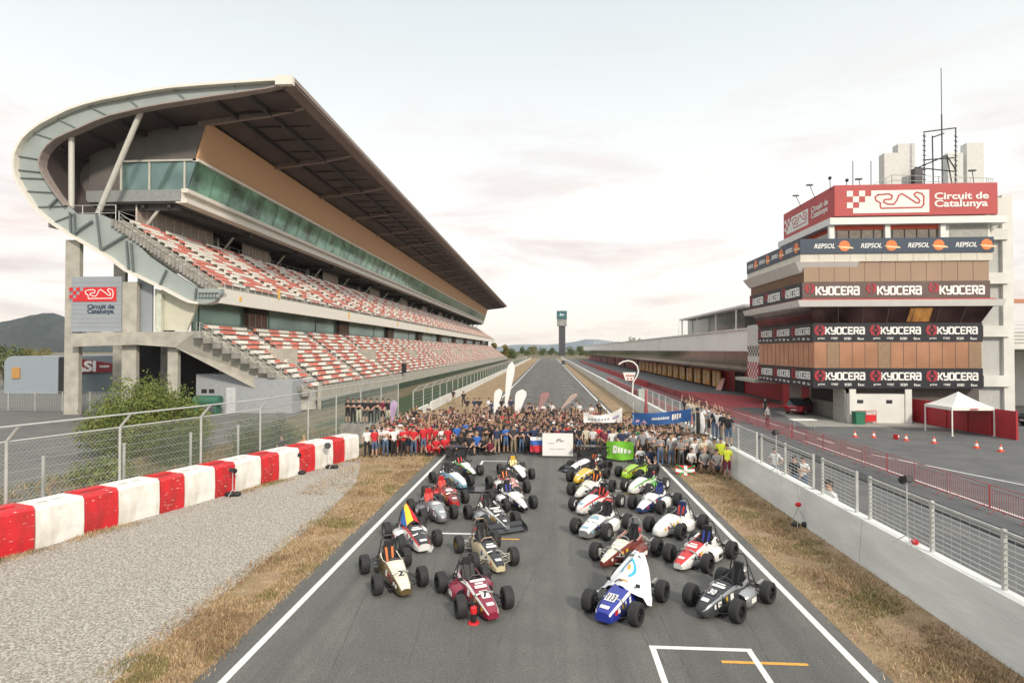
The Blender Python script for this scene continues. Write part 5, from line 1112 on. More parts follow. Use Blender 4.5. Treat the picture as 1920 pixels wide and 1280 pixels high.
def racer(label, px, py, yaw, nose='wedge', main=PW, top=None, stripe=None, rim=dark_rim, pods=None, hoop=1.08, front_hoop=.72, number=None, wing=False, rear_wing=False, bodywork_engine=False, belts=None, sz=1.0, seat_m=None, cowl=None, decals=2, steer=0.0, frame_m=darkm, decal_m=None):
    top = top or main; stripe = stripe or main; yaw = R(yaw)
    p = gnd(px, py); c_, s_ = math.cos(yaw), math.sin(yaw)            # px, py: ground below the middle of the front axle
    loc = (p.x+(-.8*s_)*-1*-1*-1 if 0 else p.x-s_*.8*sz, p.y+c_*.8*sz, 0)
    t = thing('racing_car', label, 'racing car', loc, yaw, 'student racing cars on the grid'); t.scale = (sz, sz, sz)
    # body
    S_ = [(*q, 0) for q in NOSES[nose]]+[(-.24, .285, .05, .555, 0), (-.19, .29, .05, .55, 1), (.12, .315, .05, .52, 1), (.38, .30, .05, .57, 1), (.43, .29, .05, .60, 0)]
    S_ += [(.62, .25, .07, .62 if bodywork_engine else .46, 0), (.86, .19, .10, .50 if bodywork_engine else .36, 0)]
    S_ = [(y, hw*1.06, zb_, zb_+(zt_-zb_)*1.07, cp) for y, hw, zb_, zt_, cp in S_]
    mb = MB(); rings = []
    for y, hw, zb_, zt_, cp in S_:
        h = zt_-zb_
        side = [(hw*.8, zb_), (hw*.97, zb_+.12*h), (hw, zb_+.5*h), (hw*.94, zb_+.86*h), (hw*.8, zt_)]
        inn = [(hw*.72, zt_+.005), (hw*.66, zt_-.05), (hw*.5, zb_+.09), (hw*.2, zb_+.06)] if cp else [(hw*.66, zt_+.02), (hw*.5, zt_+.032), (hw*.3, zt_+.038), (hw*.12, zt_+.04)]
        half = side+inn; rings.append([(x, y, z) for x, z in half]+[(-x, y, z) for x, z in half[::-1]])
    m_ = len(rings[0])
    def mf(i, j):
        if j < 0: return 0
        jj = j if j < 9 else m_-2-j
        ck = S_[i][4] or S_[min(i+1, len(S_)-1)][4]
        if jj >= 5: return 2 if ck and jj >= 5 else 1
        if jj == 3: return 3
        if jj == 4: return 1
        return 0
    mb.loft(rings, mf=mf); mb.build('body', [main, top, seat_dark, stripe], t, True)
    # cowl hoop round the cockpit
    if cowl:
        mb = MB(); mb.path([(.22, -.25, .56), (.27, -.1, .60), (.30, .15, .58), (.28, .42, .66)], .035, 6); mb.path([(-.22, -.25, .56), (-.27, -.1, .60), (-.30, .15, .58), (-.28, .42, .66)], .035, 6); mb.build('cockpit_trim', cowl, t, True)
    # seat, headrest, belts, steering wheel
    mb = MB(); mb.hexa([(-.17, .05, .1), (.17, .05, .1), (.19, .36, .14), (-.19, .36, .14), (-.19, .16, .2), (.19, .16, .2), (.17, .44, .78), (-.17, .44, .78)]); mb.build('seat', seat_m or seat_dark, t)
    mb = MB(); mb.box(-.12, .12, .43, .52, .74, .96); mb.build('headrest', seat_m or black, t)
    belts = belts or random.Random(int(px)).choice([belt_red, black, PB, PK, belt_or, black])
    if belts:
        mb = MB(); [mb.hexa([(sx*.07-.03, .18, .26), (sx*.07+.03, .18, .26), (sx*.07+.03, .2, .26), (sx*.07-.03, .2, .26), (sx*.09-.03, .395, .8), (sx*.09+.03, .395, .8), (sx*.09+.03, .42, .8), (sx*.09-.03, .42, .8)]) for sx in (-1, 1)]; mb.build('seat_belt', belts, t)
    mb = MB(); mb.T = Matrix.Translation((0, -.06, .57)) @ Matrix.Rotation(R(-62), 4, 'X')
    pts = [(.12*math.cos(a), .095*math.sin(a), 0) for a in [2*math.pi*i/12 for i in range(13)]]; mb.path(pts, .014, 5); mb.box(-.1, .1, -.02, .02, -.01, .01); mb.build('steering_wheel', black, t)
    # roll hoops and rear frame
    mb = MB(); hh = hoop; mb.path([(-.26, .5, .1), (-.27, .5, .55), (-.20, .52, hh-.14), (-.11, .53, hh-.02), (.11, .53, hh-.02), (.20, .52, hh-.14), (.27, .5, .55), (.26, .5, .1)], .017, 6); mb.build('main_roll_hoop', frame_m, t, True)
    mb = MB(); fh = front_hoop; mb.path([(-.23, -.24, .3), (-.21, -.23, fh-.08), (-.12, -.22, fh), (.12, -.22, fh), (.21, -.23, fh-.08), (.23, -.24, .3)], .015, 6); mb.build('front_roll_hoop', frame_m, t, True)
    mb = MB()
    for sx in (-1, 1):
        mb.tube((sx*.18, .52, hh-.12), (sx*.2, .98, .34), .013, 5); mb.tube((sx*.26, .5, .5), (sx*.2, 1.02, .34), .013, 5); mb.tube((sx*.25, .5, .12), (sx*.18, 1.02, .12), .013, 5); mb.tube((sx*.2, 1.02, .34), (sx*.18, 1.02, .12), .013, 5); mb.tube((sx*.25, .5, .12), (sx*.2, 1.02, .34), .011, 5)
    mb.tube((-.2, 1.02, .34), (.2, 1.02, .34), .013, 5); mb.tube((-.18, 1.02, .12), (.18, 1.02, .12), .013, 5); mb.tube((-.3, 1.08, .22), (.3, 1.08, .22), .014, 5); mb.build('rear_frame', frame_m, t)
    # engine
    mb = MB(); mb.box(-.16, .16, .52, .86, .12, .42, 0); mb.box(-.12, .12, .56, .74, .42, .58, 1); mb.tube((-.12, .62, .62), (.12, .62, .62), .05, 8, 1)
    for k in range(4): mb.path([(-.12+.08*k, .52, .34), (-.12+.08*k, .47, .26), (-.05+.03*k, .55, .14)], .017, 5, 2)
    mb.path([(.0, .6, .12), (.2, .8, .16), (.27, 1.0, .3), (.27, 1.2, .34)], .035, 7, 2); mb.tube((.27, .95, .3), (.27, 1.25, .34), .055, 8, 1); mb.build('engine', [darkm, alu, pipe], t)
    # sidepods
    pm = pods if pods is not None else main
    if pods is not False:
        for sx in (-1, 1):
            mb = MB(); rr = []
            for y, w0, w1, z0, z1 in ((-.12, .28, .50, .10, .36), (.0, .27, .57, .07, .41), (.3, .27, .57, .07, .42), (.58, .24, .44, .09, .36), (.68, .22, .32, .12, .30)):
                rr.append([(sx*w0, y, z0), (sx*(w1-.05), y, z0), (sx*w1, y, z0+.06), (sx*w1, y, z1-.07), (sx*(w1-.07), y, z1), (sx*w0, y, z1+.03)][::sx])
            mb.loft(rr, mf=lambda i, j: 1 if j == -1 and i == 0 else 0); mb.build('sidepod', [pm, seat_dark], t, True)
    # wheels and suspension
    for wy in (-.8, .8):
        for sx in (-1, 1):
            wo = bpy.data.objects.new('wheel', TYRE); C.objects.link(wo); wo.parent = t; wo.location = (sx*.62, wy, .273); st_ = steer if wy < 0 else 0
            wo.rotation_euler = (rng.uniform(0, 1) if 0 else 0, 0, R(st_)+(math.pi if sx < 0 else 0))
            ro = bpy.data.objects.new('rim', rim_mesh(rim)); C.objects.link(ro); ro.parent = wo; ro.rotation_euler = (rng.uniform(0, 6), 0, 0)
            mb = MB(); ix = .2 if wy < 0 else .19
            for z0, z1, dy in ((.14, .17, .22), (.34, .36, .16)):
                for e in (-1, 1): mb.tube((sx*ix, wy+e*dy, z0), (sx*.52, wy+e*.02, z1), .011, 5)
            mb.tube((sx*.51, wy, .18), (sx*(ix+.02), wy+.02, .48), .012, 5); mb.box(sx*.49-.02, sx*.49+.02, wy-.05, wy+.05, .14, .38); mb.build('suspension_arm', steel_l if frame_m is not darkm else darkm, t)
            mb = MB(); mb.tube((sx*(ix+.02), wy-.0, .47), (sx*.06, wy-.02, .52), .028, 8); mb.build('damper', alu, t)
    # decals and number on the nose
    def surf(y):
        for (a, b) in zip(S_, S_[1:]):
            if a[0] <= y <= b[0]: u = (y-a[0])/(b[0]-a[0]); return a[3]+(b[3]-a[3])*u+.042, a[1]+(b[1]-a[1])*u
        return S_[0][3]+.04, .1
    dm = decal_m or white
    def plate(y0, y1, f, name, m, txt=None):
        z0, w0 = surf(y0); z1, w1 = surf(y1); sl = Vector((0, y1-y0, z1-z0)); pl = Plane((-w0*f, y0, z0+.004), (1, 0, 0), sl); W = 2*w0*f; Hh = sl.length
        mb = MB(); pl.box(mb, 0, W, 0, Hh, 0, .006); mb.build(name, m, t)
        if txt:
            mb = MB(); write(mb, pl, txt, W*.12, Hh*.1, W*.76, Hh*.8, .007, .011, bold=.03); mb.build('number', black if m is not black else white, t)
    if number: plate(-.98, -.70, .5, 'number_panel', number[1], number[0])
    if decals >= 1: plate(-1.24, -1.14, .5, 'decal', dm)
    if decals >= 2: plate(-.60, -.50, .6, 'decal', dm); plate(-.46, -.40, .4, 'decal', dm)
    if decals >= 3: plate(-.36, -.27, .7, 'decal', dm)
    cr2 = random.Random(int(px*7+py)); cols = [white, black, PR, PB, PY, dm, dm]
    for k in range(5):                       # small stickers along the flanks of the nose
        y0 = -1.15+k*.17+cr2.uniform(-.03, .03); L = cr2.uniform(.05, .13); m_s = cr2.choice([c for c in cols if c is not main])
        for sx in (-1, 1):
            def sd_(y):
                for (a, b) in zip(S_, S_[1:]):
                    if a[0] <= y <= b[0]:
                        u = (y-a[0])/(b[0]-a[0]); hw = a[1]+(b[1]-a[1])*u; z0 = a[2]+(b[2]-a[2])*u; z1 = a[3]+(b[3]-a[3])*u; return hw, z0, z1
                return .2, .1, .4
            h0, a0, b0 = sd_(y0); h1, a1, b1 = sd_(y0+L); f0, f1 = .52, .80
            def pt_(hw, za, zb, f): return hw*(1-.06*(f-.5)/.36)*1.0+.004, za+(zb-za)*f
            q = [(*pt_(h0, a0, b0, f0), y0), (*pt_(h1, a1, b1, f0), y0+L), (*pt_(h1, a1, b1, f1), y0+L), (*pt_(h0, a0, b0, f1), y0)]
            mb = MB(); mb.hexa([(sx*(x-.006), y, z) for x, z, y in q]+[(sx*(x+.002), y, z) for x, z, y in q]); mb.build('sticker', m_s, t)
    # intake, radiator, mirrors, skid plate
    mb = MB(); mb.ell((0, .72, .70), (.13, .16, .07), 12, 6, 0); mb.tube((0, .62, .72), (.02, .5, .84), .035, 8); mb.build('air_intake', cr2.choice([black, alu, darkm, PR]), t, True)
    mb = MB(); mb.box(.24, .46, .44, .49, .10, .40); mb.build('radiator', alu, t)
    for sx in (-1, 1):
        mb = MB(); mb.tube((sx*.27, -.22, .56), (sx*.36, -.2, .66), .008, 4); mb.box(sx*.40-.05, sx*.40+.05, -.215, -.185, .63, .71); mb.build('mirror', black, t)
    mb = MB(); mb.box(-.30, .30, -.9, 1.0, .028, .045); mb.build('floor_plate', black, t)
    mb = MB(); mb.T = Matrix.Translation((0, -.06, .5)); mb.tube((0, 0, 0), (0, -.3, -.08), .02, 5); mb.path([(.22, -.22+.06, .05), (.1, -.4, -.1)], .012, 4); mb.build('steering_column', darkm, t)
    for sx in (-1, 1):
        if pods is not False and decals: mb = MB(); mb.box(sx*.572, sx*.578, .02, .26, .18, .30); mb.build('decal', dm if pm is not PW else stripe if stripe is not main else darkm, t)
    if wing:
        mb = MB(); rr = [[(x, -1.62, .09), (x, -1.36, .16), (x, -1.30, .20), (x, -1.40, .13)] for x in (-.68, .68)]; mb.loft(rr); rr = [[(x, -1.34, .2), (x, -1.2, .30), (x, -1.18, .31), (x, -1.3, .18)] for x in (-.68, .68)]; mb.loft(rr)
        for sx in (-1, 1): mb.hexa([(sx*.68, -1.66, .05), (sx*.70, -1.66, .05), (sx*.70, -1.14, .05), (sx*.68, -1.14, .05), (sx*.68, -1.6, .22), (sx*.70, -1.6, .22), (sx*.70, -1.12, .36), (sx*.68, -1.12, .36)])
        mb.build('front_wing', PK, t)
    if rear_wing:
        mb = MB(); mb.loft([[(x, .95, .92), (x, 1.25, .98), (x, 1.27, 1.02), (x, .97, .96)] for x in (-.5, .5)])
        for sx in (-1, 1): mb.box(sx*.5, sx*.52, .9, 1.35, .7, 1.1)
        mb.tube((-.15, 1.0, .3), (-.2, 1.1, .93), .015); mb.tube((.15, 1.0, .3), (.2, 1.1, .93), .015); mb.build('rear_wing', PK, t)
    return t
A1 = racer('gold and black racing car number 2 with orange seat belts at the front left', 750, 1106, 30, 'wedge', PG, PIV, PG, number=('2', PIV), pods=False, belts=belt_or, hoop=1.12, decals=2, front_hoop=.66)
B1 = racer('maroon and white racing car number 7 behind the fire extinguisher', 908, 1148, 28, 'wedge', PM, PM, PW, number=('7', white), pods=PM, hoop=1.05, seat_m=black, decals=3, steer=-6)
A2 = racer('white and black racing car under a blue, yellow and red flag', 786, 1029, 32, 'blunt', PW, PK, PR, pods=PW, rim=silver_rim, decals=2, belts=belt_red)
B2 = racer('cream and black racing car with gold wheel rims and open frame', 926, 1064, 25, 'wedge', PC, PK, PC, rim=gold_rim, pods=False, hoop=1.12, decals=2, seat_m=None, frame_m=pipe)
A3 = racer('grey rounded racing car with red cockpit, third back in the left outer column', 822, 976, 30, 'round', PGR, PS, PGR, pods=PGR, belts=belt_red, seat_m=PR, decals=2)
B3 = racer('silver and black racing car with white stripes and a wide black front wing', 938, 990, 30, 'slim', PS, PK, PW, pods=PS, wing=True, decals=3, cowl=PW)
A4 = racer('dark red racing car between the grey car and the blue and white car', 846, 946, 30, 'wedge', PR, PBR, PR, pods=PR, seat_m=PR, decals=2)
B4 = racer('white and black racing car with small black nose behind the silver winged car', 974, 956, 28, 'slim', PK, PW, PW, pods=PW, decals=1)
A5 = racer('light blue and white racing car beside the left edge line', 860, 914, 36, 'round', PLB, PW, PLB, pods=PLB, decals=1)
B5 = racer('white racing car with an orange-red top behind the white and black car', 964, 926, 26, 'wedge', PW, PRW, PR, pods=PW, decals=1)
A6 = racer('black racing car with a lime and white nose, rearmost on the far left', 880, 893, 34, 'slim', PK, PW, PGE, pods=PK, decals=1, rim=white_rim)
B6 = racer('white racing car with a yellow panel on its back, rearmost in the left inner column', 975, 899, 20, 'round', PK, PW, PK, pods=PW, seat_m=PY, decals=1)
C1 = racer('bright blue racing car number 113 with a white flag draped over its cockpit', 1148, 1158, -33, 'blunt', PB, PB, PW, number=('113', white), pods=PK, decals=1, hoop=1.15)
D1 = racer('black and silver racing car number 30, front right corner of the grid', 1338, 1149, -45, 'round', PGD, PK, PS, number=('30', PK), pods=PS, hoop=1.18, decals=2)
D1.children[0].name = 'body'
for o in D1.children:
    if o.name.startswith('number') and not o.name.startswith('number_panel'): o.data.materials[0] = white
C2 = racer('bronze and ivory racing car behind the car with the white flag', 1150, 1058, -38, 'slim', PBR, PIV, PBR, pods=PBR, decals=2, hoop=1.15, frame_m=alu, cowl=PRW)
D2 = racer('white racing car with red top panel, directly behind the black number 30 car', 1290, 1062, -42, 'wedge', PW, PR, PW, pods=PW, decals=2, hoop=1.12, cowl=PW)
C3 = racer('white and silver racing car with a blue nose tip', 1108, 1005, -34, 'blunt', PS, PW, PW, pods=PW, decals=2, decal_m=PLB, rim=silver_rim)
D3 = racer('plain white smooth-nosed racing car with dark blue seat, third in the right outer column', 1246, 1003, -42, 'round', PW, PW, PW, pods=PW, decals=0, seat_m=PNV, belts=belt_red, bodywork_engine=True)
C4 = racer('white racing car with a bright red cowl in the right inner column', 1100, 961, -36, 'round', PW, PW, PR, pods=PR, decals=1, rim=white_rim, decal_m=PLB, cowl=PR)
D4 = racer('navy and white racing car between the plain white car and the white and green car', 1212, 958, -36, 'wedge', PNV, PW, PW, pods=PW, decals=1, seat_m=PNV)
C5 = racer('all white racing car between the red cowled car and the yellow car', 1094, 931, -32, 'slim', PW, PIV, PW, pods=PW, decals=1)
D5 = racer('white and pale green racing car beside the right edge line', 1194, 924, -38, 'round', PW, PW, PGE, pods=PGE, decals=1, rim=white_rim)
C6 = racer('yellow racing car with white top near the crowd', 1090, 905, -30, 'round', PY, PY, PIV, pods=PY, decals=1)
D6 = racer('bright lime green racing car near the crouching people on the right', 1180, 896, -38, 'round', PLI, PLI, PK, pods=PLI, decals=1, decal_m=PM)
C7 = racer('black racing car with white nose and black front wing, rearmost in the right inner column', 1086, 884, -48, 'blunt', PK, PW, PW, pods=PK, decals=0, wing=True)
# dark floor tray lying between two left cars
q = gnd(905, 920); mb = MB(); mb.T = Matrix.Translation(q) @ Matrix.Rotation(.03, 4, 'Z'); mb.box(-.95, .95, -.45, .45, .03, .08); mb.box(-.95, -.9, -.5, .5, .0, .25); mb.box(.9, .95, -.5, .5, .0, .25); mb.box(-.12, .12, -.05, .05, .081, .09)
tag(mb.build('wing_tray', PK), 'wide flat black wing tray lying on the track between two left columns of cars', 'car part')
# ---- cloths on cars
def cloth(name, grid, m, label, cat, group=None, two=.006):
    """grid[i][j] points -> a cloth with thickness; m: materials, mf(i,j)"""
    mats, mf = m; mb = MB(); ni, nj = len(grid), len(grid[0])
    def nrm(i, j):
        a = Vector(grid[min(ni-1, i+1)][j])-Vector(grid[max(0, i-1)][j]); b = Vector(grid[i][min(nj-1, j+1)])-Vector(grid[i][max(0, j-1)]); return a.cross(b).normalized()*two
    vs = [Vector(grid[i][j]) for i in range(ni) for j in range(nj)]; vb = [Vector(grid[i][j])-nrm(i, j) for i in range(ni) for j in range(nj)]
    fs, ms = [], []
    for i in range(ni-1):
        for j in range(nj-1):
            q = (i*nj+j, (i+1)*nj+j, (i+1)*nj+j+1, i*nj+j+1); fs += [q, tuple(k+ni*nj for k in q[::-1])]; ms += [mf(i/(ni-1), j/(nj-1))]*2
    mb.add(vs+vb, fs, ms); o = mb.build(name, mats, None, True)
    return tag(o, label, cat, group)
def at_car(t, p): return t.matrix_basis @ Vector(p)
bpy.context.view_layer.update()
# white flag on C1: peak at the roll hoop, falling to both sides and forward
g_ = []
for i in range(17):
    u = i/16*2-1; row = []
    for j in range(15):
        v = j/14; hang = abs(u); y = .60-.98*v-.04*math.sin(u*5)+.12*hang; x = u*(.13+.54*v**.8+.10*hang)
        z = 1.22-.58*v**.85-.36*hang**2.2*(.35+.65*v)-.10*v*hang+.02*math.sin(u*11+v*7)
        if hang > .8: z -= .16*(hang-.8)/.2
        row.append(at_car(C1, (x, y, max(z, .28 if hang > .8 else .5-.08*hang))))
    g_.append(row)
fw_ = cloth('draped_flag', g_, ([mat('flag_white', (.74, .75, .76), .85, var=.04, bump=.2, bscale=6)], lambda u, v: 0), 'white flag with a blue ring emblem draped over the bright blue car', 'flag')
mb = MB()
def on_cloth(grid, u, v, d=.02):
    i = min(len(grid)-2, max(0, int(u*(len(grid)-1)))); j = min(len(grid[0])-2, max(0, int(v*(len(grid[0])-1)))); a = u*(len(grid)-1)-i; b = v*(len(grid[0])-1)-j
    p = (grid[i][j]*(1-a)+grid[i+1][j]*a)*(1-b)+(grid[i][j+1]*(1-a)+grid[i+1][j+1]*a)*b; n_ = (grid[i+1][j]-grid[i][j]).cross(grid[i][j+1]-grid[i][j]).normalized()
    if n_.y > 0 or n_.z < -.2: n_ = -n_
    return p+n_*d
for k in range(20):
    a0, a1 = [2.4+5.0*(k+e)/20 for e in (0, 1)]; q = [on_cloth(g_, .5+r_*math.cos(a)*.8, .47+r_*math.sin(a)*1.0) for a, r_ in ((a0, .19), (a1, .19), (a1, .26), (a0, .26))]; mb.poly(q, 0)
for k in range(6): u = .40+.2*k/6; mb.poly([on_cloth(g_, u, .80), on_cloth(g_, u+.028, .80), on_cloth(g_, u+.028, .85), on_cloth(g_, u, .85)], 1)
mb.poly([on_cloth(g_, .46, .38), on_cloth(g_, .54, .38), on_cloth(g_, .54, .5), on_cloth(g_, .46, .5)], 1)
o = mb.build('emblem', [mat('emblem_blue', (.05, .42, .62), .7), mat('emblem_orange', (.75, .36, .06), .7)]); o.parent = fw_
g_ = []
for i in range(13):
    u = i/12*2-1
    g_.append([at_car(A2, (u*(.18+.26*v)+.05*v, .58-.62*v, 1.16-.42*v**1.2-.5*abs(u)**1.5*(.6+.4*v)+.015*math.sin(9*u+5*v))) for v in [j/8 for j in range(9)]])
cloth('draped_flag', g_, ([mat('flag_blue', (.03, .12, .38), .8), mat('flag_yellow', (.80, .58, .05), .8), mat('flag_red', (.70, .02, .03), .8)], lambda u, v: 0 if u < .22 else 1 if u < .45 else 2), 'blue, yellow and red flag draped over the roll hoop of the white and black car', 'flag')
# ================================================================= PEOPLE
def bones(pose):
    J = dict(pel=(0, 0, .95), spi=(0, -.01, 1.14), che=(0, 0, 1.34), nek=(0, .005, 1.49), hd0=(0, -.015, 1.57), hd1=(0, -.02, 1.66), hd2=(0, -.01, 1.745))
    for s_, n_ in ((-1, 'l'), (1, 'r')):
        J.update({n_+'sh': (s_*.18, 0, 1.40), n_+'el': (s_*.25, .03, 1.13), n_+'wr': (s_*.25, -.07, .89), n_+'hp': (s_*.09, 0, .88), n_+'kn': (s_*.11, -.02, .49), n_+'an': (s_*.12, .03, .09), n_+'to': (s_*.135, -.15, .04)})
    def arm(n_, el, wr): J[n_+'el'] = el; J[n_+'wr'] = wr
    if pose == 'crossed': arm('l', (-.25, -.02, 1.14), (.02, -.21, 1.17)); arm('r', (.25, -.02, 1.14), (-.02, -.18, 1.21))
    if pose == 'hips': arm('l', (-.37, .06, 1.16), (-.19, -.04, 1.0)); arm('r', (.37, .06, 1.16), (.19, -.04, 1.0))
    if pose == 'raised': arm('l', (-.30, -.02, 1.60), (-.24, -.05, 1.86)); arm('r', (.30, -.02, 1.60), (.24, -.05, 1.86))
    if pose == 'wave': arm('r', (.32, -.03, 1.58), (.27, -.06, 1.85))
    if pose == 'clasped': arm('l', (-.24, 0, 1.13), (-.04, -.19, .97)); arm('r', (.24, 0, 1.13), (.04, -.19, .97))
    if pose in ('kneel', 'sit', 'squat'):
        dz = {'kneel': -.42, 'sit': -.80, 'squat': -.52}[pose]
        for k in list(J):
            if k in ('pel', 'spi', 'che', 'nek', 'hd0', 'hd1', 'hd2') or k[1:] in ('sh', 'el', 'wr'): x, y, z = J[k]; J[k] = (x, y-(.05 if pose != 'sit' else 0), z+dz)
        for s_, n_ in ((-1, 'l'), (1, 'r')):
            J[n_+'hp'] = (s_*.1, -.02, .88+dz)
            if pose == 'kneel':
                J[n_+'kn'] = (s_*.15, -.38, .5) if s_ < 0 else (s_*.13, -.22, .08); J[n_+'an'] = (s_*.15, -.34, .09) if s_ < 0 else (s_*.13, .2, .09); J[n_+'to'] = (s_*.16, -.5, .04) if s_ < 0 else (s_*.13, .3, .05)
                J[n_+'wr'] = (s_*.13, -.3, .58)
            elif pose == 'squat': J[n_+'kn'] = (s_*.22, -.42, .52); J[n_+'an'] = (s_*.16, -.12, .09); J[n_+'to'] = (s_*.19, -.3, .04); J[n_+'wr'] = (s_*.12, -.42, .56)
            else: J[n_+'kn'] = (s_*.28, -.38, .26); J[n_+'an'] = (s_*.06, -.55, .07); J[n_+'to'] = (s_*.02, -.66, .06); J[n_+'wr'] = (s_*.16, -.34, .28); J[n_+'el'] = (s_*.26, -.08, .36)
    return J
RAD = dict(pel=(.155, .115), spi=(.14, .105), che=(.165, .115), nek=(.06, .06), hd0=(.07, .08), hd1=(.085, .10), hd2=(.07, .08), sh=(.075, .07), el=(.048, .048), wr=(.034, .03), hp=(.10, .10), kn=(.065, .065), an=(.045, .045), to=(.042, .032))
def person_mesh(pose, hair='short', female=False):
    J = bones(pose); names = list(J); idx = {k: i for i, k in enumerate(names)}
    E_ = [('pel', 'spi', 1), ('spi', 'che', 1), ('che', 'nek', 1), ('nek', 'hd0', 0), ('hd0', 'hd1', 0), ('hd1', 'hd2', 0)]
    for n_ in 'lr': E_ += [('che', n_+'sh', 1), (n_+'sh', n_+'el', 1), (n_+'el', n_+'wr', 0), ('pel', n_+'hp', 2), (n_+'hp', n_+'kn', 2), (n_+'kn', n_+'an', 3), (n_+'an', n_+'to', 4)]
    me = bpy.data.meshes.new('p'); me.from_pydata([J[k] for k in names], [(idx[a], idx[b]) for a, b, _ in E_], []); o = bpy.data.objects.new('p', me); C.objects.link(o)
    md = o.modifiers.new('s', 'SKIN'); md.use_smooth_shade = True; sv = me.skin_vertices[0].data
    for k in names:
        r_ = RAD.get(k) or RAD[k[1:]]; f = .9 if female and k in ('che', 'spi', 'lsh', 'rsh') else 1; sv[idx[k]].radius = (r_[0]*f, r_[1]*f); sv[idx[k]].use_root = (k == 'pel')
    sub = o.modifiers.new('u', 'SUBSURF'); sub.levels = 1; sub.render_levels = 1
    dg = bpy.context.evaluated_depsgraph_get(); m2 = bpy.data.meshes.new_from_object(o.evaluated_get(dg)); bpy.data.objects.remove(o)
    mb = MB(); vs = [v.co.copy() for v in m2.vertices]; fs = [tuple(p.vertices) for p in m2.polygons]; ms = []
    for p in m2.polygons:
        c = p.center; best = None
        for a, b, m in E_:
            A, B = Vector(J[a]), Vector(J[b]); d = B-A; t = max(0, min(1, (c-A).dot(d)/d.length_squared)); dist = (c-(A+d*t)).length-.3*RAD.get(b, RAD.get(b[1:], (.05,)))[0]
            if best is None or dist < best[0]: best = (dist, a, b, m, t)
        _, a, b, m, t = best
        if b.endswith('el') and t > .75: m = 0
        if (a, b) == ('che', 'nek') and t > .85: m = 0
        ms.append(m)
    bpy.data.meshes.remove(m2); mb.add(vs, fs, ms)
    h = Vector(J['hd1'])                     # face, ears, hair
    mb.ell(h+Vector((0, -.105, -.01)), (.016, .022, .022), 6, 4, 0)
    for sx in (-1, 1): mb.ell(h+Vector((sx*.035, -.088, .022)), (.015, .012, .009), 6, 4, 6); mb.ell(h+Vector((sx*.092, .01, 0)), (.014, .022, .03), 6, 4, 0)
    mb.ell(h+Vector((0, -.09, -.052)), (.026, .012, .007), 6, 4, 7)
    hr_ = MB(); 
    if hair == 'cap': mb.ell(h+Vector((0, .0, .045)), (.105, .118, .085), 12, 6, 5, 0, 1.6); mb.box(-.06, .06, h.y-.2, h.y-.08, h.z+.045, h.z+.058, 5)
    elif hair != 'bald':
        mb.ell(h+Vector((0, .022, .03)), (.102, .112, .10), 12, 7, 5, 0, 1.75); mb.ell(h+Vector((0, .065, -.02)), (.09, .06, .10), 10, 6, 5)
        if hair == 'long': mb.ell(h+Vector((0, .085, -.13)), (.095, .05, .16), 10, 6, 5)
    for s_, n_ in ((-1, 'l'), (1, 'r')):      # hands with fingers
        A, B = Vector(J[n_+'el']), Vector(J[n_+'wr']); d = (B-A).normalized(); side = Vector((0, 1, 0)) if abs(d.y) < .8 else Vector((1, 0, 0)); side = (side-d*side.dot(d)).normalized(); nn = d.cross(side)*(-s_)
        P = [(B+side*x*.036+nn*y*.014, B+d*.085+side*x*.042+nn*y*.013) for x, y in ((-1, -1), (1, -1), (1, 1), (-1, 1))]; mb.hexa([p[0] for p in P]+[p[1] for p in P], 0)
        for k, L in enumerate((.062, .072, .068, .052)):
            b0 = B+d*.083+side*(-.03+.02*k); b1 = b0+d*L*.55+nn*.006; b2 = b1+(d*.8+nn*.55).normalized()*L*.45; mb.tube(b0, b1, .0085, 5, 0); mb.tube(b1, b2, .008, 5, 0, .006)
        t0 = B+d*.025-side*.034; t1 = t0+(d*.7-side*.7).normalized()*.035; mb.tube(t0, t1, .011, 5, 0); mb.tube(t1, t1+(d*.9-side*.2+nn*.2).normalized()*.03, .0095, 5, 0, .007)
    return mb
sk = [mat('skin_light', (.50, .32, .24), .6), mat('skin_tan', (.40, .24, .16), .6), mat('skin_brown', (.24, .13, .08), .6)]
CL = {}
for n_, c in dict(white=(.66, .66, .66), black=(.02, .02, .024), red=(.50, .02, .03), navy=(.025, .035, .08), grey=(.24, .24, .25), green=(.04, .22, .07), blue=(.03, .12, .40), maroon=(.16, .02, .04), yellow=(.62, .70, .05), orange=(.60, .2, .05), denim=(.08, .13, .22), khaki=(.26, .21, .14), charcoal=(.05, .05, .055), cream=(.50, .46, .36), purple=(.12, .05, .18), pink=(.5, .25, .28)).items():
    CL[n_] = mat('cloth_'+n_, c, .85, var=.15, scale=6, bump=.3, bscale=14)
HR = {k: mat('hair_'+k, c, .7, var=.3, scale=20) for k, c in dict(black=(.015, .012, .01), brown=(.06, .035, .02), blond=(.32, .22, .10), grey=(.25, .24, .23)).items()}
shoe = mat('shoe_dark', (.04, .04, .04), .6); shoe_w = mat('shoe_white', (.6, .6, .6), .6); eye = mat('eye_dark', (.02, .015, .015), .3); lip = mat('lip', (.35, .12, .10), .6)
PMESH = {}; PMB = {}
def pmesh(pose, hair, female=False):
    k = (pose, hair, female)
    if k not in PMESH:
        mb = person_mesh(*k); PMB[k] = mb; o = mb.build('person', [sk[0], CL['black'], CL['denim'], sk[0], shoe, HR['brown'], eye, lip], None, True); PMESH[k] = o.data; bpy.data.objects.remove(o)
    return PMESH[k]
cntp = [0]
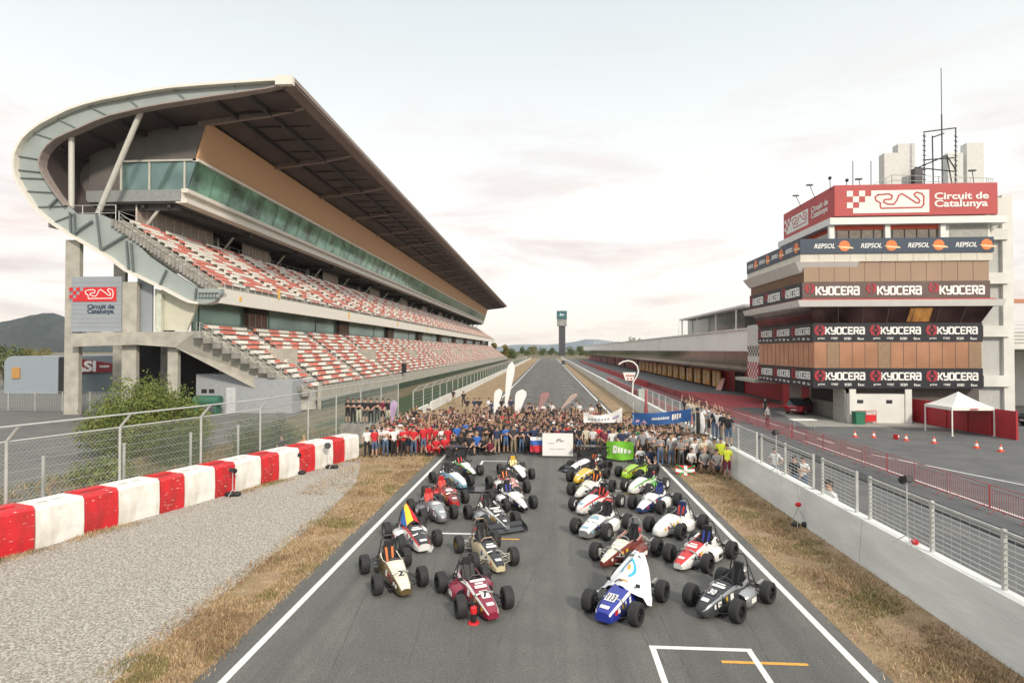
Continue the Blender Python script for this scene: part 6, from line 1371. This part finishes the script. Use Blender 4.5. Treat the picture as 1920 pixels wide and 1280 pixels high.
def person(x, y, z, pose, shirt, legs, shorts, hairc, hair, label, rz=0, sz=1.0, skin=0, group='people of the crowd', female=False, cap=None):
    o = bpy.data.objects.new('person', pmesh(pose, hair, female)); C.objects.link(o); o.location = (x, y, z); o.rotation_euler = (0, 0, rz); bw = pr.uniform(.92, 1.13) if 'pr' in globals() else 1; o.scale = (sz*bw, sz*(bw+1)/2, sz)
    for i, m in enumerate((sk[skin], CL[shirt], CL[legs], sk[skin] if shorts else CL[legs], shoe, CL[cap] if cap else HR[hairc], eye, lip)): o.material_slots[i].link = 'OBJECT'; o.material_slots[i].material = m
    cntp[0] += 1; return tag(o, label, 'person', group)
def front_y(x):
    P = [(-11.4, 33.9), (-7.4, 34.8), (-2.6, 35.6), (2.3, 35.4), (5.2, 33.4), (7.6, 31.3), (9.2, 30.2)]
    for a, b in zip(P, P[1:]):
        if x <= b[0]: return a[1]+(b[1]-a[1])*(max(x, a[0])-a[0])/(b[0]-a[0])
    return P[-1][1]
pr = random.Random(77)
def clothes(x, row):
    if x < -9.3: return pr.choice(['white']*6+['red', 'navy']), pr.choice(['denim', 'denim', 'black', 'charcoal'])
    if x < -6.3: return pr.choice(['red']*8+['black', 'white']) if row < 4 else pr.choice(['black', 'red', 'white', 'navy', 'maroon']), pr.choice(['black', 'denim', 'charcoal', 'red'])
    if x < .2: return pr.choice(['black']*10+['navy']*2+['charcoal', 'charcoal', 'blue', 'maroon'] + (['grey', 'red'] if row > 3 else [])), pr.choice(['black', 'black', 'denim', 'khaki', 'charcoal'])
    if x < 3.6: return pr.choice(['white', 'black', 'black', 'red', 'navy', 'black', 'cream', 'maroon', 'maroon', 'charcoal']), pr.choice(['black', 'denim', 'khaki'])
    if x < 5.6 and row > 2: return pr.choice(['green']*4+['black', 'white', 'red', 'maroon']), pr.choice(['black', 'denim'])
    return pr.choice(['white']*5+['grey']*4+['black', 'blue', 'cream', 'navy']), pr.choice(['black', 'denim', 'khaki', 'charcoal'])
POSEW = {'stand': 'standing', 'crossed': 'with crossed arms', 'hips': 'hands on hips', 'clasped': 'hands clasped', 'raised': 'both arms raised', 'wave': 'one arm raised', 'kneel': 'kneeling', 'squat': 'crouching', 'sit': 'sitting on the ground'}
rown = ['front', 'second', 'third', 'fourth', 'fifth', 'sixth', 'seventh', 'eighth', 'ninth', 'tenth']
stuffp = []; total = 0
def blocked(x, row):   # cars and boards in front, the wall side
    return row == 0 and (1.0 < x < 3.3)
for row in range(17):
    n = 0; x = -11.2+pr.uniform(0, .3)+(.25 if row % 2 else 0)
    while x < 9.1-.07*row:
        y = front_y(x)+row*.66+pr.uniform(-.22, .22)+(.0 if row < 9 else .12*(row-8))
        xx = x; x += pr.uniform(.38, .60)
        if blocked(xx, row) or (row > 11 and pr.random() < .5): continue
        n += 1; shirt, legs = clothes(xx, row)
        if row > 4 and pr.random() < .55: shirt = pr.choice(['black', 'black', 'charcoal', 'navy', 'maroon'])
        hc = pr.choice(['black', 'brown', 'brown', 'brown', 'black', 'black', 'brown', 'blond']); fem = pr.random() < .18; hair = 'long' if fem else pr.choice(['short']*9+['cap', 'bald']); sk_ = pr.choice([0, 0, 0, 1, 1, 2] if pr.random() < .3 else [0, 0, 1])
        pose = pr.choice(['stand', 'crossed', 'clasped', 'hips', 'stand', 'crossed', 'clasped', 'stand']+(['raised', 'wave', 'wave', 'raised'] if row > 2 else []))
        if row == 0 and (-7.7 < xx < -3.6): pose = pr.choice(['kneel', 'sit', 'squat'])
        if row == 0 and xx > 5.1: pose = pr.choice(['kneel', 'sit', 'squat', 'stand', 'crossed', 'stand'])
        sz = pr.gauss(1.0, .035)*(.95 if fem else 1.02); rz = pr.gauss(-math.atan2(xx, y)*-1*-.0, .2)+math.atan2(-xx, y)*-1*-1*.6; sh_ = pr.random() < .3
        capc = pr.choice(['red', 'black', 'white', 'navy']) if hair == 'cap' else None
        if total < 296:
            lab = 'person in %s shirt and %s %s, %s, %s from the left in the crowd\'s %s row' % (shirt, legs, 'shorts' if sh_ else 'trousers', POSEW[pose], nth(n-1), rown[min(row, 9)])
            if len(lab.split()) > 16: lab = lab.replace(' from the left in the crowd\'s', ' from left,')
            person(xx, y, 0, pose, shirt, legs, sh_, hc, hair, lab, rz, sz, sk_, female=fem, cap=capc); total += 1
        else: stuffp.append((xx, y, 0, pose, shirt, legs, sh_, hc, hair, rz, sz, sk_, fem, capc))
for k in range(16):           # loose stragglers further back on the track
    x = pr.uniform(-6.5, .5) if k < 10 else pr.uniform(2, 5); y = pr.uniform(49, 54); stuffp.append((x, y, 0, 'stand', pr.choice(['black', 'white', 'navy', 'grey']), 'black', False, 'brown', 'short', pr.uniform(-.5, .5), 1.0, 0, False, None))
smats = {}; smb = MB()
def mi(m):
    if m.name not in smats: smats[m.name] = (len(smats), m)
    return smats[m.name][0]
for (x, y, z, pose, shirt, legs, sh_, hc, hair, rz, sz, s_, fem, capc) in stuffp:
    pmesh(pose, hair, fem); src = PMB[(pose, hair, fem)]; ml = [mi(m) for m in (sk[s_], CL[shirt], CL[legs], sk[s_] if sh_ else CL[legs], shoe, CL[capc] if capc else HR[hc], eye, lip)]
    T = Matrix.Translation((x, y, z)) @ Matrix.Rotation(rz, 4, 'Z') @ Matrix.Scale(sz, 4); smb.add([T @ Vector(v) for v in src.v], src.f, [ml[m] for m in src.m])
tag(smb.build('crowd_at_back', [m for _, m in sorted(smats.values(), key=lambda t: t[0])], None, True), 'densely packed back rows of the crowd standing across the track', 'crowd', kind='stuff')
# people standing higher: on the concrete block at the left and on the pit wall at the right
mb = MB(); mb.box(-14.4, -10.9, 38.6, 40.0, 0, 1.35, 0); tag(mb.build('concrete_platform', concrete_d), 'low concrete platform behind the white shirted people at the left', 'platform')
for i in range(8): person(-14.1+.42*i, 39.2+pr.uniform(-.15, .15), 1.35, pr.choice(['crossed', 'clasped', 'stand']), pr.choice(['black', 'black', 'black', 'maroon', 'charcoal']), pr.choice(['black', 'cream', 'charcoal']), i % 3 == 0, 'brown', 'short', 'dark dressed person on the concrete platform at the left, %s from the left' % ordn[i], 0, 1.0, 0, 'people on the concrete platform')
for i in range(12): person(9.66+pr.uniform(-.05, .05), 31.2+.85*i, 1.36, pr.choice(['raised', 'wave', 'stand', 'crossed', 'hips']), pr.choice(['grey', 'white', 'cream', 'grey', 'black']), pr.choice(['black', 'khaki', 'denim']), i % 4 == 0, 'brown', 'short', 'person in pale shirt standing on the pit wall, %s from the near end' % ordn[i] if i else 'person nearest to us standing on the pit wall above the crowd', -.5+pr.uniform(-.3, .3), 1.0, 0, 'people standing on the pit wall')
q = gnd(1379, 897); person(9.0, 29.35, 0, 'stand', 'yellow', 'maroon', True, 'brown', 'short', 'person in bright yellow vest and dark red shorts beside the pit wall end', -.3, 1.0, 0)
person(9.05, 30.6, .0, 'stand', 'yellow', 'navy', False, 'brown', 'cap', 'person in yellow vest behind the other yellow vest at the pit wall', -.3, 1.08, 0, cap='navy')
for px, py, X, shirt, pose, lab in ((1440, 865, 11.0, 'white', 'hips', 'person in white shirt behind the pit wall fence, leftmost of three'), (1474, 888, 11.0, 'black', 'stand', 'person in black top and jeans behind the pit wall fence'), (1489, 880, 11.3, 'white', 'crossed', 'person in white shirt behind the pit wall fence, beside the one in black')):
    Y = X*F/(px-1028); person(X, Y, 0, pose, shirt, 'denim', False, 'black', 'short', lab, -.7, 1.0, 0, 'people behind the pit wall fence')
# leaning person at the pit wall
person(10.2, 21.35, .12, 'kneel', 'white', 'cream', False, 'black', 'short', 'person in white shirt leaning over the pit wall between the fence panels', -1.3, 1.25, 1, 'people behind the pit wall fence')
person(-15.0, 31.2, .0, 'stand', 'black', 'black', False, 'black', 'short', 'person in black behind the red and white barrier end', .2, .98, 0, 'people behind the barrier'); person(-13.9, 31.6, .0, 'stand', 'orange', 'black', False, 'blond', 'long', 'person in orange top behind the red and white barrier end', .2, .93, 0, 'people behind the barrier', True)
for i, (px, py) in enumerate(((850, 757), (869, 762))): q = gnd(px, py); person(q.x, q.y, 0, 'stand', 'black', ('khaki', 'charcoal')[i], False, 'brown', 'short', ('person in black standing at the gap of the white wall', 'person in black a step right of the gap in the white wall')[i], .4, 1.0, 0, 'people at the white wall gap')
for i, px in enumerate((876, 890, 899, 917, 940, 958)): q = gnd(px, 779); person(q.x, q.y, 0, 'stand', ('black', 'navy', 'black', 'white', 'black', 'navy')[i], 'khaki', False, 'brown', 'short', 'person standing behind the crowd near the feather flags, %s from the left' % ordn[i], .2, 1.0, 0, 'people behind the crowd')
for i, (x, y, sh) in enumerate(((21.5, 58, 'charcoal'), (17.9+.8, 50, 'grey'), (11.8, 45.5, 'black'))): person(x, y, 0 if i < 2 else .9, 'stand', sh, 'black', False, 'black', 'short', ('lone person in charcoal on the pit lane right of the red ground', 'person in grey beyond the red crowd barriers', 'person in black beside the end of the long blue banner')[i], .4, 1.0, 0, 'people in the pit lane')
# ---- banners, flags and boards of the crowd
def banner(name, p0, p1, z0l, z1l, z0r, z1r, sag, m, label, cat='banner', group=None, nj=5, ni=16, mf=None, wave=.06, topsag=None):
    g_ = []
    for i in range(ni+1):
        u = i/ni; x = p0[0]+(p1[0]-p0[0])*u; y = p0[1]+(p1[1]-p0[1])*u; s_ = sag*4*u*(1-u); zb_ = z0l+(z0r-z0l)*u-s_; zt_ = z1l+(z1r-z1l)*u-(topsag if topsag is not None else sag)*4*u*(1-u)
        g_.append([Vector((x, y+wave*math.sin(u*9+j*.5), zb_+(zt_-zb_)*j/nj)) for j in range(nj+1)])
    mats = m if isinstance(m, list) else [m]
    return cloth(name, g_, (mats, mf or (lambda u, v: 0)), label, cat, group, two=.012), g_
def place(px, Y): return (hx(px, Y), Y)
def Z(py, Y): return CH+(656-py)*Y/F
bl = mat('banner_blue', (.02, .09, .27), .7, var=.1); wb = mat('banner_white', (.76, .76, .74), .8, var=.03)
def marks(g_, spec, m, parent, d=.03):
    mb = MB()
    for pts in spec:
        mb.poly([bil(g_, u, v)+Vector((0, -d, 0)) for u, v in pts])
    o = mb.build('marking', m); o.parent = parent; return o
def bil(g, u, v):
    ni, nj = len(g)-1, len(g[0])-1; i = min(ni-1, int(u*ni)); j = min(nj-1, int(v*nj)); a, b = u*ni-i, v*nj-j
    return (g[i][j]*(1-a)+g[i+1][j]*a)*(1-b)+(g[i][j+1]*(1-a)+g[i+1][j+1]*a)*b
Y = 36.6; o, g_ = banner('long_banner', place(1185, Y), place(1295, 36.0), Z(794, Y), Z(772, Y), Z(786, 36.0), Z(763, 36.0), .12, bl, 'long blue banner with white script held above the right of the crowd')
marks(g_, [[(a, b), (a+w_, b), (a+w_+.005, b+h_), (a+.005, b+h_)] for a, b, w_, h_ in [(.33+.022*k, .42, .013, .16+.05*(k % 2)) for k in range(14)]+[(.68, .3, .03, .45), (.72, .35, .03, .4), (.76, .3, .025, .48), (.80, .38, .03, .36)]], white, o); marks(g_, [[(.06, .2), (.12, .25), (.13, .45), (.07, .42)], [(.17, .2), (.26, .15), (.2, .45)]], mat('mark_pink', (.55, .35, .5), .7), o)
for k, px in enumerate((1187, 1294)): x, y = place(px, (36.6, 36.0)[k]); mb = MB(); mb.tube((x, y+.05, .8), (x, y+.05, (3.2, 3.0)[k]), .025, 6); tag(mb.build('banner_pole', steel_l), ('pole at the left end of the long blue banner', 'pole at the right end of the long blue banner')[k], 'pole')
Y = 37.0; o, g_ = banner('white_banner', place(1094, Y), place(1166, Y), Z(791, Y), Z(771, Y), Z(790, Y), Z(762, Y), .0, wb, 'small white banner with dark outline lettering held over the middle of the crowd', topsag=.35)
marks(g_, [[(a, .3), (a+.05, .3), (a+.05, .55), (a, .55)] for a in (.12, .2, .28, .38, .46, .54, .62)], mat('mark_bluegrey', (.30, .36, .40), .7), o); marks(g_, [[(.74, .3), (.92, .4), (.92, .62), (.76, .5)]], mat('mark_violet', (.35, .33, .5), .7), o)
Y = 34.3; o, g_ = banner('white_board', place(1017, Y), place(1074, Y), Z(853, Y), Z(811, Y), Z(853, Y), Z(811, Y), 0, wb, 'large white board with a small grey car outline at the front of the crowd', 'board', wave=.004)
marks(g_, [[(.45, .68), (.62, .68), (.6, .76), (.5, .78)], [(.58, .62), (.72, .66), (.7, .7), (.58, .68)], [(.46, .62), (.5, .62), (.5, .67), (.46, .67)], [(.2, .55), (.4, .56), (.4, .58), (.2, .57)], [(.25, .3), (.75, .3), (.75, .315), (.25, .315)]], mat('mark_grey', (.32, .34, .36), .7), o)
Y = 33.6; o, g_ = banner('green_banner', place(1137, Y), place(1187, Y-.3), Z(856, Y), Z(825, Y), Z(856, Y), Z(825, Y), .08, mat('banner_green', (.16, .46, .03), .7), 'bright green banner with white lettering held at the front of the crowd', topsag=-.03)
marks(g_, [[(.22, .35), (.36, .35), (.4, .75), (.24, .78)], [(.4, .4), (.47, .38), (.5, .68), (.42, .7)], [(.5, .38), (.58, .36), (.62, .64), (.53, .66)], [(.64, .36), (.72, .36), (.76, .58), (.66, .6)], [(.78, .36), (.88, .34), (.92, .52), (.8, .56)]], white, o)
def basque(u, v):
    if abs(u-.5) < .075 or abs(v-.5) < .11: return 1
    if min(abs(u-v), abs(u-(1-v))) < .11: return 2
    return 0
Y = 30.1; banner('basque_flag', place(1266, Y), place(1302, Y), Z(888, Y), Z(866, Y), Z(886, Y), Z(867, Y), .05, [mat('flag_basque_red', (.55, .03, .04), .8), wb, mat('flag_basque_green', (.03, .28, .09), .8)], 'red flag with white cross and green saltire held by crouching people at the right', 'flag', ni=28, nj=20, mf=basque, wave=.03)
Y = 34.6; banner('tricolour_flag', place(994, Y), place(1017, Y), Z(846, Y), Z(818, Y), Z(846, Y), Z(818, Y), .02, [mat('flag_sl_red', (.5, .03, .05), .8), mat('flag_sl_blue', (.04, .13, .42), .8), wb], 'small flag in white, blue and red stripes left of the white board', 'flag', nj=9, mf=lambda u, v: 0 if v < .34 else 1 if v < .67 else 2)
Y = 42; banner('green_flag', place(967, Y), place(984, Y), Z(798, Y), Z(787, Y), Z(799, Y), Z(786, Y), 0, CL['green'], 'small green cloth held up in the middle of the crowd', 'flag'); Y = 37; banner('green_flag', place(1198, Y), place(1212, Y), Z(802, Y), Z(792, Y), Z(802, Y), Z(794, Y), 0, CL['green'], 'small green cloth held up below the long blue banner', 'flag')
Y = 33.5; x = place(1307, Y)[0]; 
for k, (m, lab) in enumerate(((CL['black'], 'black folded flag hanging from a pole at the end of the blue banner'), (CL['white'], 'white folded flag beside the black one at the end of the blue banner'))):
    t = thing('hanging_flag', lab, 'flag', (x+.25*k-.1, Y, 0)); mb = MB(); mb.tube((0, 0, .6), (0, 0, Z(765, Y)), .02, 6); mb.build('pole', steel_l, t); mb = MB(); mb.loft([[(.02, -.03, z), (.06+.16*w_, -.06*w_, z), (.10+.2*w_, .02, z), (.04, .05, z)] for z, w_ in ((Z(770, Y), .3), (Z(780, Y), .8), (Z(795, Y), 1), (Z(808, Y), .5))]); mb.build('cloth', m, t, True)
def feather(px, Y, ptop, pbot, wpx, lean, m, label, outline=None, curve=.5):
    x0, _ = place(px, Y); t = thing('feather_flag', label, 'flag', (x0, Y, 0), 0, 'feather flags in the crowd'); zt_, zb_ = Z(ptop, Y), Z(pbot, Y); W = wpx*Y/F; ln_ = lean*Y/F; N_ = 14; L_, R_ = [], []
    for i in range(N_+1):
        v = i/N_; z = zb_+(zt_-zb_)*v; wv = W*(v**.75)*(math.sqrt(max(0, 1-max(0, (v-.72)/.28)**2)))*.5+.02; cx = ln_*v+ .0; L_.append((cx-wv, z)); R_.append((cx+wv, z))
    pts = L_+R_[::-1]; mb = MB(); pl = Plane((0, 0, 0), (1, 0, 0), (0, 0, 1))
    for i in range(N_): q = [L_[i], R_[i], R_[i+1], L_[i+1]]; pl.poly(mb, q, -.01, .01)
    mb.build('sail', m, t, True); mb = MB(); mb.tube((-.05, .02, .0), (L_[0][0], .02, zb_), .025, 6); pp_ = [(a, .02, b) for a, b in L_]+[(a, .02, b) for a, b in R_[::-1][:5]]; mb.path(pp_, .03 if outline else .018, 5); mb.build('pole', outline or steel_l, t); return t
sailw = mat('sail_white', (.80, .80, .78), .8, var=.02)
feather(927, 46, 729, 775, 17, 9, sailw, 'shorter white feather flag, left of the tall one'); feather(947, 47.5, 678, 772, 17, 13, sailw, 'tallest white feather flag rising high above the crowd'); feather(967, 44, 730, 783, 24, 12, sailw, 'wide white feather flag right of the tall one')
feather(1010, 47, 734, 768, 20, 14, mat('sail_rose', (.34, .20, .20), .8), 'brownish red feather flag with dark outline', mat('outline_maroon', (.14, .03, .05), .6)); feather(1050, 47, 736, 768, 16, 30, mat('sail_pale', (.42, .33, .29), .8), 'pale leaning feather flag with dark outline, furthest right', mat('outline_black', (.05, .03, .04), .6))
feather(736, 37.5, 752, 795, 15, 3, mat('sail_violet', (.40, .30, .46), .8, var=.2), 'short violet feather flag at the left side of the crowd')
# red inflatable style figure post by the pit wall
x, y = 8.8, 52; t = thing('red_bollard_figure', 'tall narrow red marker with a wide foot beside the pit wall', 'marker', (x, y, 0)); mb = MB(); mb.lathe([(.5, 0), (.4, .3), (.2, .9), (.12, 1.6), (.12, 2.8), (.07, 2.95)], n=12); mb.build('body', MATS['dusty_red'], t, True)
# dark spare chassis at the front of the crowd
for i, (px, py, lab) in enumerate(((1112, 862, 'dark uncovered chassis frame on a trolley between white board and green banner'), (855, 862, 'dark equipment table at the front of the crowd left of the centre'))):
    q = gnd(px, py); t = thing('equipment_frame', lab, 'frame', q); w_ = 1.0 if i == 0 else .6; mb = MB(); mb.box(-w_, w_, -.35, .35, .78, .84); mb.build('top', PGD, t)
    for sx in (-1, 1):
        for sy in (-.3, .3): mb = MB(); mb.tube((sx*w_*.9, sy, 0), (sx*w_*.9, sy, .78), .03, 6); mb.build('leg', darkm, t)
    mb = MB(); mb.box(-w_*.85, w_*.85, -.3, .3, .2, .55); mb.tube((-w_*.6, -.36, .5), (-w_*.6, -.5, .5), .22, 14); mb.tube((w_*.6, -.36, .5), (w_*.6, -.5, .5), .22, 14); mb.build('chassis', black, t)
print('people', cntp[0], 'stuff people', len(stuffp))
# ================================================================= HAZE
mb = MB(); mb.box(-3600, 3600, -320, 4700, -8, 150); hz_ = mb.build('haze', []); tag(hz_, 'thin evening haze over the circuit', 'haze', kind='stuff')
m = bpy.data.materials.new('haze_air'); m.use_nodes = True; t = m.node_tree; t.nodes.remove(t.nodes['Principled BSDF']); pv = t.nodes.new('ShaderNodeVolumePrincipled')
pv.inputs['Color'].default_value = (.98, .97, .96, 1); pv.inputs['Density'].default_value = .00008; pv.inputs['Anisotropy'].default_value = .2
t.links.new(pv.outputs[0], t.nodes['Material Output'].inputs['Volume']); hz_.data.materials.append(m)
